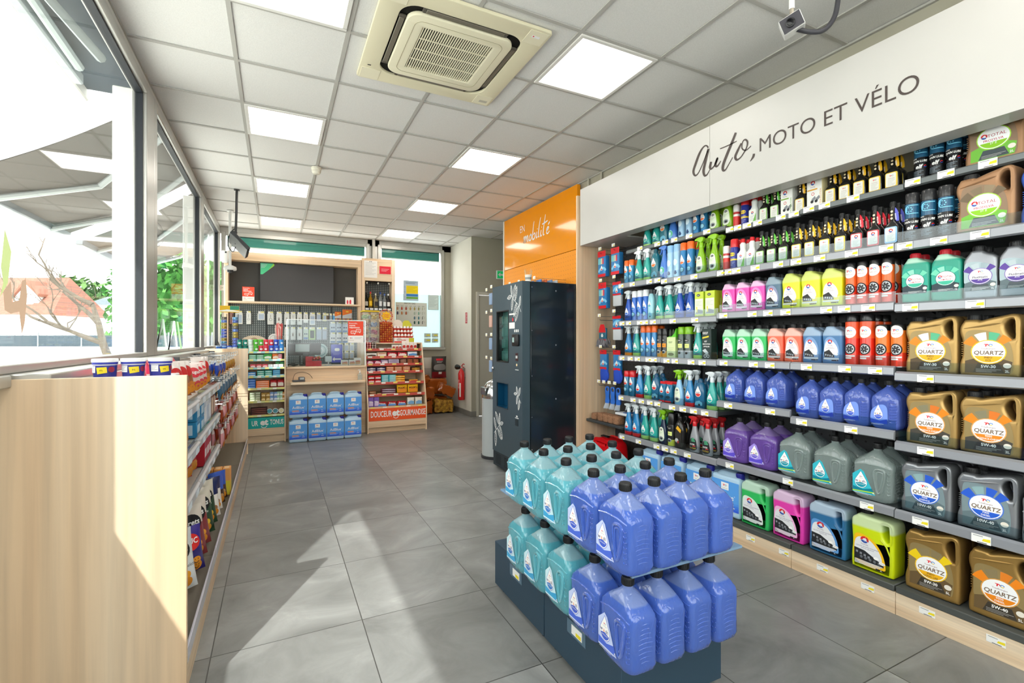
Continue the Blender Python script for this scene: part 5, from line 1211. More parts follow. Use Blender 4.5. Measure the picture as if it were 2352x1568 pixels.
for n, (x, y, col) in enumerate(((2.76, 3.76, 0), (2.76, 3.66, 1), (2.76, 3.58, 1), (2.76, 3.505, 1), (2.76, 3.43, 1))):
    m = MB(); m.box(-.04, -.035, 0, .04, .035, .075 if n else .06, noise_mat('brown_sponge', '8a6248', 'a87d5e', 60, .95, .3), .01, 2)
    solo(m, 'sponge_block', 'brown sponge block on short shelf, %s from wood end panel' % ORD[n], 'sponge', (x, y, .555), 0, 'brown sponge blocks')
m = MB(); m.box(-.05, -.09, 0, .05, .09, .022, C('dfe3e8', .6), .006, 2); m.box(-.03, -.08, .022, .04, .0, .027, C('3a5a9a', .5)); solo(m, 'cloth_bundle', 'folded white cloth bundle at front of the short shelf', 'cloth', (2.80, 3.38, .641))
def jerrycan():
    r = E0('fuel_can'); m = MB(); rd = C('d8141c', .28, coat=.3)
    m.prism(smooth([(-.16, 0), (.17, 0), (.18, .02), (.18, .2), (.15, .25), (.06, .262), (-.07, .27), (-.13, .24), (-.175, .16), (-.18, .02)], 4), -.09, .09, rd, [smooth([(-.08, .225), (.05, .225), (.06, .24), (-.07, .245)], 3)], bev=.03, seg=4); m.ob('body', r)
    m = MB(); m.box(-.1, -.02, .262, .0, .02, .278, BLACK, .006); m.lathe([(.026, 0), (.026, .03), (.02, .034)], BLACK, mx=Matrix.Translation((.03, -.088, .12)) @ Matrix.Rotation(PI / 2, 4, 'X')); m.ob('cap', r); return r
put('jerry', jerrycan, 'red plastic fuel can below the short shelf', 'fuel can', (2.765, 3.58, .1415), -PI / 2)
m = MB(); m.box(2.648, 3.294, .0, 3.055, 3.848, .14, DECK, .003); m.box(2.64, 3.294, 0, 2.648, 3.848, .107, OAKY); solo(m, 'base_plinth', 'dark plinth deck under the red fuel cans', 'plinth')
# ------------------------------------------------------------------ screen-wash island in the middle
NAVY = C('2f4658', .42)
for n, (y0, y1, w_) in enumerate(((1.278, 1.792, 'nearer'), (1.796, 2.31, 'farther'))):
    r = thing('display_plinth', '%s dark blue metal plinth of the screen wash island' % w_, 'plinth', (1.28, (y0 + y1) / 2, 0), 0, 'island plinths')
    d = (y1 - y0) / 2
    m = MB(); m.box(-.24, -d, .028, .236, d, .252, NAVY, .002); m.ob('box', r)
    for x in (-.2, .2):
        for y in (-d + .05, d - .05): m = MB(); m.lathe([(.018, 0), (.018, .008), (.009, .01), (.009, .03)], BLACK, x, y, 12); m.ob('foot', r)
    m = MB(); m.box(-.2412, -.05, .155, -.2402, .075, .21, C('5a7488', .2)); m.box(-.2425, -.028, .165, -.2408, .042, .2, WHITE); m.box(-.243, -.022, .168, -.2424, .012, .182, C('f0dd2e', .5)); m.ob('price_tag', r)
ICE = glass_mat('plate_glass', 'cfe4f2', .1, 1.6)
def plate_mat():
    m, t, b = newmat('acrylic_plate'); tr = ND(t, 'ShaderNodeBsdfTransparent'); tr.inputs[0].default_value = lin('d4e8f6')
    b.inputs['Base Color'].default_value = lin('a8cdf0'); b.inputs['Roughness'].default_value = .12
    mx = ND(t, 'ShaderNodeMixShader'); mx.inputs[0].default_value = .45; t.links.new(tr.outputs[0], mx.inputs[1]); t.links.new(b.outputs[0], mx.inputs[2]); t.links.new(mx.outputs[0], t.nodes['Material Output'].inputs[0]); return m
PLATE = plate_mat()
PX0, PX1, PZ = 1.02, 1.535, .558
for n, (y0, y1, w_) in enumerate(((1.20, 1.715, 'nearer'), (1.72, 2.2, 'farther'))):
    solo(MB().box(PX0, y0, PZ - .01, PX1, y1, PZ, PLATE, .002), 'acrylic_tray', '%s clear acrylic tray carrying the upper screen wash bottles' % w_, 'tray', group='acrylic trays of the island')
kd('dC', lambda: screenwash('cyan4', '62e6fb', .212, ('cdeef8', '3fa8dc', '3a7fd0'), .52, low=None, air='b4ecf8', h=.279, w=.176, d=.114), 'turquoise screen wash bottle', 'screen wash', .186, .118)
kd('dB', lambda: screenwash('blue4', '2f7aff', .212, ('c4d2f8', '4a6ad8', '3f5fd0'), .54, low=None, air='8fb0ff', h=.279, w=.176, d=.114), 'royal blue screen wash bottle', 'screen wash', .186, .118)
COLN = ['aisle side column', 'second column', 'third column', 'shelf side column']
def island():
    for tier, (z, tn) in enumerate(((.2535, 'lower tier'), (PZ + .001, 'upper tier'))):
        for c_ in range(4):
            for rr in range(5):
                key = 'dC' if rr < 3 else 'dB'
                fn, desc, cat, w, d, pl = K[key]
                x = 1.044 + .1235 * c_ + (.0 if tier else .0); y = 1.985 - .181 * rr - (.0 if tier else .012)
                pos = {0: 'farthest', 1: 'middle', 2: 'nearest turquoise', 3: 'farther', 4: 'nearest'}[rr]
                put(key, fn, '%s on the island, %s, %s, %s' % (desc, tn, COLN[c_], pos), cat, (x + R.uniform(-.002, .002), y, z), -PI / 2 + R.uniform(-.03, .03), pl + ' on the island')
island()
# ------------------------------------------------------------------ orange panel
OR = C('f59a00', .12, coat=.3)
r = thing('mobility_panel', 'glossy orange wall panel lettered EN mobilité behind the vending machine', 'panel')
m = MB(); m.box(3.03, 4.49, 2.335, 3.075, 6.39, 3.06, OR, .002); m.ob('upper_panel', r)
m = MB(); m.box(3.03, 4.49, .1, 3.075, 6.39, 2.329, peg_mat('orange_pegboard', 'f59a00', 'b86a08', .05, .09)); m.ob('lower_panel', r)
m = MB(); m.box(3.022, 6.391, .1, 3.088, 6.42, 3.06, C('e9e6dc', .5)); m.ob('edge_trim', r)
m = MB(); g_ = lambda x, z, l: (3.0285, -x, z)
m.text('EN', -5.885, 2.785, .135, WHITE, 0, 'L', sx=.9, fn=g_, bold=-.01); m.ob('lettering', r); m = MB()
# brush script: strokes in a slanted hand, u to the right and v up
MOB = [[(0, .18), (.02, .26), (.045, .28), (.03, .1), (.02, .0), (.05, .16), (.085, .28), (.095, .2), (.08, .0), (.11, .16), (.145, .28), (.155, .2), (.14, .04), (.165, .02), (.19, .1)],
       [(.24, .27), (.205, .2), (.2, .06), (.225, .01), (.26, .07), (.275, .2), (.255, .28), (.235, .24), (.29, .2)],
       [(.36, .78), (.335, .6), (.315, .3), (.305, .06), (.33, .01), (.37, .06), (.39, .18), (.37, .27), (.335, .2)],
       [(.44, .28), (.425, .1), (.43, .02), (.46, .06)], [(.455, .38), (.462, .4)],
       [(.56, .82), (.52, .55), (.49, .2), (.49, .03), (.52, .05)], [(.57, .28), (.555, .1), (.56, .02), (.59, .06)], [(.585, .38), (.592, .4)],
       [(.70, .85), (.665, .55), (.635, .2), (.635, .03), (.665, .05)], [(.6, .5), (.68, .52), (.76, .56)],
       [(.72, .12), (.76, .18), (.79, .26), (.765, .29), (.735, .2), (.73, .07), (.76, .02), (.81, .1)], [(.775, .38), (.82, .48)]]
for p in MOB:
    stroke(m, [(-(5.79 - u * .86), 2.628 + v * .3) for u, v in p], [.012, .02, .012], WHITE, lambda a, z: (3.0285, -a, z))
m.ob('script_lettering', r)
solo(MB().box(3.03, 6.395, 2.42, 3.04, 6.405, 2.43, WHITE), 'panel_screw', 'tiny white screw at the far edge of the orange panel', 'screw')
# ------------------------------------------------------------------ vending machine
VX, VY0, VY1, VZ = 2.018, 3.876, 4.54, 1.853
DK = C('475861', .36, .3); DKS = C('232c33', .2, .3, coat=.3)
r = thing('vending_machine', 'tall black vending machine with white leaf drawings and small window', 'vending machine')
m = MB(); m.box(VX + .088, VY0, .03, 2.72, VY1, VZ, DKS, .004); m.ob('cabinet', r)
m = MB(); z = [.03, .18, .641, .885, 1.096, 1.597, VZ]; ya, yb = 4.163, 4.44
# the door with its two openings, built as a frame of flush blocks
m.prism([(VY0, .18), (VY1, .18), (VY1, VZ), (VY0, VZ)], 0, .08, DK, [[(4.175, .641), (4.435, .641), (4.435, .885), (4.175, .885)], [(ya, 1.096), (yb, 1.096), (yb, 1.597), (ya, 1.597)]])
m.xf(Matrix(((0, -1, 0, VX + .08), (1, 0, 0, 0), (0, 0, 1, 0), (0, 0, 0, 1))))
door = m.ob('door', r)
m = MB(); m.box(VX + .006, VY0 + .002, .03, VX + .086, VY1 - .002, .178, C('2a3338', .5), .002)
for i in range(2):
    for a in range(8):
        for b_ in range(7): m.lathe([(.0035, 0), (.0035, .002)], BLACK, n=6, mx=Matrix.Translation((VX + .006, 4.47 - i * .2 - a * .016, .06 + b_ * .015)) @ Matrix.Rotation(-PI / 2, 4, 'Y'))
m.ob('vent_plate', r)
m = MB(); m.box(VX + .012, ya, 1.096, VX + .016, yb, 1.597, glass_mat('machine_glass', 'b8d4d2', .02, 1.4)); m.ob('window_pane', door)
m = MB()
for q in ((ya - .004, 1.09, ya + .008, 1.603), (yb - .008, 1.09, yb + .004, 1.603), (ya, 1.59, yb, 1.603), (ya, 1.09, yb, 1.102)): m.box(VX - .004, q[0], q[1], VX + .03, q[2], q[3], BLACK, .003)
m.ob('window_frame', door)
m = MB(); m.box(VX + .07, ya, 1.1, VX + .085, yb, 1.597, C('dfe8e4', .5)); m.ob('inner_back', r)  # inner back and packets coloured paler in place of interior lighting
for i in range(4):
    for j in range(3):
        solo(MB().box(VX + .045, ya + .02 + j * .085, 1.11 + i * .118, VX + .064, ya + .085 + j * .085, 1.2 + i * .118, C(('f4f8f6', 'e4ecea', 'd4e0dc')[(i + j) % 3], .5), .003), 'vended_packet', 'pale packet behind the machine window, %s row up, %s from the card reader' % (ORD[i], ORD[j]), 'packet', group='packets inside the vending machine')
m = MB(); m.prism([(4.18, .645), (4.43, .645), (4.43, .88), (4.18, .88)], .07, .078, C('0c4668', .3, coat=.4)); m.xf(Matrix(((0, -1, 0, VX + .08 + .078), (1, 0, 0, 0), (0, 0, 1, 0), (0, 0, 0, 1))))
m.box(VX + .01, 4.43, .645, VX + .08, 4.434, .88, C('0c4668', .3)); m.box(VX + .01, 4.176, .645, VX + .08, 4.18, .88, C('0c4668', .3)); m.box(VX + .01, 4.18, .641, VX + .08, 4.43, .645, C('0c4668', .3)); m.ob('pickup_tray', door)
m = MB()
for q in ((4.171, .637, 4.178, .889), (4.432, .637, 4.439, .889), (4.175, .883, 4.435, .889), (4.175, .637, 4.435, .643)): m.box(VX - .003, q[0], q[1], VX + .012, q[2], q[3], C('3c4850', .3, .5))
m.ob('tray_frame', door)
fx = lambda y, z_: (VX - .0012, y, z_)
WL = C('e8ecec', .5)
def leaf(m, y, z_, ang, L, w):
    pts = []; c_, s_ = math.cos(ang), math.sin(ang)
    P = lambda a, b: (y - (c_ * a - s_ * b), z_ + s_ * a + c_ * b)
    o = [(L * t, w * math.sin(PI * t) ** .8) for t in [i / 8 for i in range(9)]] + [(L * t, -w * math.sin(PI * t) ** .8) for t in [1 - i / 8 for i in range(1, 8)]]
    loop = [P(*q) for q in o] + [P(*o[0])]
    stroke(m, loop, [.006, .006], WL, fx, 2); stroke(m, [P(0, 0), P(L * .5, w * .1), P(L * .95, 0)], [.005, .004], WL, fx, 2)
    for i in range(1, 6):
        t = i / 6.5
        for sg in (1, -1): stroke(m, [P(L * t, 0), P(L * (t + .13), sg * w * .75 * math.sin(PI * min(.95, t + .13)) ** .8)], [.003, .003], WL, fx, 2)
m = MB()
stroke(m, [(4.09, 1.735), (4.03, 1.68), (3.96, 1.64), (3.9, 1.57)], [.006, .006], WL, fx)
for a in ((4.09, 1.735, 1.75, .1, .016), (4.06, 1.71, 1.2, .13, .022), (4.02, 1.68, 1.3, .14, .02), (4.09, 1.73, 3.3, .1, .018), (4.07, 1.72, -1.75, .13, .02), (3.99, 1.66, -2.0, .14, .022), (3.95, 1.63, -2.0, .16, .024), (3.93, 1.62, 1.4, .1, .016)): leaf(m, *a)
stroke(m, [(3.985, .815), (3.95, .78), (3.9, .73)], [.005, .005], WL, fx)
for a in ((3.975, .81, 1.8, .07, .012), (3.95, .79, 1.2, .09, .016), (3.985, .81, 3.2, .06, .012), (3.97, .8, -1.8, .09, .015), (3.93, .76, -1.8, .1, .016)): leaf(m, *a)
stroke(m, [(4.36, .47), (4.42, .42), (4.5, .36)], [.006, .006], WL, fx)
for a in ((4.37, .46, 1.55, .12, .016), (4.38, .46, 2.2, .15, .022), (4.36, .47, .3, .08, .016), (4.37, .46, -1.1, .15, .022), (4.42, .42, -.8, .14, .02), (4.46, .39, -1.6, .16, .024), (4.45, .4, 2.0, .13, .02)): leaf(m, *a)
m.ob('leaf_drawing', r)
m = MB(); m.box(VX - .0018, 4.03, 1.55, VX, 4.147, 1.565, WHITE); m.box(VX - .0018, 4.03, 1.42, VX, 4.147, 1.478, WHITE); m.box(VX - .0018, 4.06, 1.49, VX, 4.08, 1.52, C(RED))
for i in range(3): m.box(VX - .0018, 3.95 + i * .035, 1.385, VX, 3.968 + i * .035, 1.41, WHITE)
m.ob('notice', r)
m = MB(); m.box(VX - .022, 3.93, 1.255, VX, 4.055, 1.365, BLACK, .008, 2); m.box(VX - .024, 4.0, 1.29, VX - .02, 4.035, 1.335, C('a8c4c0', .3)); m.ob('card_reader', r)
m = MB(); m.box(VX - .004, 3.957, 1.115, VX, 4.009, 1.19, C('3a1a1e', .4), .002); m.box(VX - .006, 3.965, 1.14, VX, 4.0, 1.165, C('c8cccc', .3)); m.ob('coin_slot', r)
m = MB(); m.lathe([(.012, 0), (.012, .003)], C('f4dcb0', .4), mx=Matrix.Translation((VX, 3.986, 1.079)) @ Matrix.Rotation(-PI / 2, 4, 'Y')); m.box(VX - .001, 3.95, 1.03, VX, 4.02, 1.036, WHITE); m.ob('return_button', r)
m = MB(); m.box(VX - .004, 3.956, .51, VX, 4.016, .57, C('202a30', .4), .003); m.box(VX - .001, 3.95, .58, VX, 4.02, .586, WHITE); m.box(VX - .001, 3.97, .592, VX, 4.0, .606, WHITE); m.ob('coin_return', r)
m = MB(); m.lathe([(.016, 0), (.018, .012), (.008, .02)], C('d8dada', .2, 1), mx=Matrix.Translation((VX, 4.515, 1.02)) @ Matrix.Rotation(-PI / 2, 4, 'Y')); m.ob('lock', r)
m = MB()
for z_ in (1.775, 1.264, .756): m.lathe([(.008, 0), (.008, .003), (.004, .005)], C('8a9096', .3, .8), n=10, mx=Matrix.Translation((2.376, VY0, z_)) @ Matrix.Rotation(PI / 2, 4, 'X'))
for z_ in (1.8, 1.4, .98, .6, .3): m.lathe([(.005, 0), (.005, .002)], C('8a9096', .3, .8), n=8, mx=Matrix.Translation((2.118, VY0, z_)) @ Matrix.Rotation(PI / 2, 4, 'X'))
m.ob('side_screw', r)
for x in (2.15, 2.65):
    for y in (VY0 + .06, VY1 - .06): m = MB(); m.lathe([(.025, 0), (.02, .03)], BLACK, x, y, 12); m.ob('foot', r)
# cup with wooden stirrers on the machine
r = thing('stirrer_cup', 'paper cup of wooden stirrers on top of vending machine', 'cup', (2.2, 4.1, VZ + .001))
m = MB(); m.lathe([(.026, 0), (.034, .085), (.036, .087), (.034, .089), (.03, .084)], C('efeae2', .6)); m.lathe([(.0275, .02), (.0325, .065)], C('9aa0a0', .6), cap=False); m.ob('cup', r)
m = MB()
for i in range(9):
    a = i * .7; m.box(-.0025, -.0008, .03, .0025, .0008, .14 + .01 * math.sin(i * 3), C('d8b488', .6), mx=Matrix.Rotation(a, 4, 'Z') @ Matrix.Translation((.016, 0, 0)) @ Matrix.Rotation(.16, 4, 'Y'))
m.ob('stirrers', r)
# hooks and packs on the orange panel above the machine, and tags beyond its far side
def ohook(y, z, x0):
    m = MB(); ch = C('b0b2b6', .3, .9); m.tube([(3.03, y, z), (x0, y, z), (x0 - .01, y, z + .008)], .003, ch, 6); m.box(x0 - .014, y - .025, z + .016, x0 - .012, y + .025, z + .05, WHITE); m.box(x0 - .0145, y - .015, z + .022, x0 - .014, y + .005, z + .032, C('f0dd2e', .5)); m.tube([(3.03, y, z + .03), (x0 - .012, y, z + .03)], .0024, ch, 6); return m
for n, y in enumerate((5.35, 5.1, 4.9, 4.72)):
    solo(ohook(y, 1.98, 2.62), 'display_hook', 'chrome hook with white tag above machine, %s from the stirrer cup' % ORD[n], 'hook', group='chrome hooks above the machine')
    for k_ in range(4):
        if n < 2: continue
        solo(MB().box(2.66 + k_ * .07, y - .05, 1.80, 2.68 + k_ * .07, y + .05, 1.995, C(('5a86c8', 'd86a3a', '6f9ad0', 'c8d4e0')[k_], .4), .004), 'hanging_packet', 'blue and orange packet on hook above machine, %s hook, %s from front' % (ORD[n], ORD[k_]), 'packet', group='packets on the hooks above the machine')
rr_ = random.Random(3)
for n, z_ in enumerate((1.86, 1.6, 1.34, 1.08)):
    for k_, y in enumerate((4.78, 5.1)):
        solo(ohook(y, z_, 2.12 if k_ == 0 else 2.2), 'display_hook', 'chrome hook beyond the machine, %s level from top, %s one' % (ORD[n], 'nearer' if k_ == 0 else 'farther'), 'hook', group='chrome hooks beyond the machine')
        for q in range(3): solo(MB().box(2.235 + q * .12, y - .04, z_ - .14, 2.25 + q * .12, y + .04, z_ - .004, C(rr_.choice(('d8dce0', '8fa8c8', 'e4dcb0', 'c8d0d4', 'd8b0a0')), .4), .005), 'hanging_packet', 'packet hung beyond the vending machine, %s level, %s hook, %s from front' % (ORD[n], 'near' if k_ == 0 else 'far', ORD[q]), 'packet', group='packets hung beyond the machine')
# bin
r = thing('litter_bin', 'tall pale grey litter bin with chrome dome beyond the vending machine', 'bin', (2.23, 4.92, 0))
m = MB(); m.lathe([(.17, 0), (.172, .03), (.165, .032)], C('3a3c40', .5), n=28); m.ob('foot_ring', r)
m = MB(); m.lathe([(.16, .03), (.16, .66), (.162, .665)], C('c9d0d2', .35, .3), n=28); m.ob('body', r)
m = MB(); m.lathe([(.162, .665), (.158, .72), (.14, .79), (.105, .84), (.05, .87), (.0, .875)], C('d8dada', .12, 1), n=28); m.box(-.165, -.07, .70, -.10, .07, .79, C('8f9494', .2, .8), .01); m.ob('dome', r)
# ------------------------------------------------------------------ snack gondola along the window
for y0, y1, x0, lab, z1 in ((2.05, 2.072, -.78, 'pale wood end panel in front of the snack shelves', 1.185), (6.28, 6.302, -.70, 'far pale wood end panel behind the snack hooks', 1.215)):
    solo(MB().box(x0, y0, 0, -.285, y1, z1, OAKZ, .0015), 'end_panel', lab, 'panel', group='end panels of the snack gondola')
r = thing('snack_gondola', 'low shelving run with clear price rails under the window', 'shelving')
BACKM = C('b3aa9e', .45, .3)
for n, (y0, y1) in enumerate(((2.075, 3.05), (3.055, 4.1), (4.105, 5.15), (5.155, 6.275))):
    m = MB(); m.box(-.655, y0, .1, -.63, y1, 1.17, BACKM, .002); m.ob('back_panel', r)
    m = MB(); m.box(-.665, y1 - .03, .0, -.612, y1 + .004, 1.19, C('35363a', .5)); m.ob('upright', r)
    m = MB(); m.box(-.63, y0, .12, -.305, y1, .145, C('6a6459', .5), .002); m.ob('base_deck', r)
    m = MB(); m.box(-.31, y0, 0, -.297, y1, .14, OAKY); m.ob('plinth_board', r)
    m = MB(); m.box(-.297, y0 + .002, .125, -.288, y1 - .002, .185, C('c9c7d4', .22, coat=.5), .002); m.ob('clear_rail', r)
RAILC = C('d4d3d6', .25, coat=.4)
for lvl, z in enumerate((1.0, .775, .545)):
    for n, (y0, y1) in enumerate(((2.075, 3.05), (3.055, 4.1))):
        dz = -.012 if n == 0 and lvl < 2 else 0
        m = MB(); m.box(-.63, y0, z + dz - .022, -.375, y1, z + dz - .004, C('c4c0b8', .5), .002); s = m.ob('shelf', r)
        m = MB(); m.tube([(-.372, y0 + .002, z + dz - .005), (-.372, y1 - .002, z + dz - .005)], .011, RAILC, 10); m.box(-.374, y0 + .002, z + dz - .045, -.364, y1 - .002, z + dz - .004, RAILC, .002); m.ob('price_rail', s)
        for k_ in range(4):
            m = MB(); yy = y0 + .12 + k_ * .24; m.box(-.3635, yy, z + dz - .042, -.362, yy + .09, z + dz - .008, C('e3edf6', .4)); m.ob('price_tag', s)
        m = MB(); m.box(-.377, y0 + .004, z + dz, -.375, y1 - .004, z + dz + .035, CLEAR); m.ob('front_guard', s)
# ---- pillow bags
def bag_geo(m, w, h, d, mat, mat2=None, split=.5, seed=0, n=12, k=14):
    rr = random.Random(seed); V = []; F = []
    for sgn in (1, -1):
        for j in range(k + 1):
            for i in range(n + 1):
                u = i / n; v = j / k
                e = max(0, math.sin(PI * u)) ** .5 * max(0, math.sin(PI * min(1, max(0, (v - .03) / .94)))) ** .45
                pinch = 1 - .06 * math.sin(PI * v)
                y = -sgn * d / 2 * e * (1 + .12 * math.sin(9 * u + 4 * v + seed) * e)
                if v < .04 or v > .96: y = -sgn * .001
                V.append(((u - .5) * w * pinch, y, v * h))
    P = lambda s_, i, j: s_ * (n + 1) * (k + 1) + j * (n + 1) + i
    A = []; B = []
    for j in range(k):
        for i in range(n):
            (B if (j + .5) / k > split else A).append((P(0, i, j), P(0, i + 1, j), P(0, i + 1, j + 1), P(0, i, j + 1))); (B if (j + .5) / k > split else A).append((P(1, i + 1, j), P(1, i, j), P(1, i, j + 1), P(1, i + 1, j + 1)))
    if mat2 is None: A = A + B; B = []
    o = len(m.v); m.v += V
    for fs, mt in ((A, mat), (B, mat2)):
        if not fs: continue
        i_ = m.mi(mt)
        for f in fs: m.f.append(tuple(o + q for q in f)); m.m.append(i_)
def bag_fn(w, h, d): 
    def f(x, z, l):
        u = x / w + .5; v = z / h
        e = max(0, math.sin(PI * max(.02, min(.98, u)))) ** .5 * max(0, math.sin(PI * min(.97, max(.03, v)))) ** .45
        return (x, -d / 2 * e * 1.16 - .003 - l, z)
    return f
def sub_poly(m, pts, mat, y, f):
    m.poly(pts, mat, y, f)
def chips(kind, c1, c2=None, split=.55, w=.19, h=.27, d=.08, badge='1c1c1e', word='Brets', flavour=None, crisp='f2b43a', seed=0, faces=False):
    r = E0(kind); m = MB(); bag_geo(m, w, h, d, C(c1, .28, coat=.3), C(c2, .28, coat=.3) if c2 else None, split, seed); m.ob('bag', r)
    l = MB(); f = bag_fn(w, h, d)
    if badge:
        l.poly(ell(-.0, h * .68, w * .3, w * .24, 18), C(badge, .35), 0, f); l.text(word, 0, h * .64, w * .22, WHITE, -.001, fn=f, bold=.02, shear=.15)
    if flavour:
        for i, t_ in enumerate(flavour): l.text(t_, 0, h * .47 - i * .022, w * .11, C('3a3f44') if c1[0] in 'def' else WHITE, -.001, fn=f, shear=.2)
    if crisp:
        for i, (a, b_, q) in enumerate(((-.02, .2, .03), (.025, .26, .024), (.03, .14, .028))):
            l.poly(ell(w * a * 5, h * b_, q, q * .8, 14), C(crisp if i % 2 else 'e0902a', .4), -.0005 * i, f)
            if faces:
                for sx_ in (-.008, .008): l.poly(ell(w * a * 5 + sx_, h * b_ + .006, .0025, n=8), INK, -.0015 - .0005 * i, f)
                l.poly(ring(w * a * 5, h * b_, .011, .014, 3.5, 5.9, 6), INK, -.0015 - .0005 * i, f)
    l.ob('print', r); return r
GX = -.50
kd('bgW', lambda: chips('crisp_bag', 'dfe3e4', 'cfd4d6', .6, flavour=('Chèvre', "Piment d'Espelette"), crisp='f4a62a', seed=1), 'white crisp bag', 'crisps', .2, .1)
kd('bgP', lambda: chips('snack_bag', '2f2a78', '3a2f8a', .5, .17, .22, .08, 'd8302a', 'TUC', None, 'f09a2a', 2, True), 'purple smiling-biscuit snack bag', 'snack', .18, .1)
kd('bgR', lambda: chips('crisp_bag', '8a3a40', 'd8cfc4', .62, flavour=('Poulet', 'Braisé'), crisp='f2a83a', seed=3), 'maroon crisp bag', 'crisps', .2, .1)
kd('bgG', lambda: chips('crisp_bag', '2c4a34', 'd4cfc0', .64, flavour=('Fromage',), crisp='f0c23a', seed=4), 'green crisp bag', 'crisps', .2, .1)
kd('bgK', lambda: chips('snack_bag', 'f0ece6', '1d2a5a', .62, .15, .22, .06, None, '', ('Mini',), 'a87a52', 5), 'navy and white biscuit bag', 'snack', .16, .07)
kd('bgB', lambda: chips('snack_bag', '4a2c1c', '2a5ac0', .5, .14, .2, .05, None, '', None, 'c89a62', 6), 'blue and brown biscuit bag', 'snack', .15, .07)
kd('bgC', lambda: chips('peanut_bag', 'c22630', 'b81e2a', .6, .15, .178, .08, 'f2ede8', '', None, 'd8924a', 7), 'red peanut bag with white ring', 'snack', .16, .09)
kd('bgT', lambda: chips('biscuit_bag', '2c2f7a', 'b82a2e', .62, .14, .17, .07, None, '', None, 'e8963a', 8, True), 'blue and red smiling-biscuit bag', 'snack', .15, .08)
kd('bgS', lambda: chips('sweet_bag', 'ece0da', 'e8d4d0', .6, .13, .16, .07, 'd83a48', 'Sugus', None, 'd84a5a', 9), 'pale pink sweet bag', 'sweets', .14, .08)
kd('bgD', lambda: chips('dried_fruit_bag', '9a5a34', 'e4dcd8', .7, .13, .19, .05, 'c8242c', '', None, 'c87a3a', 10), 'brown dried fruit bag', 'snack', .14, .06)
kd('bgY', lambda: chips('biscuit_pack', 'e0c62a', 'b8322c', .35, .1, .16, .06, None, '', None, 'c89a3a', 11), 'red and yellow biscuit pack', 'snack', .11, .07)
def bag_row(key, ys, x, z, tilt, where, rz=PI / 2 - .1):
    fn, desc, cat, w, d, pl = K[key]
    for n, y in enumerate(ys):
        nm = ORD[n] + ' from near end panel, ' if len(ys) > 1 else ''
        put(key, fn, '%s, %s%s' % (desc, nm, where), cat, (x, y, z + d / 2 * math.sin(tilt)), rz + R.uniform(-.06, .06), pl + ', ' + where)
        lo = COL.objects[-1]
        o = [q for q in COL.objects if q.get('label', '') == '%s, %s%s' % (desc, nm, where)][-1]
        o.rotation_euler = (-tilt, 0, o.rotation_euler.z)
W0 = 'on the gondola base deck'
bag_row('bgW', [2.62], -.40, .15, .2, W0, .75); bag_row('bgW', [2.40], -.42, .15, .2, 'beside end panel on base deck', .75)
bag_row('bgP', [2.82], -.385, .15, .2, W0, .7); bag_row('bgR', [3.0, 3.16], -.40, .15, .2, W0, .72); bag_row('bgG', [3.34, 3.5], -.40, .15, .18, W0, .7)
bag_row('bgK', [3.66, 3.80], -.385, .15, .15, W0, .7); bag_row('bgB', [3.94, 4.06], -.37, .15, .12, W0, .8)
for n in range(4):
    m = MB(); m.box(-.026, -.05, 0, .026, .05, .2, C('e8a25a', .5), .003); m.box(-.024, -.0506, .005, .024, -.05, .11, C('dccb3a', .5)); m.box(.026, -.045, .01, .0265, .045, .1, C('d8c83a', .5)); m.box(-.015, -.03, .2, .015, .03, .2006, C('f2d0a0', .5))
    solo(m, 'biscuit_carton', 'orange and yellow biscuit carton, %s in the base deck row' % ORD[n], 'carton', (-.50 + n * .056, 4.22, .146), 0, 'biscuit cartons on the base deck')
bag_row('bgC', [2.45, 2.62, 2.79, 2.96, 3.13, 3.30], -.46, .546, .1, 'lowest snack shelf', .95)
for n in range(3):
    m = MB(); m.box(-.04, -.05, 0, .04, .05, .15, C('b0182a', .4), .003); m.box(.0395, -.04, .05, .0405, .04, .1, C('e8e0e0', .5)); solo(m, 'biscuit_carton', 'dark red biscuit carton on lowest snack shelf, %s from panel' % ORD[n], 'carton', (-.425, 3.47 + n * .11, .547), 0, 'dark red cartons')
bag_row('bgS', [3.84, 3.99], -.45, .546, .12, 'far end of lowest snack shelf')
bag_row('bgT', [2.4, 2.54, 2.68, 2.82, 2.955], -.45, .764, .12, 'middle snack shelf', 1.0)
for n in range(2):
    for q in range(2):
        m = MB(); m.box(-.06, -.07, 0, .06, .07, .085, C('2a86b8', .4), .003); m.box(.06, -.05, .02, .0608, .04, .065, C('c4dcec', .5)); m.box(-.05, -.0708, .015, .04, -.07, .07, C('c4dcec', .5))
        solo(m, 'biscuit_carton', 'blue biscuit carton on middle snack shelf, %s, %s' % (('nearer stack', 'farther stack')[n], ('lower', 'upper')[q]), 'carton', (-.445, 3.17 + n * .16, .777 + q * .087), 0, 'blue biscuit cartons')
for n in range(5):
    m = MB(); hh = .15 if n < 3 else .17; m.box(-.05, -.055, 0, .05, .055, hh, C(('c8d4e4', 'dfe6ee', 'c4d0dc', '8a5a48', '6a4038')[n], .4), .003); m.box(.05, -.04, .03, .0508, .04, hh - .03, C(('eef2f8', 'b8c8dc', 'eef2f8', 'e0c8b0', 'd8b8a0')[n], .5)); solo(m, 'wafer_carton', 'pale wafer carton on middle snack shelf, %s after the blue boxes' % ORD[n], 'carton', (-.44, 3.49 + n * .125, .777), 0, 'wafer cartons')
bag_row('bgY', [2.68, 2.80], -.44, .99, .12, 'top snack shelf', 1.0); bag_row('bgD', [2.94, 3.10, 3.24], -.45, 1.001, .2, 'top snack shelf', 1.0); bag_row('bgS', [3.40, 3.56, 3.72], -.45, 1.001, .12, 'top snack shelf', .9)
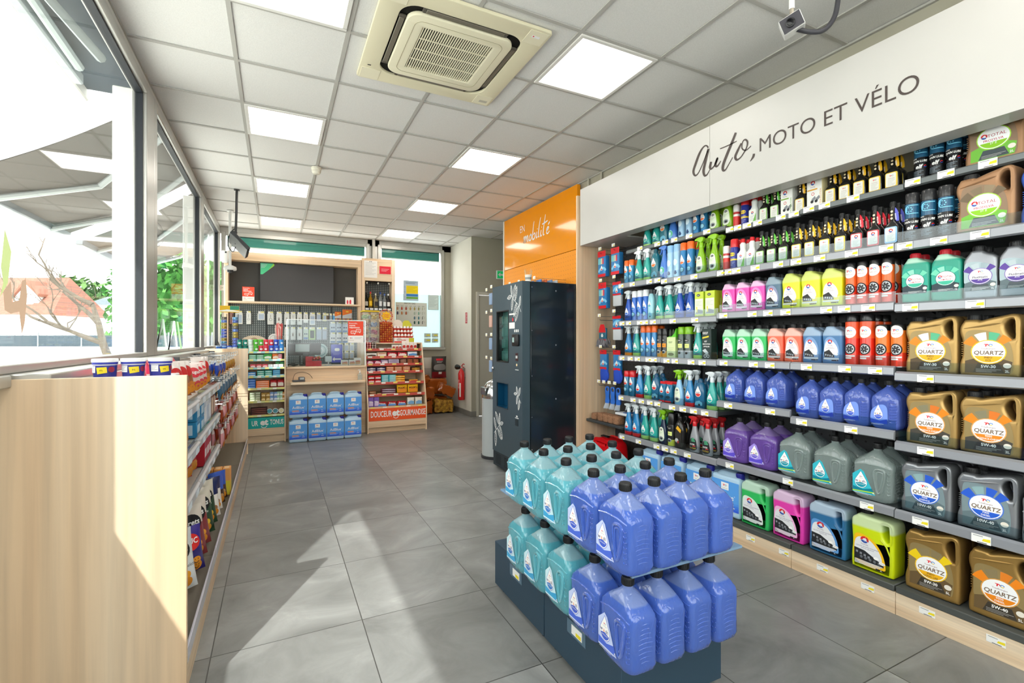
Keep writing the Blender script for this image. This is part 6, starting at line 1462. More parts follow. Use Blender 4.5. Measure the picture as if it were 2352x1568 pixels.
bag_row('bgD', [3.88, 4.02], -.46, 1.001, .12, 'far end of top snack shelf', 1.0)
# spread tubs on the top shelf near the end panel
def tub():
    r = E0('spread_tub'); m = MB(); m.lathe([(.034, 0), (.038, .072), (.038, .074)], C('f2f0ee', .35), n=24); m.lathe([(.0345, .008), (.0374, .058)], C('3a3f98', .35), n=24, cap=False); m.ob('tub', r)
    m = MB(); m.lathe([(.0415, .07), (.0415, .079), (.04, .083), (.03, .082)], C('eef0f2', .3), n=24); m.lathe([(.0395, .062), (.0398, .07)], C('3b45b0', .35), n=24, cap=False); m.ob('lid', r)
    l = MB(); f = lambda x, z, q: ((.0372 + q) * math.sin(x / .037), -(.0372 + q) * math.cos(x / .037), z)
    l.poly(rect(-.035, .03, -.008, .056), WHITE, -.0006, f); lines(l, -.033, -.01, .053, 4, .005, GREY, -.0009, fn=f); l.poly([(.0, .025), (.03, .03), (.028, .052), (-.004, .05)], C('f2d82a', .4), -.0006, f); l.text('0%', .012, .036, .009, INK, -.0009, fn=f); l.poly(ell(.044, .042, .011, .011), C('9a3048', .4), -.0006, f); l.ob('label', r); return r
for n, (x, y) in enumerate(((-.592, 2.36), (-.506, 2.37), (-.42, 2.38))):
    m = MB(); m.box(x - .035, y - .035, .9895, x + .035, y + .035, 1.155, C('e9e4e0', .5), .003); solo(m, 'stacking_box', 'pale carton under %s spread tub from the window' % ORD[n], 'carton', group='cartons under the spread tubs')
    put('tub', tub, 'blue and white spread tub, %s from the window' % ORD[n], 'tub', (x, y, 1.1555), .3 * n - .4, 'spread tubs behind the end panel')
for n in range(2):
    m = MB(); m.lathe([(.03, 0), (.034, .16)], C('c8501c', .35), n=20); m.lathe([(.036, .16), (.036, .172)], C('f0ece8', .4), n=20); solo(m, 'snack_cup', '%s orange snack cup with white lid beside spread tubs' % ('front' if n == 0 else 'rear'), 'cup', (-.42 + .0 * n, 2.48 + n * .09, .9895), 0, 'orange snack cups')
# long sweet bags standing at the back of the top shelf
for n in range(7):
    r = put('bgL', lambda: chips('sweet_bag', 'e8d8d4', 'e83a62', .72, .13, .2, .05, None, '', None, 'e84a5a', 21), 'pink topped sweet bag along the window ledge, %s from near end' % ORD[n], 'sweets', (-.57 + R.uniform(-.01, .01), 2.62 + n * .17, 1.0005), PI / 2 + R.uniform(-.3, .3), 'pink topped sweet bags')
# hooks with sweets in the far bay
def sw(kind, c1, c2, seed, h=.14): return lambda: chips(kind, c1, c2, .75, .12, h, .035, None, '', None, c2, seed)
kd('hgB', sw('hanging_sweet_bag', '2a4fb8', 'dfe8f2', 31, .105), 'blue', 'sweets', .12, .04); kd('hgG', sw('hanging_sweet_bag', 'c8982a', 'efe8d8', 32, .105), 'gold', 'sweets', .12, .04); kd('hgN', sw('hanging_sweet_bag', '3a6a8a', 'd0dce0', 33), 'slate blue', 'sweets', .12, .04); kd('hgR', sw('hanging_sweet_bag', '9a3a24', 'e0d0c8', 34), 'rust', 'sweets', .12, .04); kd('hgP', sw('hanging_sweet_bag', 'd89aa0', 'f0e8e4', 35), 'rose', 'sweets', .12, .04)
CH = C('d4d6d8', .2, .8)
for lv, (z, x0) in enumerate(((1.15, -.375), (1.0, -.355), (.82, -.35), (.64, -.345))):
    for n in range(8):
        y = 4.28 + n * .245
        m = MB(); m.tube([(-.629, y, z), (x0, y, z), (x0 + .01, y, z + .008)], .003, CH, 6); m.tube([(-.629, y, z + .03), (x0, y, z + .03)], .0024, CH, 6); m.box(x0, y - .03, z + .012, x0 + .002, y + .03, z + .046, C('eef2f4', .3)); 
        solo(m, 'display_hook', 'wire sweet hook in far gondola bay, %s row down, %s from near end' % (ORD[lv], ORD[n]), 'hook', group='wire sweet hooks')
        if n == 7: continue
        key = (('hgB', 'hgB', 'hgB', 'hgG', 'hgG', 'hgG', 'hgG'), ('hgN',) * 7, ('hgR', 'hgP') * 4, ('hgP', 'hgR') * 4)[lv][n]
        fn, desc, cat, w, d, pl = K[key]
        for q in range(3):
            put(key, fn, '%s sweet bag on wire hook, %s row down, %s hook, %s from front' % (desc, ORD[lv], ORD[n], ORD[q]), cat, (x0 - .025 - q * .06, y, z - (.114 if lv == 0 else .149)), PI / 2 + R.uniform(-.08, .08), 'sweet bags on the wire hooks')
# ------------------------------------------------------------------ checkout at the back
def cart(w, d, h, col, col2=None, txt=None, tc=None, kind='packet', bag=False):
    """small boxed or bagged sweet with a printed front"""
    m = MB()
    if bag: m.loft([(0, w / 2, .003, 8), (h * .12, w / 2 * .97, d / 2, 4), (h * .85, w / 2 * .97, d / 2, 4), (h, w / 2, .003, 8)], C(col, .3, coat=.3), 16)
    else: m.box(-w / 2, -d / 2, 0, w / 2, d / 2, h, C(col, .4), min(.0015, h * .1))
    y = -d / 2 - .0008
    if col2:
        m.poly([(-w * .42, h * .14), (w * .42, h * .14), (w * .42, h * .5), (0, h * .62), (-w * .42, h * .45)], C(col2, .4), y)
    if txt:
        v_, f_, x0, x1 = text_geo(txt, .02); s_ = min(h * .5, w * .8 / max(.1, x1 - x0)); m.text(txt, 0, h * .5, s_, C(tc or 'f4f4f4', .4), y - .0004, bold=.02)
    return m
def sweets(kind, desc, xs, y, z, w, d, h, col, col2=None, txt=None, tc=None, bag=False, tiers=1, where='', cat='sweets', rz=0):
    me = None
    for t in range(tiers):
        for n, x in enumerate(xs):
            lab = desc + ((', %s from the window side' % ORD[n]) if len(xs) > 1 else '') + ((', %s layer up' % ORD[t]) if tiers > 1 else '') + ', ' + where
            if me is None:
                o = cart(w, d, h, col, col2, txt, tc, kind, bag).ob(kind); me = o.data
            else:
                o = bpy.data.objects.new(kind, me); COL.objects.link(o)
            o.location = (x, y, z + .0012 + t * (h + .0012)); o.rotation_euler = (0, 0, rz)
            tag(o, lab, cat, desc + ', ' + where)
def X(a, n, step): return [a + i * step for i in range(n)]
# --- gum rack on the left
LX0, LX1, LY, LYB = -.68, .118, 6.87, 7.2
r = thing('gum_rack', 'pale wood gum rack with teal TONUS banner left of the counter', 'rack')
for x0, x1 in ((LX0, LX0 + .016), (LX1 - .016, LX1)): m = MB(); m.box(x0, LY - .012, 0, x1, LYB, 1.215, OAKZ, .001); m.ob('side_panel', r)
m = MB(); m.box(LX0 + .016, LYB - .015, .05, LX1 - .016, LYB, 1.2, OAKZ); m.ob('back_panel', r)
LZ = [1.165, 1.065, .962, .854, .70, .535, .358]
for i, z in enumerate(LZ):
    m = MB(); m.box(LX0 + .016, LY + .004, z - .014, LX1 - .016, LYB - .015, z, OAKX); s = m.ob('shelf', r)
    m = MB(); m.box(LX0 + .016, LY - .003, z - .022, LX1 - .016, LY + .003, z + .004, C('9ad8d8' if i < 4 else 'd8e0a0', .3)); 
    for k_ in range(9): m.box(LX0 + .03 + k_ * .088, LY - .005, z - .019, LX0 + .075 + k_ * .088, LY - .0035, z + .001, C('f4f4ee' if k_ % 2 else 'f0e68a', .5))
    m.ob('price_strip', s)
m = MB(); m.box(LX0 + .016, LY - .006, .19, LX1 - .016, LY + .006, .325, C('1fada8', .35)); y = LY - .0072
m.text('UR', -.27, .226, .09, WHITE, y, 'L', sx=.6, bold=.02); m.text('et', -.175, .232, .105, WHITE, y, 'L', sx=1.0, bold=.05); v_, f_, x0, x1 = text_geo('TONUS', .02); m.text('TONUS', -.065, .232, .09, WHITE, y, 'L', sx=.155 / ((x1 - x0) * .09), bold=.02)
m.poly(ring(-.132, .232, .032, .039, PI * 1.15, PI * 1.85, 8), WHITE, y); m.ob('banner', r)
m = MB(); m.box(LX0 + .016, LY - .004, .1, LX1 - .016, LY + .02, .19, OAKX, .001); m.ob('lower_board', r)
m = MB(); m.box(LX0 + .016, LY + .03, .002, LX1 - .016, LY + .045, .1, OAKX); m.ob('kick_board', r)
def gum(c, c2):
    m = MB(); m.lathe([(.026, 0), (.0275, .004), (.0275, .056), (.026, .06)], C(c, .35), n=18); m.lathe([(.0285, .06), (.0285, .072), (.026, .076)], C(c2, .35), n=18)
    f = cyl_fn(.028); m.poly(ell(0, .03, .015, .012), C('f2f6f8', .4), -.0006, f); lines(m, -.008, .01, .035, 2, .007, C(c2, .5), -.001, fn=f); return m
GC = [('2f74d8', '9fc4f0'), ('2f74d8', '9fc4f0'), ('dfe8f4', '3a62c8'), ('dfe8f4', '3a62c8'), ('16897a', '0f6a60'), ('16897a', '0f6a60'), ('d4ece4', 'e8f4f4'), ('54b83a', '58c03c'), ('d8304a', 'e0405a'), ('d8304a', 'e0405a'), ('3a52c4', '2f62d8'), ('3a62d0', '2f74e0'), ('3a92dc', '3a8ae0')]
UC = {4: GC[4], 5: GC[5], 6: GC[6], 7: GC[7], 8: GC[7], 9: GC[8], 10: GC[9], 11: GC[10], 12: GC[12]}
for n, (c, c2) in enumerate(GC):
    x = -.633 + .0585 * n
    solo(gum(c, c2), 'gum_tub', 'gum tub on top of gum rack, lower row, %s from window' % ORD[n], 'tub', (x, 6.905, 1.1662), R.uniform(-.3, .3), 'gum tubs')
    if n in UC: solo(gum(*UC[n]), 'gum_tub', 'gum tub on top of gum rack, upper row, %s from window' % ORD[n], 'tub', (x - .004, 6.905, 1.2434), R.uniform(-.3, .3), 'gum tubs')
W1 = ['second gum rack shelf', 'third gum rack shelf', 'fourth gum rack shelf', 'fifth gum rack shelf', 'sixth gum rack shelf', 'lowest gum rack shelf']
yb = 6.925
sweets('gum_pack', 'pale green mint pack', X(-.262, 2, .085), yb, 1.065, .08, .07, .019, '5fb890', 'dceee4', tiers=3, where=W1[0]); sweets('gum_pack', 'bright green mint box', [-.09], yb, 1.065, .09, .07, .068, '3fa84a', 'e4f0e4', where=W1[0]); sweets('gum_pack', 'orange mint box', [.0], yb, 1.065, .075, .07, .07, 'ee7a2c', 'f4e0cc', where=W1[0]); sweets('gum_pack', 'rose pink chew pack', X(.046, 1, .06), yb, 1.065, .055, .07, .021, 'e0607a', 'f4dce0', tiers=3, where=W1[0])
sweets('gum_pack', 'rose chew box', X(-.258, 3, .068), yb, .962, .06, .06, .04, 'e8606e', 'f6d8dc', where=W1[1]); sweets('gum_pack', 'white mint box', X(-.06, 3, .06), yb, .962, .052, .06, .036, 'eceef0', 'a8b4c4', where=W1[1]); sweets('gum_pack', 'green leaf mint box', X(.022, 2, .052), yb + .04, .962, .048, .05, .066, '46a862', 'e8f2ea', where=W1[1])
sweets('gum_pack', 'sky blue gum pack', X(-.27, 1, .08), yb, .854, .085, .07, .024, '4a9ae0', 'dcebf8', tiers=2, where=W1[2]); sweets('gum_pack', 'mint green gum pack', X(-.17, 2, .088), yb, .854, .082, .07, .022, '2fa898', 'd4efe8', tiers=3, where=W1[2]); sweets('gum_pack', 'teal blue gum pack', [.01], yb, .854, .085, .07, .024, '2f8fc4', '8fd0ec', tiers=3, where=W1[2]); sweets('gum_pack', 'flat pale blue strip', [.07], yb, .854, .06, .07, .012, 'a4cfe8', 'e4f0f6', where=W1[2])
sweets('sweet_pack', 'blue fruit chew pack', [-.275], yb, .70, .09, .08, .028, '3a72d0', '7fa8e4', tiers=4, where=W1[3]); sweets('sweet_pack', 'orange fruit chew pack', [-.148], yb, .70, .15, .08, .022, 'ee7a3c', 'f4d0bc', tiers=4, where=W1[3]); sweets('sweet_pack', 'red fruit sweet bag', X(-.024, 2, .083), yb + .03, .70, .08, .05, .1, 'c8242c', 'e8e4dc', 'Skittles', bag=True, where=W1[3])
sweets('tea_box', 'grey-green biscuit box', X(-.265, 2, .062), yb, .535, .058, .06, .028, 'a4b490', 'e0e4d4', tiers=4, where=W1[4]); sweets('tea_box', 'amber biscuit box', X(-.14, 2, .052), yb, .535, .048, .06, .05, 'b08a3c', 'ecd8a0', tiers=2, where=W1[4]); sweets('tea_box', 'blue milk biscuit box', X(-.045, 2, .046), yb, .535, .042, .06, .052, '7fa4dc', 'e4ecf8', tiers=2, where=W1[4]); sweets('tea_box', 'mint biscuit box', X(.03, 2, .036), yb, .535, .034, .06, .054, 'a8d8c0', 'eef6f0', tiers=2, where=W1[4]); sweets('tea_box', 'honey biscuit box', [.09], yb, .535, .03, .06, .05, 'c8883c', 'f0dcb8', tiers=2, where=W1[4])
sweets('liquorice_pack', 'dark liquorice pack', [-.19], yb, .358, .19, .08, .022, '3a1c1a', '8a4a3c', tiers=4, where=W1[5])
for n in range(3):
    m = MB(); m.lathe([(.031, 0), (.033, .006), (.033, .022), (.031, .026)], C('cfd8dc', .25, .5), n=24, mx=Matrix.Rotation(PI / 2 - .25, 4, 'X')); m.lathe([(.028, .0262), (.0, .0264)], C(('1f8f9c', '1a7f94', 'd8d0a0')[n], .3), n=24, cap=False, mx=Matrix.Rotation(PI / 2 - .25, 4, 'X'))
    solo(m, 'round_tin', '%s round sweet tin leaning on lowest gum rack shelf' % ('turquoise', 'darker teal', 'cream topped')[n], 'tin', (-.07 + n * .068, 6.93, .392), 0, 'round sweet tins')
# --- counter
r = thing('checkout_counter', 'pale wood checkout counter with a low ledge and clear screen', 'counter')
m = MB(); m.box(.125, 7.02, 0, 1.145, 7.05, .93, OAKX, .001); m.ob('front_panel', r)
m = MB(); m.box(.125, 6.96, .93, 1.145, 7.65, .955, OAKX, .003); m.ob('worktop', r)
m = MB(); m.prism(rrect(.17, 6.72, 1.105, 7.02, .03), -.765, -.735, OAKX, bev=.004, seg=1); m.xf(Matrix(((1, 0, 0, 0), (0, 0, 1, 0), (0, -1, 0, 0), (0, 0, 0, 1)))); m.ob('ledge', r)
for x in (.128, 1.13): m = MB(); m.box(x, 6.99, .956, x + .012, 7.01, 1.585, C('dfe6e8', .2, .3)); m.ob('screen_post', r)
m = MB(); m.box(.14, 6.998, .957, 1.13, 7.002, 1.583, CLEAR); m.ob('clear_screen', r)
m = MB(); m.box(.128, 6.992, 1.58, 1.142, 7.008, 1.59, C('e8eef0', .2)); m.ob('screen_edge', r)
def redposter(m, w, h, y):
    m.poly(rect(0, h * .33, w, h), C('ee4a2c', .4), y); m.poly(rect(0, 0, w, h * .33), WHITE, y)
    s_ = w * .115
    for i, t_ in enumerate(('Ensemble,', 'soyons', 'respectueux')): m.text(t_, w * .08, h * (.87 - i * .095), s_ * 1.2, WHITE, y - .0006, 'L', bold=.0 if i == 0 else .03)
    for cx_, cz_ in ((.34, .49), (.68, .56)):
        o = rrect(w * (cx_ - .16), h * (cz_ - .07), w * (cx_ + .16), h * (cz_ + .07), w * .04); i_ = rrect(w * (cx_ - .13), h * (cz_ - .05), w * (cx_ + .13), h * (cz_ + .05), w * .03)
        m.poly(o, WHITE, y - .0005); m.poly(i_, C('ee5a30', .4), y - .0008); m.poly([(w * (cx_ + .02), h * (cz_ - .065)), (w * (cx_ + .12), h * (cz_ - .065)), (w * (cx_ + .1), h * (cz_ - .12))], WHITE, y - .0007)
        for q in (-.05, .05): m.poly(ell(w * (cx_ + q), h * (cz_ + .015), w * .012, n=8), WHITE, y - .001)
        m.poly(rect(w * (cx_ - .05), h * (cz_ - .022), w * (cx_ + .05), h * (cz_ - .014)), WHITE, y - .001)
    logo_new(m, w * .2, h * .21, w * .1, y - .0006); m.text('TotalEnergies', w * .2, h * .1, w * .065, C('9a5a5a', .5), y - .0006); lines(m, w * .42, w * .92, h * .25, 2, h * .05, C('c4c8cc'), y - .0006, h * .02)
m = MB(); m.box(0, -.002, 0, .205, 0, .3, WHITE); redposter(m, .205, .3, -.0025); solo(m, 'respect_poster', 'orange and white respect poster taped to the clear counter screen', 'poster', (.905, 6.9965, 1.275))
# AdBlue stack
for n in range(4):
    for t in range(2):
        put('ad', adblue, '%s in front of counter, %s, %s from the gum rack' % (K['ad'][1], 'upper row' if t else 'lower row', ORD[n]), 'jerrycan', (.262 + n * .2245 + R.uniform(-.003, .003), 6.79 + (.012 if t else 0), .0005 + t * .314), R.uniform(-.012, .012), 'jerrycans stacked before the counter')
# things on the counter
r = thing('card_terminal', 'grey card terminal with black cable on the wooden ledge', 'terminal', (.27, 6.86, .766), .1)
m = MB(); m.box(-.075, -.05, 0, .075, .05, .022, C('4a4e54', .4), .008, 2); m.ob('base', r)
m = MB(); m.box(.0, -.045, .02, .072, .045, .062, C('5a5f66', .35), .01, 2); m.box(.01, -.0455, .03, .06, -.0448, .055, C('a8b4b8', .3)); m.ob('keypad', r)
m = MB(); m.tube(smooth([(-.07, 0, .015), (-.04, .02, .1), (.05, .06, .12), (.14, .1, .09), (.19, .12, .03)], 5, False), .003, BLACK, 6); m.ob('cable', r)
r = thing('sanitiser_bottle', 'clear hand gel pump bottle on the wooden ledge', 'bottle', (1.045, 6.87, .766))
m = MB(); m.loft([(0, .03, .022, 5), (.07, .031, .023, 5), (.085, .012, .012), (.095, .011, .011)], pet_mat('gel', 'dcecee', .3), 20); m.ob('bottle', r)
m = MB(); m.lathe([(.012, .095), (.012, .108), (.004, .11), (.004, .13), (.01, .131), (.01, .137)], WHITE, n=14); m.box(-.028, -.004, .129, .006, .004, .137, WHITE, .002); m.ob('pump', r)
r = thing('till_monitor', 'black till monitor with taped white card behind clear screen', 'monitor', (.375, 7.3, .957), 0)
m = MB(); m.box(-.08, -.06, 0, .08, .08, .02, C('2c2724', .4), .006); m.box(-.035, .0, .02, .045, .04, .2, C('37302c', .4), .006); m.ob('stand', r)
m = MB(); mx = Matrix.Translation((0, 0, .22)) @ Matrix.Rotation(.5, 4, 'X'); m.box(-.24, -.02, -.08, .2, .02, .1, C('221d1b', .35), .006, 1, mx); m.box(-.23, -.0215, -.06, .19, -.0205, .09, C('3a3230', .25), 0, 1, mx); m.ob('screen', r)
m = MB(); m.box(-.13, -.024, -.02, .05, -.022, .1, C('d8ecea', .5), 0, 1, mx); m.ob('taped_card', r)
r = thing('chocolate_display', 'red box of foil-wrapped chocolates on the counter', 'box', (.465, 7.1, .957))
m = MB(); m.box(-.1, -.06, 0, .1, .06, .07, C('d81e2a', .35), .002); m.box(-.1, -.06, .07, -.02, .06, .13, C('c81a26', .35), .002); m.ob('tray', r)
m = MB(); rr_ = random.Random(9)
for i in range(14): m.lathe([(.0, -.014), (.012, -.008), (.016, 0), (.012, .008), (0, .014)], C(('d8303a', 'b81a28', 'e86a5a', 'c89a5a')[i % 4], .25, .5), rr_.uniform(-.02, .09), rr_.uniform(-.04, .05), 8, False, Matrix.Translation((0, 0, .085 + rr_.uniform(0, .045))))
m.ob('chocolates', r)
for i in range(3): solo(cart(.09, .07, .075 if i < 2 else .1, 'f0ebe6', 'd8b08a', 'nutella', 'c8202a'), 'biscuit_box', 'white hazelnut biscuit box behind screen, %s' % ('left of its pair', 'right of its pair', 'standing behind the pair')[i], 'box', ((.87, 6.0 and 7.1, .957), (.965 + .005, 7.1, .957), (1.05, 7.14, .957))[i], 0, 'hazelnut biscuit boxes')
m = MB(); m.box(-.05, -.02, 0, .05, .02, .012, C('d4d8da', .3), .004); m.box(-.006, -.006, .012, .006, .006, .05, C('d4d8da', .3)); m.box(-.045, -.012, .05, .045, .012, .13, C('cfd6d6', .3), .01, 2); solo(m, 'code_scanner', 'small white upright scanner on the counter by the red box', 'scanner', (.66, 7.12, .957))
m = MB(); m.box(0, -.01, 0, .16, .01, .27, C('5f62d0', .4), .003); m.poly(rrect(.05, .17, .12, .215, .02), WHITE, -.011); m.poly([(.02, .05), (.05, .085), (.05, .062), (.14, .062), (.14, .042), (.05, .042), (.05, .02)], WHITE, -.011); lines(m, .03, .13, .14, 2, .02, C('b8b8f0'), -.011, .004); m.box(.0, -.06, -.02, .16, .02, 0, BLACK, .003); solo(m, 'gift_card_stand', 'purple gift card stand with white arrow on the counter', 'stand', (.735, 7.55, .977))
for n in range(6): m = MB(); m.tube(smooth([(0, 0, .006), (.05, .012 * (n % 3), .03), (.1, .01, .012), (.12, -.008, .008)], 4, False), .006, BLACK, 6); solo(m, 'cable', 'black cable heaped on the counter, %s strand' % ORD[n], 'cable', (.10 + .012 * n, 7.03 + .055 * n, .958), 0, 'cables on the counter')
# --- display case behind the counter
r = thing('display_case', 'tall wood-framed wall case with dark niche and perforated back', 'display case')
DKP = C('454340', .5)
m = MB(); m.box(-.69, 8.28, .0, -.635, 8.6, 2.52, OAKZ, .001); m.ob('post', r)
m = MB(); m.box(1.232, 8.28, .0, 1.285, 8.6, 2.52, OAKZ, .001); m.ob('post', r)
m = MB(); m.box(-.69, 8.28, 2.52, 1.285, 8.6, 2.645, OAKX, .001); m.ob('top_beam', r)
m = MB(); m.box(-.66, 8.2, 1.868, 1.25, 8.6, 1.896, OAKX, .003); m.ob('shelf', r)
m = MB(); m.box(-.635, 8.5, 1.896, 1.232, 8.52, 2.52, DKP); m.ob('niche_back', r)
PEG2 = peg_mat('pegboard_slate', '4a5456', 'a8b0ae', .028, .26, (0, 2))
m = MB(); m.box(-.635, 8.42, .7, 1.232, 8.44, 1.868, PEG2); m.ob('perforated_back', r)
for x in (-.13, .35, .83): m = MB(); m.box(x - .008, 8.41, .7, x + .008, 8.42, 1.86, C('2c3234', .5)); m.ob('slotted_strip', r)
r = thing('television', 'large dark switched-off screen in the niche above the counter', 'television', (.32, 8.4, 2.212))
m = MB(); m.box(-.54, -.025, -.305, .54, .02, .305, C('2e2c2d', .35), .004); m.box(-.53, -.0262, -.285, .53, -.0255, .297, C('3c3a3b', .25)); m.ob('screen', r)
m = MB(); m.poly([(-.53, .295), (-.35, .295), (-.335, .28), (-.34, .26), (-.5, .12), (-.53, .12)], C('4fc890', .4), -.0268); m.poly([(-.53, .295), (-.42, .295), (-.53, .2)], C('62c0a0', .4), -.027); m.poly([(-.42, .19), (-.35, .295), (-.335, .28), (-.34, .26)], C('8fd04a', .4), -.027); lines(m, -.52, -.44, .27, 3, .02, C('e4f4ec'), -.0275, .004); m.ob('green_sticker', r)
m = MB(); m.box(-.3, .02, -.28, .3, .095, .2, C('1c1c1e', .5)); m.ob('wall_bracket', r)
m = MB(); m.box(0, -.002, 0, .16, .03, .22, WHITE); redposter(m, .16, .22, -.0025); solo(m, 'respect_card', 'orange and white respect card standing in the niche', 'sign', (-.45, 8.27, 1.897))
m = MB(); m.box(0, -.002, 0, .13, .03, .12, WHITE); m.poly([(.02, .01), (.045, .01), (.045, .06), (.032, .08), (.02, .06)], C('d8304a', .4), -.003); m.poly([(.06, .01), (.09, .01), (.09, .065), (.075, .085), (.06, .06)], C('d8304a', .4), -.003); solo(m, 'price_card', 'small white card with two red bottles at niche end', 'sign', (1.03, 8.27, 1.897))
# hanging accessories
def blister(w, h, body='e8ecea', art=None):
    m = MB(); m.box(-w / 2, -.012, -h, w / 2, .012, -.02, C(body, .35), .003); m.box(-w * .42, -.004, -.02, w * .42, 0, .014, C('f2f4f2', .4)); m.poly(rect(-w * .1, -.006, w * .4, .008), C('e8e06a', .5), -.005)
    y = -.0128
    if art == 'plug': m.poly(rrect(-w * .2, -h * .7, w * .12, -h * .4, .006), C('b8b4b0', .4), y); m.poly(rrect(-w * .12, -h * .66, .0, -h * .5, .004), C('5a5650', .4), y - .0004)
    elif art == 'cable': m.poly(ring(0, -h * .6, w * .2, w * .24, 0, 6.2, 14), C('3a3c40', .4), y); m.poly(rect(-w * .05, -h * .45, -.0, -h * .2), C('3a3c40', .4), y)
    elif art == 'phone': m.poly(rrect(-w * .3, -h * .85, w * .3, -h * .2, .008), C('2c3034', .3), y)
    elif art == 'ear': m.poly(ell(-w * .18, -h * .5, w * .14), C('2f3f68', .4), y); m.poly(ell(w * .2, -h * .5, w * .14), C('2f3f68', .4), y); m.poly(rect(-w * .4, -h * .95, w * .4, -h * .78), C('6f8fc8', .4), y)
    elif art == 'pack': m.poly(rrect(-w * .36, -h * .9, w * .36, -h * .25, .006), C('b4c4d8', .3), y)
    return m
R1 = [(-.6, 'plug', .05, 'c8a0a4'), (-.5, 'pack', .1, None), (-.37, 'cable', .065, None), (-.2, 'pack', .1, None), (-.07, 'cable', .09, None), (.05, 'plug', .08, None), (.16, 'plug', .075, None), (.25, 'cable', .075, None), (.345, 'plug', .075, None), (.435, 'cable', .07, None), (.535, 'pack', .085, None), (.63, 'pack', .065, 'c4ccd4'), (.72, 'pack', .06, 'd8d88a')]
R2 = [(.16, 'cable', .07, None), (.25, 'plug', .075, None), (.345, 'plug', .075, None), (.435, 'ear', .075, 'c8d8d0'), (.53, 'phone', .1, 'b8d890'), (.635, 'pack', .08, 'b8c4d0'), (.72, 'pack', .075, 'b0b4c4')]
for nm, row, z, hh in (('upper', R1, 1.745, .2), ('middle', R2, 1.505, .2)):
    for n, (x, a, w_, b_) in enumerate(row):
        h_ = hh * (.62 if (nm == 'upper' and n in (3, 11, 12)) else .78 if n in (9,) else .95)
        solo(blister(w_, h_, b_ or 'e6eae8', a), 'accessory_pack', 'phone accessory pack on %s peg row behind counter, %s from the window' % (nm, ORD[n]), 'pack', (x, 8.392, z), 0, 'phone accessory packs')
for q, z in enumerate((1.60, 1.425)):
    for n in range(3): solo(blister(.088, .165, ('c4d4e4', 'e4e8ec')[q], 'ear'), 'earphone_pack', 'blue earphone pack behind counter, %s row, %s from the phone packs' % (('upper', 'lower')[q], ORD[n]), 'pack', (.845 + n * .096, 8.39, z), 0, 'blue earphone packs')
for q, z in enumerate((1.25, 1.12)):
    for n in range(3): solo(blister(.075, .12, ('dcdcd0', 'd4ccb8')[q], 'pack'), 'battery_pack', 'small battery pack behind counter, %s row, %s from gift card stand' % (('upper', 'lower')[q], ORD[n]), 'pack', (.975 + n * .085, 8.39, z), 0, 'small battery packs')
m = MB(); m.lathe([(.0, 0), (.115, .0), (.115, .006)], C('c4dcdc', .3), n=32, mx=Matrix.Rotation(PI / 2, 4, 'X')); m.lathe([(.09, .0065), (.075, .0066)], C('8fb0b8', .4), n=32, cap=False, mx=Matrix.Rotation(PI / 2, 4, 'X')); m.lathe([(.05, .0065), (.03, .0066)], C('e8f0f0', .4), n=32, cap=False, mx=Matrix.Rotation(PI / 2, 4, 'X')); solo(m, 'cable_disc_pack', 'round pale charging cable pack behind the till monitor', 'pack', (.655, 8.405, 1.14))
for n, (x, w_, h_) in enumerate(((.925, .1, .16), (1.07, .15, .2))):
    r = thing('lighter_display', '%s orange lighter display card with a row of lighters below' % ('small', 'large')[n], 'display', (x, 8.38, 1.62), 0, 'orange lighter displays')
    m = MB(); m.box(-w_ / 2, -.004, .0, w_ / 2, 0, h_, C('c8ccd0', .5)); m.poly([(-w_ / 2, h_ * .5), (w_ / 2, h_ * .72), (w_ / 2, h_), (-w_ / 2, h_)], C('ee7a1c', .4), -.005); m.poly(ell(0, h_ * .82, w_ * .16, h_ * .06), C('f4c83a', .4), -.0055); m.ob('header_card', r)
    m = MB(); m.box(-w_ / 2, -.07, -.012, w_ / 2, -.005, .0, BLACK); m.ob('tray', r)
    for i in range(int(w_ / .012)): m = MB(); xx = -w_ / 2 + .006 + i * .012; cc = ('8a1c2a', 'e8c83a', '5a1c2c', 'c83a4a', '2c2a3a', 'd8a03a')[i % 6]; m.box(xx - .005, -.06, .0005, xx + .005, -.045, .05, C(cc, .3), .002); m.ob('lighter', r)
for n, x in enumerate((.765, .815, .865)): solo(blister(.04, .1, ('6a5a50', '9fb0bc', '5aa8e0')[n], None), 'small_pack', '%s small pack beside the lighter displays' % ('brown', 'grey', 'sky blue')[n], 'pack', (x, 8.39, 1.735))
# tins, gift stands and stick jar on the left of the counter
r = thing('tin_tower', 'wire tower of stacked gold and blue tins by the window', 'stand', (-.535, 7.55, 1.167))
m = MB()
for x in (-.125, -.06, .01, .075): m.tube([(x, 0, 0), (x, 0, .5)], .004, BLACK, 6)
m.box(-.13, -.05, -.0, .08, .05, .01, BLACK); m.ob('wire_frame', r)
for q, x in enumerate((-.092, .042)):
    for i in range(11): m = MB(); m.lathe([(.033, .012 + i * .041), (.034, .015 + i * .041), (.034, .045 + i * .041), (.033, .048 + i * .041)], C(('a89a50', '5a72b8', '6aa0c8', '9a9050', '6478c0', '5f70c0', '6a7ac8', 'a89850', 'b0a058', '6a86c8', '7a7870')[(i + q * 3) % 11], .3, .4), x, 0, 18); m.ob('tin', r)
m = MB(); m.box(-.14, -.03, .52, .09, -.024, .61, C('e0b41c', .4)); m.poly(rect(-.02, .555, .088, .608), C('2f8a70', .4), -.031); m.poly([(-.14, .545), (-.05, .56), (.09, .54), (.09, .53), (-.14, .53)], C('e8ece4', .4), -.0312); m.tube([(-.03, -.02, .49), (-.03, -.02, .53)], .004, BLACK, 6); m.ob('header_card', r)
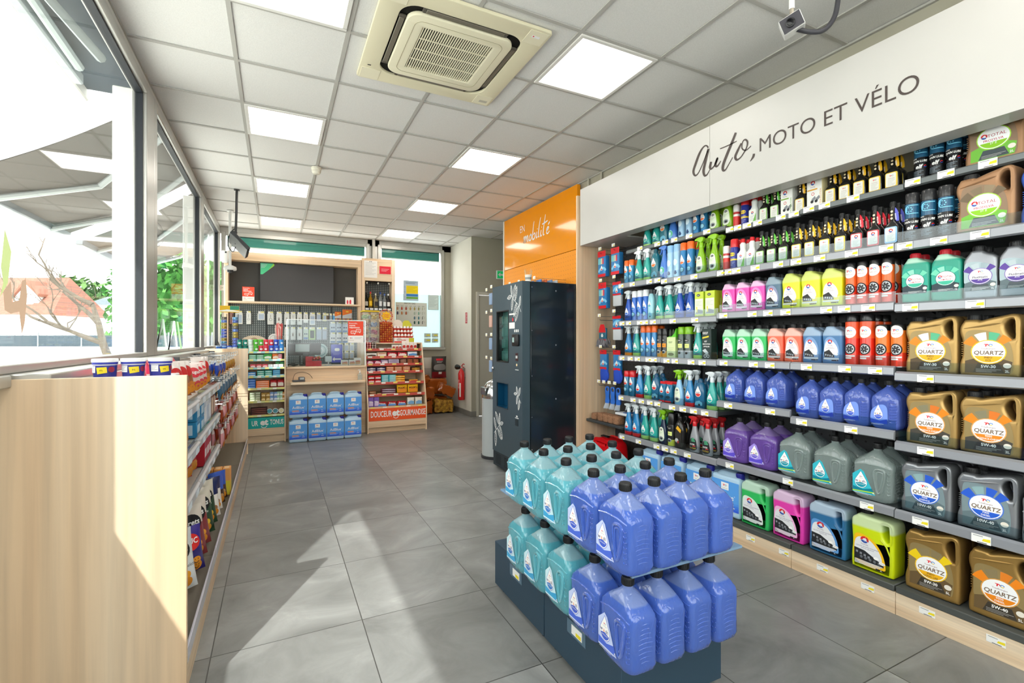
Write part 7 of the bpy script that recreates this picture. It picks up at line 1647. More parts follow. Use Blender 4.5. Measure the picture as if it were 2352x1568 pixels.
m = MB(); m.box(-.72, 7.35, .0, .1, 8.0, 1.165, OAKX, .002); solo(m, 'side_counter', 'pale wood side counter behind the gum tubs', 'counter')
r = thing('knife_display', 'round-topped wooden display of pocket knives behind the gum tubs', 'display', (-.27, 7.6, 1.167))
m = MB(); m.prism([(-.16, 0), (.16, 0), (.16, .12)] + ell(0, .12, .16, .09, 14, 0, PI)[1:], 0, .015, C('d8c8b0', .6)); m.poly(ring(.0, .13, .02, .05, 0, 6.2, 14), C('a89478', .6), -.0007); m.poly(ell(.0, .13, .03, .018), C('6a5a48', .6), -.001); m.ob('backboard', r)
m = MB(); m.box(-.17, -.09, 0, .17, 0, .025, C('e8ece8', .5)); m.ob('tray', r)
for i in range(9): m = MB(); m.box(-.145 + i * .036, -.06, .025, -.133 + i * .036, -.045, .075, C(('4a4e52', '8a8c90')[i % 2], .3, .5), .002); m.ob('knife', r)
r = thing('glasses_display', 'small white round-headed display beside the knife stand', 'display', (-.02, 7.62, 1.167))
m = MB(); m.prism([(-.07, 0), (.07, 0), (.07, .16)] + ell(0, .16, .075, .075, 14, 0, PI), 0, .012, C('e8ecea', .5)); m.poly(ring(0, .16, .05, .056, 0, 6.2, 16), C('a8b0b0', .5), -.0007); m.ob('backboard', r)
for i in range(4): m = MB(); m.box(-.06 + i * .032, -.03, .012 + .02, -.036 + i * .032, -.012, .1, C('3a3634', .4), .004); m.ob('black_case', r)
r = thing('sweet_stick_jar', 'tall clear jar of pink wrapped sweet sticks by gum tubs', 'jar', (.045, 7.42, 1.166))
m = MB(); m.lathe([(.05, 0), (.055, .01), (.062, .2), (.062, .205)], CLEAR, n=20, cap=False); m.ob('clear_jar', r)
m = MB(); rr_ = random.Random(4)
for i in range(34):
    a = rr_.uniform(0, 6.28); q = rr_.uniform(0, .045); m.tube([(q * .7 * math.cos(a), q * .7 * math.sin(a), .005), (q * 1.25 * math.cos(a), q * 1.25 * math.sin(a), .3 + rr_.uniform(0, .09))], .0065, C(('e8a09a', 'f0c4bc', 'd85a5a', 'f2d8d0', 'e87a74')[i % 5], .4), 6)
m.ob('sweet_sticks', r)
m = MB(); m.lathe([(.0535, .001), (.0565, .05)], C('3a74d8', .4), n=20, cap=False); m.ob('blue_band', r)
m = MB(); m.box(-.01, -.01, 0, .01, .01, .07, BLACK, .003); m.tube([(0, 0, .07), (-.02, 0, .13)], .005, BLACK, 6); solo(m, 'handset', 'black two-way radio with aerial beside the gum tubs', 'radio', (-.672, 7.45, 1.166))
# --- column with posters and spirits
r = thing('spirits_column', 'pale wood column with lit niche of spirit bottles', 'display case')
for x in (1.29, 1.79): m = MB(); m.box(x, 8.27, 0, x + .05, 8.6, 2.685, OAKZ, .001); m.ob('side_panel', r)
m = MB(); m.box(1.34, 8.27, 2.31, 1.79, 8.6, 2.685, OAKX, .001); m.ob('top_panel', r)
m = MB(); m.box(1.34, 8.27, 0, 1.79, 8.6, 1.80, OAKX, .001); m.ob('lower_panel', r)
m = MB(); m.box(1.34, 8.5, 1.8, 1.79, 8.52, 2.31, peg_mat('niche_pegboard', '2c3032', 'b0b8b6', .03, .26, (0, 2))); m.ob('perforated_back', r)
m = MB(); m.box(1.34, 8.28, 1.8, 1.79, 8.5, 1.862, C('2a2c2e', .5)); s = m.ob('bottle_shelf', r)
for k_ in range(6): m = MB(); m.box(1.35 + k_ * .073, 8.276, 1.82, 1.405 + k_ * .073, 8.279, 1.85, C('e8ecec', .4)); m.ob('price_tag', s)
m = MB(); m.tube([(1.36, 8.3, 2.295), (1.77, 8.3, 2.295)], .008, BLACK, 8)
for x in (1.38, 1.565, 1.75): m.lathe([(.012, 0), (.016, .03)], C('d8d4cc', .3, .6), x, 8.31, 12, mx=Matrix.Translation((0, 0, 2.262)))
m.ob('lamp_rail', r)
def spirit(body, lab, cap, sq=False, trans=0, hh=.24):
    r = E0('spirit_bottle'); m = MB(); k_ = hh / .24
    m.loft([(0, .032, .03, 6 if sq else 2), (.004, .034, .032, 6 if sq else 2), (.135 * k_, .034, .032, 6 if sq else 2), (.165 * k_, .016, .016), (.225 * k_, .0125, .0125)], C(body, .08, trans=trans, ior=1.35), 22); m.ob('bottle', r)
    m = MB(); m.lathe([(.0135, .205 * k_), (.0135, .238 * k_), (.012, hh)], C(cap, .3), n=14); m.ob('cap', r)
    m = MB(); m.poly(rect(-.026, .03, .026, .1 * k_), C(lab, .4), -.0335, (lambda x, z, l: (x, -.0345 - l, z)) if sq else (lambda x, z, l: (.0345 * math.sin(x / .0345), -.0345 * math.cos(x / .0345), z))); m.ob('label', r); return r
for n, (x, b_, l_, c_, sq, t_, d_) in enumerate(((1.375, '141a16', 'c8c8c0', '1c1c1c', False, 0, 'dark green spirit bottle'), (1.445, 'b88a1c', 'f0c41c', 'c81e24', False, .4, 'yellow labelled spirit bottle with red cap'), (1.53, 'b8a878', '2c2824', 'd8d8d0', True, .5, 'square spirit bottle with black label'), (1.61, 'c8d0d4', 'e8ecee', '2a4a9a', False, .7, 'clear spirit bottle with blue cap'), (1.68, 'c8d0d4', 'dfe4e6', '4a6ab0', False, .7, 'clear spirit bottle with pale label'), (1.745, '2a2626', 'f0f0ee', 'e8e8e8', False, 0, 'dark wine bottle with white label'))):
    o = spirit(b_, l_, c_, sq, t_, .27 if n in (1, 3) else .245); o.location = (x, 8.36, 1.863); tag(o, d_ + ' in the column niche', 'bottle', 'spirit bottles in the niche')
m = MB(); m.box(0, -.002, 0, .215, 0, .285, C('eceae6', .5)); lines(m, .02, .195, .255, 11, .02, GREY, -.0026, .003); m.poly(ell(.095, .27, .007), INK, -.0028); m.poly(ell(.12, .27, .007), INK, -.0028); solo(m, 'notice_sheet', 'white printed notice on top of the spirits column', 'notice', (1.325, 8.269, 2.36))
m = MB(); m.box(0, -.002, 0, .19, 0, .13, C('d8203a', .4)); lines(m, .03, .16, .085, 3, .018, C('f0c8cc'), -.0026, .004); solo(m, 'red_notice', 'small red notice beside white sheet on the column', 'notice', (1.578, 8.269, 2.435))
# --- sweets rack on the right
CX0, CX1 = 1.15, 2.0
FY = lambda z: 6.9 if z < .36 else 6.9 + (z - .36) * .28
r = thing('sweets_rack', 'slanted pale wood sweets rack with orange DOUCEUR et GOURMANDISE banner', 'rack')
for x0, x1 in ((CX0, CX0 + .016), (CX1 - .016, CX1)):
    m = MB(); m.prism([(6.885, 0), (7.5, 0), (7.5, 1.275), (7.14, 1.275), (6.885, .36)], -x1, -x0, OAKZ); m.xf(Matrix(((0, -1, 0, 0), (1, 0, 0, 0), (0, 0, 1, 0), (0, 0, 0, 1)))); m.ob('side_panel', r)
for v in ():
    pass
m = MB(); m.box(CX0 + .016, 7.46, .1, CX1 - .016, 7.475, 1.27, OAKX); m.ob('back_panel', r)
m = MB(); m.box(CX0 + .016, 7.19, 1.255, CX1 - .016, 7.46, 1.272, OAKX, .002); m.ob('top_board', r)
CZ = [1.18, 1.07, .965, .857, .70, .535, .362]
for i, z in enumerate(CZ):
    m = MB(); m.box(CX0 + .016, FY(z) + .004, z - .012, CX1 - .016, 7.46, z, OAKX); s = m.ob('shelf', r)
    m = MB(); m.box(CX0 + .017, FY(z) - .006, z - .03, CX1 - .017, FY(z) + .003, z + .008, C('c8584e' if i < 6 else 'e0c4a0', .4), .001)
    for k_ in range(5): m.box(CX0 + .04 + k_ * .17, FY(z) - .0085, z - .014, CX0 + .1 + k_ * .17, FY(z) - .0068, z + .006, C('f4f2ea' if (k_ + i) % 2 else 'f0e27a', .5))
    m.ob('lip', s)
m = MB(); m.box(CX0 + .016, 6.888, .172, CX1 - .016, 6.9, .345, C('ee5a2a', .35)); y = 6.8868
v_, f_, x0, x1 = text_geo('DOUCEUR', .015); m.text('DOUCEUR', 1.195, .225, .12, WHITE, y, 'L', sx=.29 / ((x1 - x0) * .12), bold=.015)
m.text('et', 1.492, .232, .13, WHITE, y, 'L', sx=.95, bold=.05); m.poly(ring(1.545, .235, .035, .043, PI * 1.15, PI * 1.85, 8), WHITE, y)
v_, f_, x0, x1 = text_geo('GOURMANDISE', .015); m.text('GOURMANDISE', 1.603, .225, .12, WHITE, y, 'L', sx=.375 / ((x1 - x0) * .12), bold=.015)
m.ob('banner', r)
m = MB(); m.box(CX0 + .016, 6.89, .08, CX1 - .016, 6.905, .17, OAKX, .001); m.ob('lower_board', r)
m = MB(); m.box(CX0 + .016, 6.93, .002, CX1 - .016, 6.945, .08, OAKX); m.ob('kick_board', r)
S_ = ['top sweets rack shelf', 'second sweets rack shelf', 'third sweets rack shelf', 'fourth sweets rack shelf', 'fifth sweets rack shelf', 'sixth sweets rack shelf', 'lowest sweets rack shelf']
def cs(i, *a, **k): sweets(*a, where=S_[i], **k)
Y_ = [FY(z) + .055 for z in CZ]
for q in range(3):
    for n in range(4):
        m = MB(); m.lathe([(.0, 0), (.016, .0), (.016, .1), (0, .1)], C('c81e2c' if n < 2 else '4a2a22', .35), n=14, cap=False, mx=Matrix.Rotation(-PI / 2, 4, 'X')); m.lathe([(.011, -.0006), (.006, -.0007)], C('f0e4dc', .5), n=14, cap=False, mx=Matrix.Rotation(-PI / 2, 4, 'X'))
        solo(m, 'sweet_roll', 'end-on sweet roll on top sweets rack shelf, %s layer, %s from counter' % (ORD[q], ORD[n]), 'sweets', (1.195 + n * .036, Y_[0] - .04, 1.198 + q * .033), 0, 'sweet rolls')
cs(0, 'flat_pack', 'flat white sweet strip', X(1.41, 2, .12), Y_[0], 1.18, .11, .07, .014, 'e8eaec', 'b8cce0'); cs(0, 'choc_box', 'short white chocolate egg box', X(1.57, 3, .048), Y_[0] - .02, 1.18, .044, .05, .062, 'f0eae4', 'b84a3a'); cs(0, 'choc_box', 'tall white chocolate egg box', X(1.722, 4, .056), Y_[0] - .024, 1.18, .052, .05, .095, 'f2eeea', 'c03a34')
cs(1, 'coconut_pack', 'white coconut sweet pack', X(1.245, 1, .1), Y_[1], 1.07, .145, .07, .05, 'eeece6', '4a3a30'); cs(1, 'choc_bar', 'cream wafer bar pack', [1.395], Y_[1], 1.07, .14, .07, .065, 'e0c4a4', 'f4ece0', 'bueno', 'b83a2c', bag=True); cs(1, 'choc_bar', 'red and white wafer bar pack', X(1.545, 2, .15), Y_[1], 1.07, .14, .07, .062, 'c8283a', 'f0e8e4', 'bueno', 'f4ece8', bag=True); cs(1, 'choc_bar', 'blue and white milk bar pack', [1.85], Y_[1], 1.07, .15, .07, .07, 'dfe8f2', '5a9ad8', bag=True)
cs(2, 'choc_bar', 'magenta wafer pack', X(1.225, 2, .105), Y_[2], .965, .1, .07, .05, 'b83a6a', 'e8c4d4', 'Milka', bag=True); cs(2, 'choc_bar', 'lilac wafer pack', [1.43], Y_[2], .965, .1, .07, .06, 'b4a4c4', 'e8e0ea', bag=True); cs(2, 'choc_bar', 'lilac and white bar', [1.56], Y_[2], .965, .15, .07, .02, 'c4bcd0', '7a6a9a', tiers=3); cs(2, 'choc_bar', 'dark brown bar', [1.70], Y_[2], .965, .1, .07, .02, '4a2c22', 'd8a48a', tiers=3); cs(2, 'choc_bar', 'brown and orange bar', X(1.80, 2, .09), Y_[2], .965, .085, .07, .02, '5a3a28', 'd8744a', tiers=3)
cs(3, 'choc_bar', 'navy cookie bar', X(1.235, 2, .135), Y_[3], .857, .125, .07, .028, '2a2350', 'e4e4ec', 'OREO', tiers=2); cs(3, 'choc_bar', 'caramel brown bar', X(1.50, 3, .12), Y_[3], .857, .112, .07, .021, 'b8622c', 'f0d8c0', 'Twix', 'c82a2a', tiers=3); cs(3, 'choc_bar', 'gold and brown lion bar', [1.88], Y_[3], .857, .13, .07, .022, '6a3a1c', 'e8b83a', 'LION', 'f4d85a', tiers=2)
cs(4, 'choc_bar', 'bright red wafer bar', X(1.225, 2, .095), Y_[4], .70, .09, .07, .05, 'd0242c', 'f2e4e2', 'KitKat', 'd0242c', tiers=2, bag=True); cs(4, 'choc_bar', 'turquoise coconut bar', X(1.42, 2, .105), Y_[4], .70, .1, .07, .0165, '3ab4c4', 'd8f0f2', tiers=6); cs(4, 'choc_bar', 'orange wafer bar', [1.63], Y_[4], .70, .17, .07, .03, 'ee8a1c', 'f8d85a', 'Balisto', 'f8e8a0', tiers=3, bag=True); cs(4, 'choc_bar', 'small yellow striped bar', [1.84], Y_[4], .70, .13, .07, .028, 'e0a83a', 'c83a2c', bag=True)
cs(5, 'choc_bar', 'tan caramel bar', X(1.235, 1, .1), Y_[5], .535, .1, .07, .024, '8a5230', 'e0b48a', tiers=2, bag=True); cs(5, 'choc_bar', 'small tan sachet', [1.33], Y_[5], .535, .07, .06, .016, 'c89a70', 'ecd4bc', bag=True); cs(5, 'choc_bar', 'wine red and navy bar', X(1.46, 1, .1), Y_[5], .535, .22, .07, .026, '6a2438', 'c8c4d4', tiers=3, bag=True); cs(5, 'sweet_bag', 'large yellow chocolate sweets bag', X(1.665, 2, .16), Y_[5] + .03, .535, .155, .06, .125, 'f2c01c', 'e8942a', "M&M's", '8a4a1c', bag=True)
cs(6, 'choc_box', 'purple chocolate box', X(1.205, 2, .076), Y_[6], .362, .07, .06, .138, '7a5ab0', 'd8c8e8', 'Milka'); cs(6, 'cookie_pack', 'red and blue cookie pack', X(1.36, 3, .14), Y_[6], .362, .13, .06, .068, 'b8202c', '5a9ae0', 'Prince', bag=True); cs(6, 'cookie_pack', 'white and blue biscuit pack', X(1.775, 2, .115), Y_[6], .362, .105, .06, .11, 'eaeae0', '7ab0e0', bag=True)
# on top of the sweets rack
r = thing('sweet_bins', 'clear stacked sweet bins with yellow lid on the sweets rack', 'dispenser', (1.255, 7.32, 1.273))
for j in range(4):
    for i in range(2):
        x0 = -.118 + i * .12; z0 = .002 + j * .113
        m = MB(); m.prism([(-.1, z0), (.1, z0), (.1, z0 + .108), (-.07, z0 + .108), (-.1, z0 + .07)], -x0 - .116, -x0, CLEAR); m.xf(Matrix(((0, -1, 0, 0), (1, 0, 0, 0), (0, 0, 1, 0), (0, 0, 0, 1)))); b_ = m.ob('bin', r)
        m = MB(); rr_ = random.Random(j * 2 + i); cols = (('b05a4a', 'd89a80'), ('c89ab0', 'b06a7a'), ('c89a6a', 'e0c090'), ('c85a7a', 'e08aa0'), ('b07a6a', 'e0b8a0'), ('8a9ac4', 'c4d0e4'), ('8ab06a', 'c4d49a'), ('d8b04a', 'ecd890'))[j * 2 + i]
        for q in range(60):
            c0 = Vector((x0 + rr_.uniform(.016, .1), rr_.uniform(-.085, .085), z0 + rr_.uniform(.016, .07))); m.lathe([(0, -.009), (.01, -.006), (.012, 0), (.01, .006), (0, .009)], C(cols[q % 2], .4), n=6, cap=False, mx=Matrix.Translation(c0) @ Matrix.Rotation(rr_.uniform(0, 3), 4, 'X'))
        o = m.ob('sweets', b_); o['kind'] = 'stuff'
m = MB(); m.box(-.122, -.105, .455, .124, .105, .472, C('f2d21c', .35), .004); m.ob('lid', r)
r = thing('lollipop_tower', 'lollipop tower with round daisy sign on the sweets rack', 'display', (1.49, 7.3, 1.273))
m = MB(); m.box(-.095, -.07, 0, .095, .08, .012, C('c8281c', .4), .002); m.box(-.09, 0, .012, .09, .05, .31, C('c0441c', .5)); m.ob('stand', r)
for i in range(6):
    for j in range(9):
        m = MB(); x = -.08 + i * .032; z = .03 + j * .0325; m.lathe([(0, -.013), (.0095, -.009), (.0135, 0), (.0095, .009), (0, .013)], C(('d8802c', 'e0983a', 'c86a24', 'd88a4a', 'b84a2c')[(i * 2 + j * 3) % 5], .35), n=10, cap=False, mx=Matrix.Translation((x, -.03, z))); m.tube([(x, -.018, z), (x, .001, z)], .0018, WHITE, 5); m.ob('lollipop', r)
m = MB(); m.tube([(0, .02, .3), (0, .02, .36)], .012, C('b83a1c', .5), 8)
for i in range(22):
    a = 2 * PI * i / 22; m.tube([(.05 * math.cos(a), .01, .4 + .05 * math.sin(a)), (.085 * math.cos(a), .01, .4 + .085 * math.sin(a))], .0015, C('e8dcd0', .5), 4)
    m.lathe([(0, -.012), (.01, -.007), (.0125, 0), (.01, .007), (0, .012)], C(('c8402c', 'd8704a', 'b8302c', 'd89a7a', 'e0b890')[i % 5], .35), n=8, cap=False, mx=Matrix.Translation((.094 * math.cos(a), .01, .4 + .094 * math.sin(a))))
m.ob('lollipop_halo', r)
m = MB(); d_ = [((.058 + .008 * math.cos(8 * a)) * math.cos(a), .4 + (.058 + .008 * math.cos(8 * a)) * math.sin(a)) for a in [2 * PI * i / 48 for i in range(48)]]; e_ = [(x * 1.12, .4 + (z - .4) * 1.12) for x, z in d_]
m.prism(e_, -.02, -.008, C('e8901c', .4)); m.poly(d_, C('f6c81c', .4), -.0205); m.text('Chupa', 0, .408, .032, C('d8202a', .4), -.021, bold=.02, sx=.95); m.text('Chups', 0, .378, .032, C('d8202a', .4), -.021, bold=.02, sx=.95); m.ob('daisy_sign', r)
r = thing('egg_stand', 'stand of white and red chocolate eggs on the sweets rack', 'display', (1.747, 7.3, 1.273))
m = MB(); m.box(-.15, -.08, 0, .15, .08, .075, C('f0ece8', .4), .003); m.box(-.15, -.0815, 0, -.04, -.0803, .02, C('d8282c', .4)); m.poly(ell(-.08, .045, .035, .022), C('c8b8b0', .4), -.0812); m.poly(rect(.07, .01, .148, .07), C('c8c83a', .4), -.0812); m.text('kinder', -.01, .03, .03, C('c82a2c'), -.0816, bold=.02); m.ob('tray', r)
for j in range(3):
    for i in range(6):
        m = MB(); x = -.125 + i * .05; z = .105 + j * .06; yo = -.05 + j * .022
        m.lathe([(0, -.03), (.015, -.024), (.0225, -.006)], C('d8402c', .35), x, yo, 14, False, Matrix.Translation((0, 0, z))); m.lathe([(.0225, -.006), (.0215, .008), (.014, .024), (0, .031)], C('f2f0ee', .35), x, yo, 14, False, Matrix.Translation((0, 0, z))); m.ob('egg', r)
m = MB(); m.box(-.15, .04, .075, .15, .05, .26, C('d84a3a', .4)); m.prism([(-.15, .24), (.0, .24), (.0, .3)] + ell(-.075, .3, .065, .05, 10, 0, PI) + [(-.15, .29)], .03, .036, C('f0e4d8', .5)); m.prism([(.0, .24), (.14, .24), (.14, .28), (.09, .34), (.03, .34), (0, .31)], .028, .034, C('d8d84a', .5)); m.ob('header_card', r)
# --- alcove: log bags, extinguisher, posters
def logbag(name, lab, x, y, z, w, d, h, col, rot, seed, mat=None):
    b = bmesh.new(); bmesh.ops.create_cube(b, size=1); bmesh.ops.subdivide_edges(b, edges=b.edges[:], cuts=5, use_grid_fill=True); rr = random.Random(seed)
    for v in b.verts:
        q = v.co.copy(); nrm = max(abs(q.x), abs(q.y), abs(q.z)); rd_ = q.length / .5
        v.co = Vector((q.x * w, q.y * d, q.z * h)) * (1 - .10 * max(0, rd_ - 1)) + Vector((rr.gauss(0, .007), rr.gauss(0, .007), rr.gauss(0, .007)))
        v.co.x += .012 * math.sin(17 * q.y + seed); v.co.z += .01 * math.sin(13 * q.x + 9 * q.y + seed)
    m = MB(); m.bm(b, mat or C(col, .25, coat=.5)); m.xf(Matrix.Rotation(rot[1], 4, 'Y') @ Matrix.Rotation(rot[0], 4, 'X'))
    lo = min(v[2] for v in m.v); o = solo(m, name, lab, 'bag', (x, y, z - lo), rot[2], 'bags of fire logs in the alcove', ang=60); return o, max(v[2] for v in m.v) - lo
LB = C('b05a1c', .22, coat=.6)
logbag('log_bag', 'amber wrapped fire log bag at bottom beside sweets rack', 2.34, 8.36, .001, .32, .26, .22, 'b05a1c', (0, 0, .05), 1, LB)
logbag('kindling_net', 'yellow net of kindling at bottom front of the pile', 2.72, 8.34, .001, .34, .24, .22, 'b8801c', (0, 0, -.1), 2, noise_mat('net_kindling', '8a5a14', 'd8a83a', 28, .6, .5))
logbag('log_bag', 'amber log bag lying behind yellow kindling net', 2.62, 8.6, .001, .5, .18, .25, 'b05a1c', (0, 0, 0), 3, LB)
logbag('log_bag', 'amber log bag on the pile, nearest the sweets rack', 2.34, 8.29, .268, .3, .24, .19, 'b05a1c', (0, -.1, .12), 4, LB)
logbag('log_bag', 'amber log bag tilted over the yellow kindling net', 2.775, 8.33, .262, .31, .2, .17, 'b05a1c', (.0, .38, -.12), 5, LB)
logbag('log_bag', 'amber log bag at the back of pile below charcoal sacks', 2.64, 8.605, .30, .44, .15, .28, 'b05a1c', (0, 0, 0), 6, LB)
logbag('log_bag', 'topmost amber log bag behind the sweets rack', 2.33, 8.36, .515, .26, .22, .14, 'b05a1c', (0, .05, .05), 7, LB)
r = thing('charcoal_sack', 'dark charcoal sack with red base standing on log pile', 'sack', (2.73, 8.6, .605))
m = MB(); bag_geo(m, .28, .4, .13, C('8a2028', .4), C('3c3836', .4), .28, 5); m.xf(Matrix.Translation((0, 0, .005))); m.ob('sack', r)
m = MB(); f = bag_fn(.28, .4, .13); m.poly(rect(-.07, .33, .06, .365), C('d8283a', .4), -.001, f); lines(m, -.06, .05, .315, 2, .02, C('d8d4d0'), -.001, .006, f); m.poly(smooth([(-.11, .15), (.1, .15), (.12, .2), (.09, .26), (.0, .27), (-.1, .25), (-.12, .2)], 3), C('8a8886', .4), -.001, f); m.poly(rect(-.03, .08, .03, .12), C('e8e4e0', .4), -.001, f); m.ob('print', r)
r = thing('charcoal_sack', 'crumpled grey charcoal sack beside the dark one', 'sack', (2.49, 8.6, .605)); m = MB(); bag_geo(m, .2, .38, .11, C('a4a09a', .4), C('c0bcb4', .4), .5, 8); m.xf(Matrix.Translation((0, 0, .005))); m.ob('sack', r)
r = thing('fire_extinguisher', 'red fire extinguisher with black horn on the alcove wall', 'fire extinguisher', (2.93, 7.95, .26))
m = MB(); m.loft([(0, .05, .05), (.01, .057, .057), (.46, .057, .057), (.5, .045, .045), (.54, .018, .018), (.56, .018, .018)], C('d01f24', .25, coat=.4), 24); m.ob('cylinder', r)
m = MB(); m.tube([(0, 0, .56), (0, 0, .6)], .018, C('c8c4c0', .3, .8), 10); m.tube([(0, -.02, .6), (0, -.1, .64), (0, -.14, .63)], .009, C('c01a20', .3), 6); m.tube([(0, -.02, .59), (0, -.13, .575)], .008, C('c01a20', .3), 6); m.ob('valve_handle', r)
m = MB(); m.loft([(0, .02, .02), (.06, .036, .036), (.15, .048, .048), (.152, .04, .04)], BLACK, 18, mx=Matrix.Translation((-.01, .04, .57)) @ Matrix.Rotation(-PI / 2, 4, 'X')); m.tube([(0, .0, .585), (-.01, .045, .57)], .012, BLACK, 8); m.ob('horn', r)
m = MB(); f = lambda x, z, l: (-(.0578 + l) * math.cos(x / .0578), (.0578 + l) * math.sin(-x / .0578), z)
m.poly(rrect(-.05, .2, .045, .36, .01), C('d8504e', .4), -.0006, f); lines(m, -.04, .03, .35, 7, .02, C('f0e0dc'), -.001, .005, f); m.poly(rect(.035, .06, .06, .3), C('f0eeea', .4), -.0008, f); m.ob('label', r)
m = MB(); m.box(.05, -.02, .4, .068, .02, .56, C('b0b0b0', .4, .6)); m.ob('bracket', r)
m = MB(); m.poly(rect(0, 0, .1, .19), C('b83a44', .5), 0); lines(m, .02, .08, .17, 7, .022, C('e8dcdc'), -.0006, .008); m.box(0, 0.0005, 0, .1, .003, .19, WHITE); m.xf(Matrix.Rotation(-PI / 2, 4, 'Z')); solo(m, 'safety_notice', 'small red safety notice above the fire extinguisher', 'notice', (2.9965, 7.93, 1.605))
m = MB(); m.box(0, 0, 0, .28, .004, .37, C('b4c8d8', .4)); m.poly(rect(.055, .13, .27, .275), C('f0d81c', .4), -.0006); m.poly(rect(.055, .08, .27, .122), C('3a82c8', .4), -.0006); m.poly(rect(.055, .035, .27, .07), C('6aac3a', .4), -.0006); lines(m, .04, .25, .34, 2, .02, C('5a7a94'), -.0006, .008); lines(m, .07, .25, .255, 5, .022, C('b8a414'), -.0009, .005)
for i in range(3): m.poly(ring(.025, .07 + i * .09, .01, .014, 0, 6.2, 10), C('8aa4b8', .4), -.0008)
solo(m, 'safety_poster', 'blue poster with yellow block in the back window', 'poster', (2.09, 8.715, 2.035))
m = MB(); m.box(0, 0, 0, .58, .004, .44, C('cfd4cc', .5)); m.text('PRIX DU GAZ', .26, .41, .034, C('4a4a44'), -.0006, bold=.02)
for j in range(4):
    for i in range(7):
        if j > 0 and i == 3 or (j == 2 and i in (0, 1, 2)) or (j == 3 and i < 4): continue
        c_ = (('b88a6a', 'b84a34', 'a84a3a', 'b89a5a', 'a89a5a', '9a9a6a', 'b0b08a'), ('3a3a5a', 'b87a4a', 'a85a3a', '', 'a8b8a8', '8ab0a0', 'a8b4a8'), ('', '', '', '', '5a7a8a', '5a8a94', '4a5a5a'), ('', '', '', '', '2f5a50', '2f6a60', '3a4a48'))[j][i] or 'a0a0a0'
        x = .02 + i * .078; z = .3 - j * .085; m.poly(rrect(x, z, x + (.03 if i < 6 else .012), z + .05, .008), C(c_, .5), -.0006); m.poly(rect(x + .01, z + .048, x + .022, z + .06), C(c_, .5), -.0006); lines(m, x + .036, x + .06, z + .05, 3, .014, C('9a9a94'), -.0006, .004)
for i in range(7): m.poly(rect(.015 + i * .078, .37, .065 + i * .078, .377), C('7a7a74', .5), -.0006)
solo(m, 'gas_price_board', 'pale gas price board with rows of gas bottles', 'poster', (1.95, 8.715, 1.562))
m = MB(); m.box(0, 0, 0, .2, .004, .275, C('d4e4e2', .5)); lines(m, .02, .18, .24, 9, .022, C('8a9a9a'), -.0006, .004)
for q in ((0, 0, .2, .006), (0, .269, .2, .275), (0, 0, .006, .275), (.194, 0, .2, .275)): m.poly(rect(*q), C('7a8a8a', .5), -.0007)
solo(m, 'notice_sheet', 'framed white notice on the frosted back window', 'notice', (2.556, 8.715, 1.878))
for i in range(4): m = MB(); m.box(0, 0, 0, .125, .003, .08, C('c8dcd8', .5)); m.poly([(.03, .035), (.11, .03), (.11, .055), (.05, .055)], C('e8dc2a', .5), -.0006); m.poly(rect(.03, .01, .07, .016), GREY, -.0006); solo(m, 'price_label', 'price label with yellow mark low on back window, %s' % ('upper near column', 'upper near alcove', 'lower near column', 'lower near alcove')[i], 'label', (2.48 + (i % 2) * .145, 8.715, 1.36 - (i // 2) * .095), 0, 'price labels on the back window')
r = thing('exit_sign', 'green exit sign with white arrow above the alcove door', 'sign', (3.52, 7.64, 2.38))
m = MB(); m.box(-.06, -.03, 0, .26, 0, .15, C('e8ece8', .4), .004); m.ob('box', r)
m = MB(); m.poly(rect(-.05, .012, .25, .138), C('168a4a', .4, emit=.4), -.0305); m.poly([(-.035, .075), (.01, .115), (.01, .09), (.06, .09), (.06, .06), (.01, .06), (.01, .035)], WHITE, -.0312); m.ob('sign_face', r)
# --- things on the ceiling and walls
r = thing('ceiling_air_unit', 'cream square ceiling air-conditioning unit with slatted centre', 'air conditioner', (.955, 2.835, ZC), 0)
CR = C('ece6cc', .45); CR2 = C('e6dfc2', .5); DKG = C('57524a', .5)
m = MB(); m.prism(rrect(-.475, -.475, .475, .475, .02), -.0, .02, CR2, [rrect(-.36, -.36, .36, .36, .1, 8)], bev=.004, seg=2); m.xf(Matrix(((1, 0, 0, 0), (0, 0, 1, 0), (0, 1, 0, -.02), (0, 0, 0, 1)))); m.f = [f[::-1] for f in m.f]; m.ob('outer_panel', r)
m = MB(); m.box(-.37, -.37, -.004, .37, .37, -.001, C('12100d', .8)); m.ob('duct_shade_sheet', r)  # near-black sheet stands in for the shade inside the duct
m = MB(); m.prism(rrect(-.315, -.315, .315, .315, .075, 8), -.0, .024, CR, [rect(-.215, -.215, .215, .215)], bev=.006, seg=2); m.xf(Matrix(((1, 0, 0, 0), (0, 0, 1, 0), (0, 1, 0, -.03), (0, 0, 0, 1)))); m.f = [f[::-1] for f in m.f]; gr = m.ob('centre_panel', r)
m = MB()
for i in range(31): m.box(-.213 + i * .0141, -.215, -.027, -.213 + i * .0141 + .006, .215, -.021, CR)
for j in (-.107, 0, .107): m.box(-.215, j - .0025, -.0265, .215, j + .0025, -.0215, CR)
m.ob('intake_grille', gr)
m = MB(); m.tube([(x, y, -.03) for x, y in rrect(-.265, -.265, .265, .265, .05, 5)], .0016, C('a89f80', .6), 5, True); m.ob('seam', gr)
for k_ in range(4):
    q = Matrix.Rotation(k_ * PI / 2, 4, 'Z'); m = MB(); m.box(-.23, -.352, -.02, .23, -.322, -.012, C('7a7468', .45, .2), .003, 1, q @ Matrix.Translation((0, 0, 0))); m.box(-.25, -.356, -.018, -.23, -.318, -.006, DKG, .003, 1, q); m.box(.23, -.356, -.018, .25, -.318, -.006, DKG, .003, 1, q); m.ob('air_flap', r)
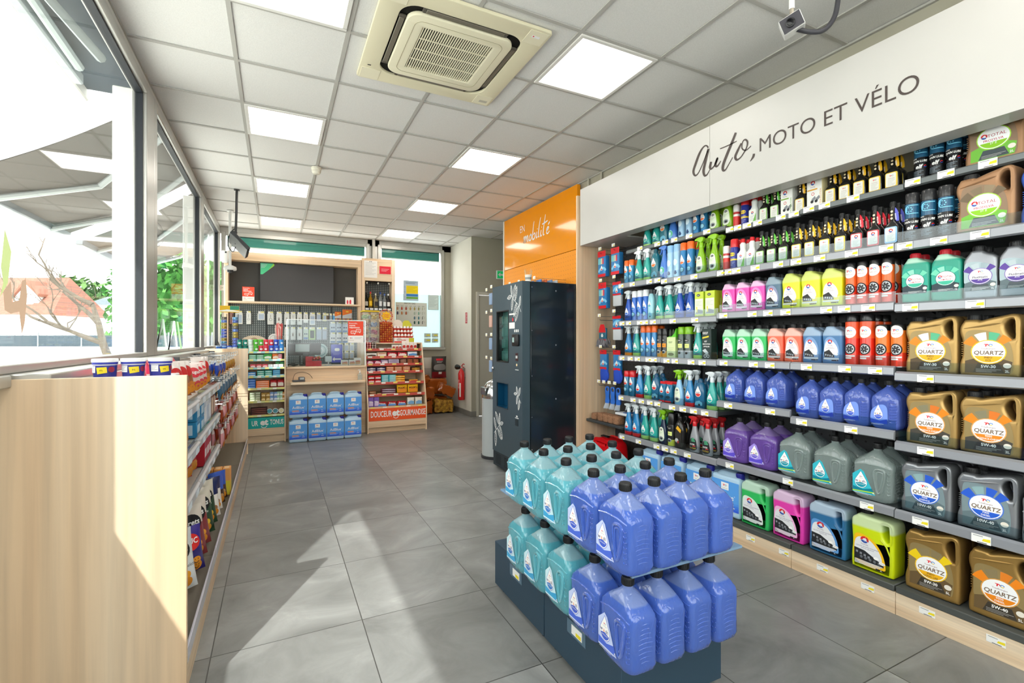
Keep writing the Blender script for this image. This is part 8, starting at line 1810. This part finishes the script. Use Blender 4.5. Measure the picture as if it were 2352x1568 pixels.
for x, y in ((.4, .4), (-.4, .4), (.4, -.4), (-.4, -.4)): m = MB(); m.box(x - .06, y - .06, -.0225, x + .06, y + .06, -.02, CR, .001); m.ob('corner_cover', r)
m = MB(); m.box(.37, -.42, -.0232, .42, -.4, -.0226, C('f4f4f4', .4)); m.box(.375, -.416, -.0236, .384, -.408, -.0231, C(RED)); m.box(-.43, .30, -.0232, -.41, .305, -.0206, INK); m.box(.38, .40, -.0232, .44, .43, -.0226, C('c4c0b0', .5)); m.ob('maker_sticker', r)
r = thing('smoke_detector', 'cream smoke detector on the ceiling grid between light panels', 'smoke detector', (.376, 5.3, ZC - .004))
m = MB(); m.lathe([(.05, 0), (.05, -.022), (.045, -.026)], C('e4e0d0', .5), n=24); m.ob('base', r)
m = MB(); m.lathe([(.044, -.026), (.044, -.05), (.036, -.055), (.036, -.064), (.02, -.068)], C('e8e4d6', .5), n=24); m.ob('sensor', r)
r = thing('hanging_monitor', 'black monitor hanging on a pole from the ceiling by the window', 'monitor', (-.41, 6.5, ZC))
m = MB(); m.tube([(0, 0, -.003), (-.004, 0, -.25), (-.012, 0, -.52)], .014, C('2c2c2e', .4), 10); m.box(-.03, -.03, -.008, .03, .03, -.003, BLACK); m.ob('pole', r)
mx = Matrix.Translation((.02, -.03, -.66)) @ Matrix.Rotation(-.75, 4, 'Y') @ Matrix.Rotation(.15, 4, 'Z')
m = MB(); m.box(-.012, -.2, -.13, .03, .2, .13, C('26282b', .35), .006, 1, mx); m.box(.0302, -.185, -.115, .0312, .185, .115, C('6a655e', .2), 0, 1, mx); m.ob('screen', r)
m = MB(); m.tube([(-.012, 0, -.5), (-.03, 0, -.56), (0, -.02, -.64)], .02, C('2c2c2e', .4), 8); m.tube(smooth([(-.012, .01, -.45), (-.07, .02, -.52), (-.09, 0, -.66), (-.04, -.02, -.74), (-.01, -.03, -.68)], 4, False), .005, BLACK, 6); m.ob('mount_and_cables', r)
def domecam(): pass
r = thing('pole_camera', 'white pole-mounted dome camera in the far window corner', 'camera', (-.56, 7.6, ZC))
m = MB(); m.tube([(0, 0, -.003), (0, 0, -.76)], .018, C('e4e6e4', .4), 10); m.lathe([(.045, -.003), (.045, -.012)], WHITE, n=18); m.ob('pole', r)
m = MB(); m.lathe([(.03, -.75), (.075, -.77), (.08, -.8), (.075, -.815)], C('e8eae8', .35), n=24); m.lathe([(.04, -.815), (.034, -.845), (.0, -.86)], C('3a3e42', .15), n=20, cap=False); m.ob('dome', r)
r = thing('bullet_camera', 'small white box camera fixed to the display case corner', 'camera', (-.655, 8.2, 2.47))
m = MB(); m.box(-.05, -.09, -.02, .03, .075, .16, C('eceeec', .35), .02, 2, Matrix.Rotation(.15, 4, 'X')); m.ob('body', r)
m = MB(); m.lathe([(.012, 0), (.012, .01)], BLACK, n=12, mx=Matrix.Translation((.005, -.105, .12)) @ Matrix.Rotation(PI / 2, 4, 'X')); m.ob('lens', r)
m = MB(); m.box(-.05, -.03, 0, .03, 0, .085, C('e8eae8', .4), .003); m.lathe([(.012, 0), (.012, .004)], C('c8c8c8', .4), n=12, mx=Matrix.Translation((-.01, -.03, .042)) @ Matrix.Rotation(PI / 2, 4, 'X')); solo(m, 'wall_switch', 'white switch box on the window corner trim', 'switch', (-.73, 8.66, 2.08))
r = thing('ceiling_camera', 'small boxy camera with dark face hanging near the sign', 'camera', (2.12, 1.40, ZC))
m = MB(); m.tube([(0, 0, -.003), (0, 0, -.26)], .012, C('ecebea', .4), 10); m.tube([(0, 0, -.26), (0, 0, -.29)], .009, C('b0a89a', .4, .5), 8); m.lathe([(.035, -.003), (.035, -.014)], WHITE, n=18); m.ob('drop_pole', r)
q = Matrix.Translation((.0, .0, -.325)) @ Matrix.Rotation(-1.0, 4, 'Z') @ Matrix.Rotation(.25, 4, 'X') @ Matrix.Rotation(-.35, 4, 'Y')
m = MB(); m.box(-.045, -.02, -.035, .045, .07, .035, C('dfe0de', .4), .004, 1, q); m.box(-.042, -.0215, -.032, .042, -.02, .032, C('34323a', .35), 0, 1, q); m.ob('body', r)
m = MB(); m.lathe([(.019, 0), (.019, .012), (.014, .013), (.014, .004), (0, .004)], C('17171b', .2), n=20, cap=False, mx=q @ Matrix.Translation((-.005, -.021, 0)) @ Matrix.Rotation(PI / 2, 4, 'X')); m.lathe([(.012, .0125), (.0, .015)], C('0c0c10', .05), n=16, cap=False, mx=q @ Matrix.Translation((-.005, -.0205, 0)) @ Matrix.Rotation(PI / 2, 4, 'X')); m.ob('lens', r)
m = MB(); m.tube(smooth([(.04, .0, -.34), (.09, -.03, -.355), (.14, -.06, -.35), (.19, -.075, -.29), (.215, -.08, -.2), (.23, -.09, -.004)], 5, False), .011, C('3c3c42', .45), 10); m.ob('conduit', r)
# pipes between the wall sign and ceiling
for n, (y, lab) in enumerate(((4.33, 'thin grey pipe end above the sign, nearer the orange panel'), (4.1, 'thin grey pipe end above the sign, nearer the lettering'))):
    m = MB(); m.tube([(3.07, y, 2.77), (3.07, y, ZC - .004)], .012, C('b4b1a4', .5), 8); solo(m, 'wall_pipe', lab, 'pipe', group='thin wall pipes')
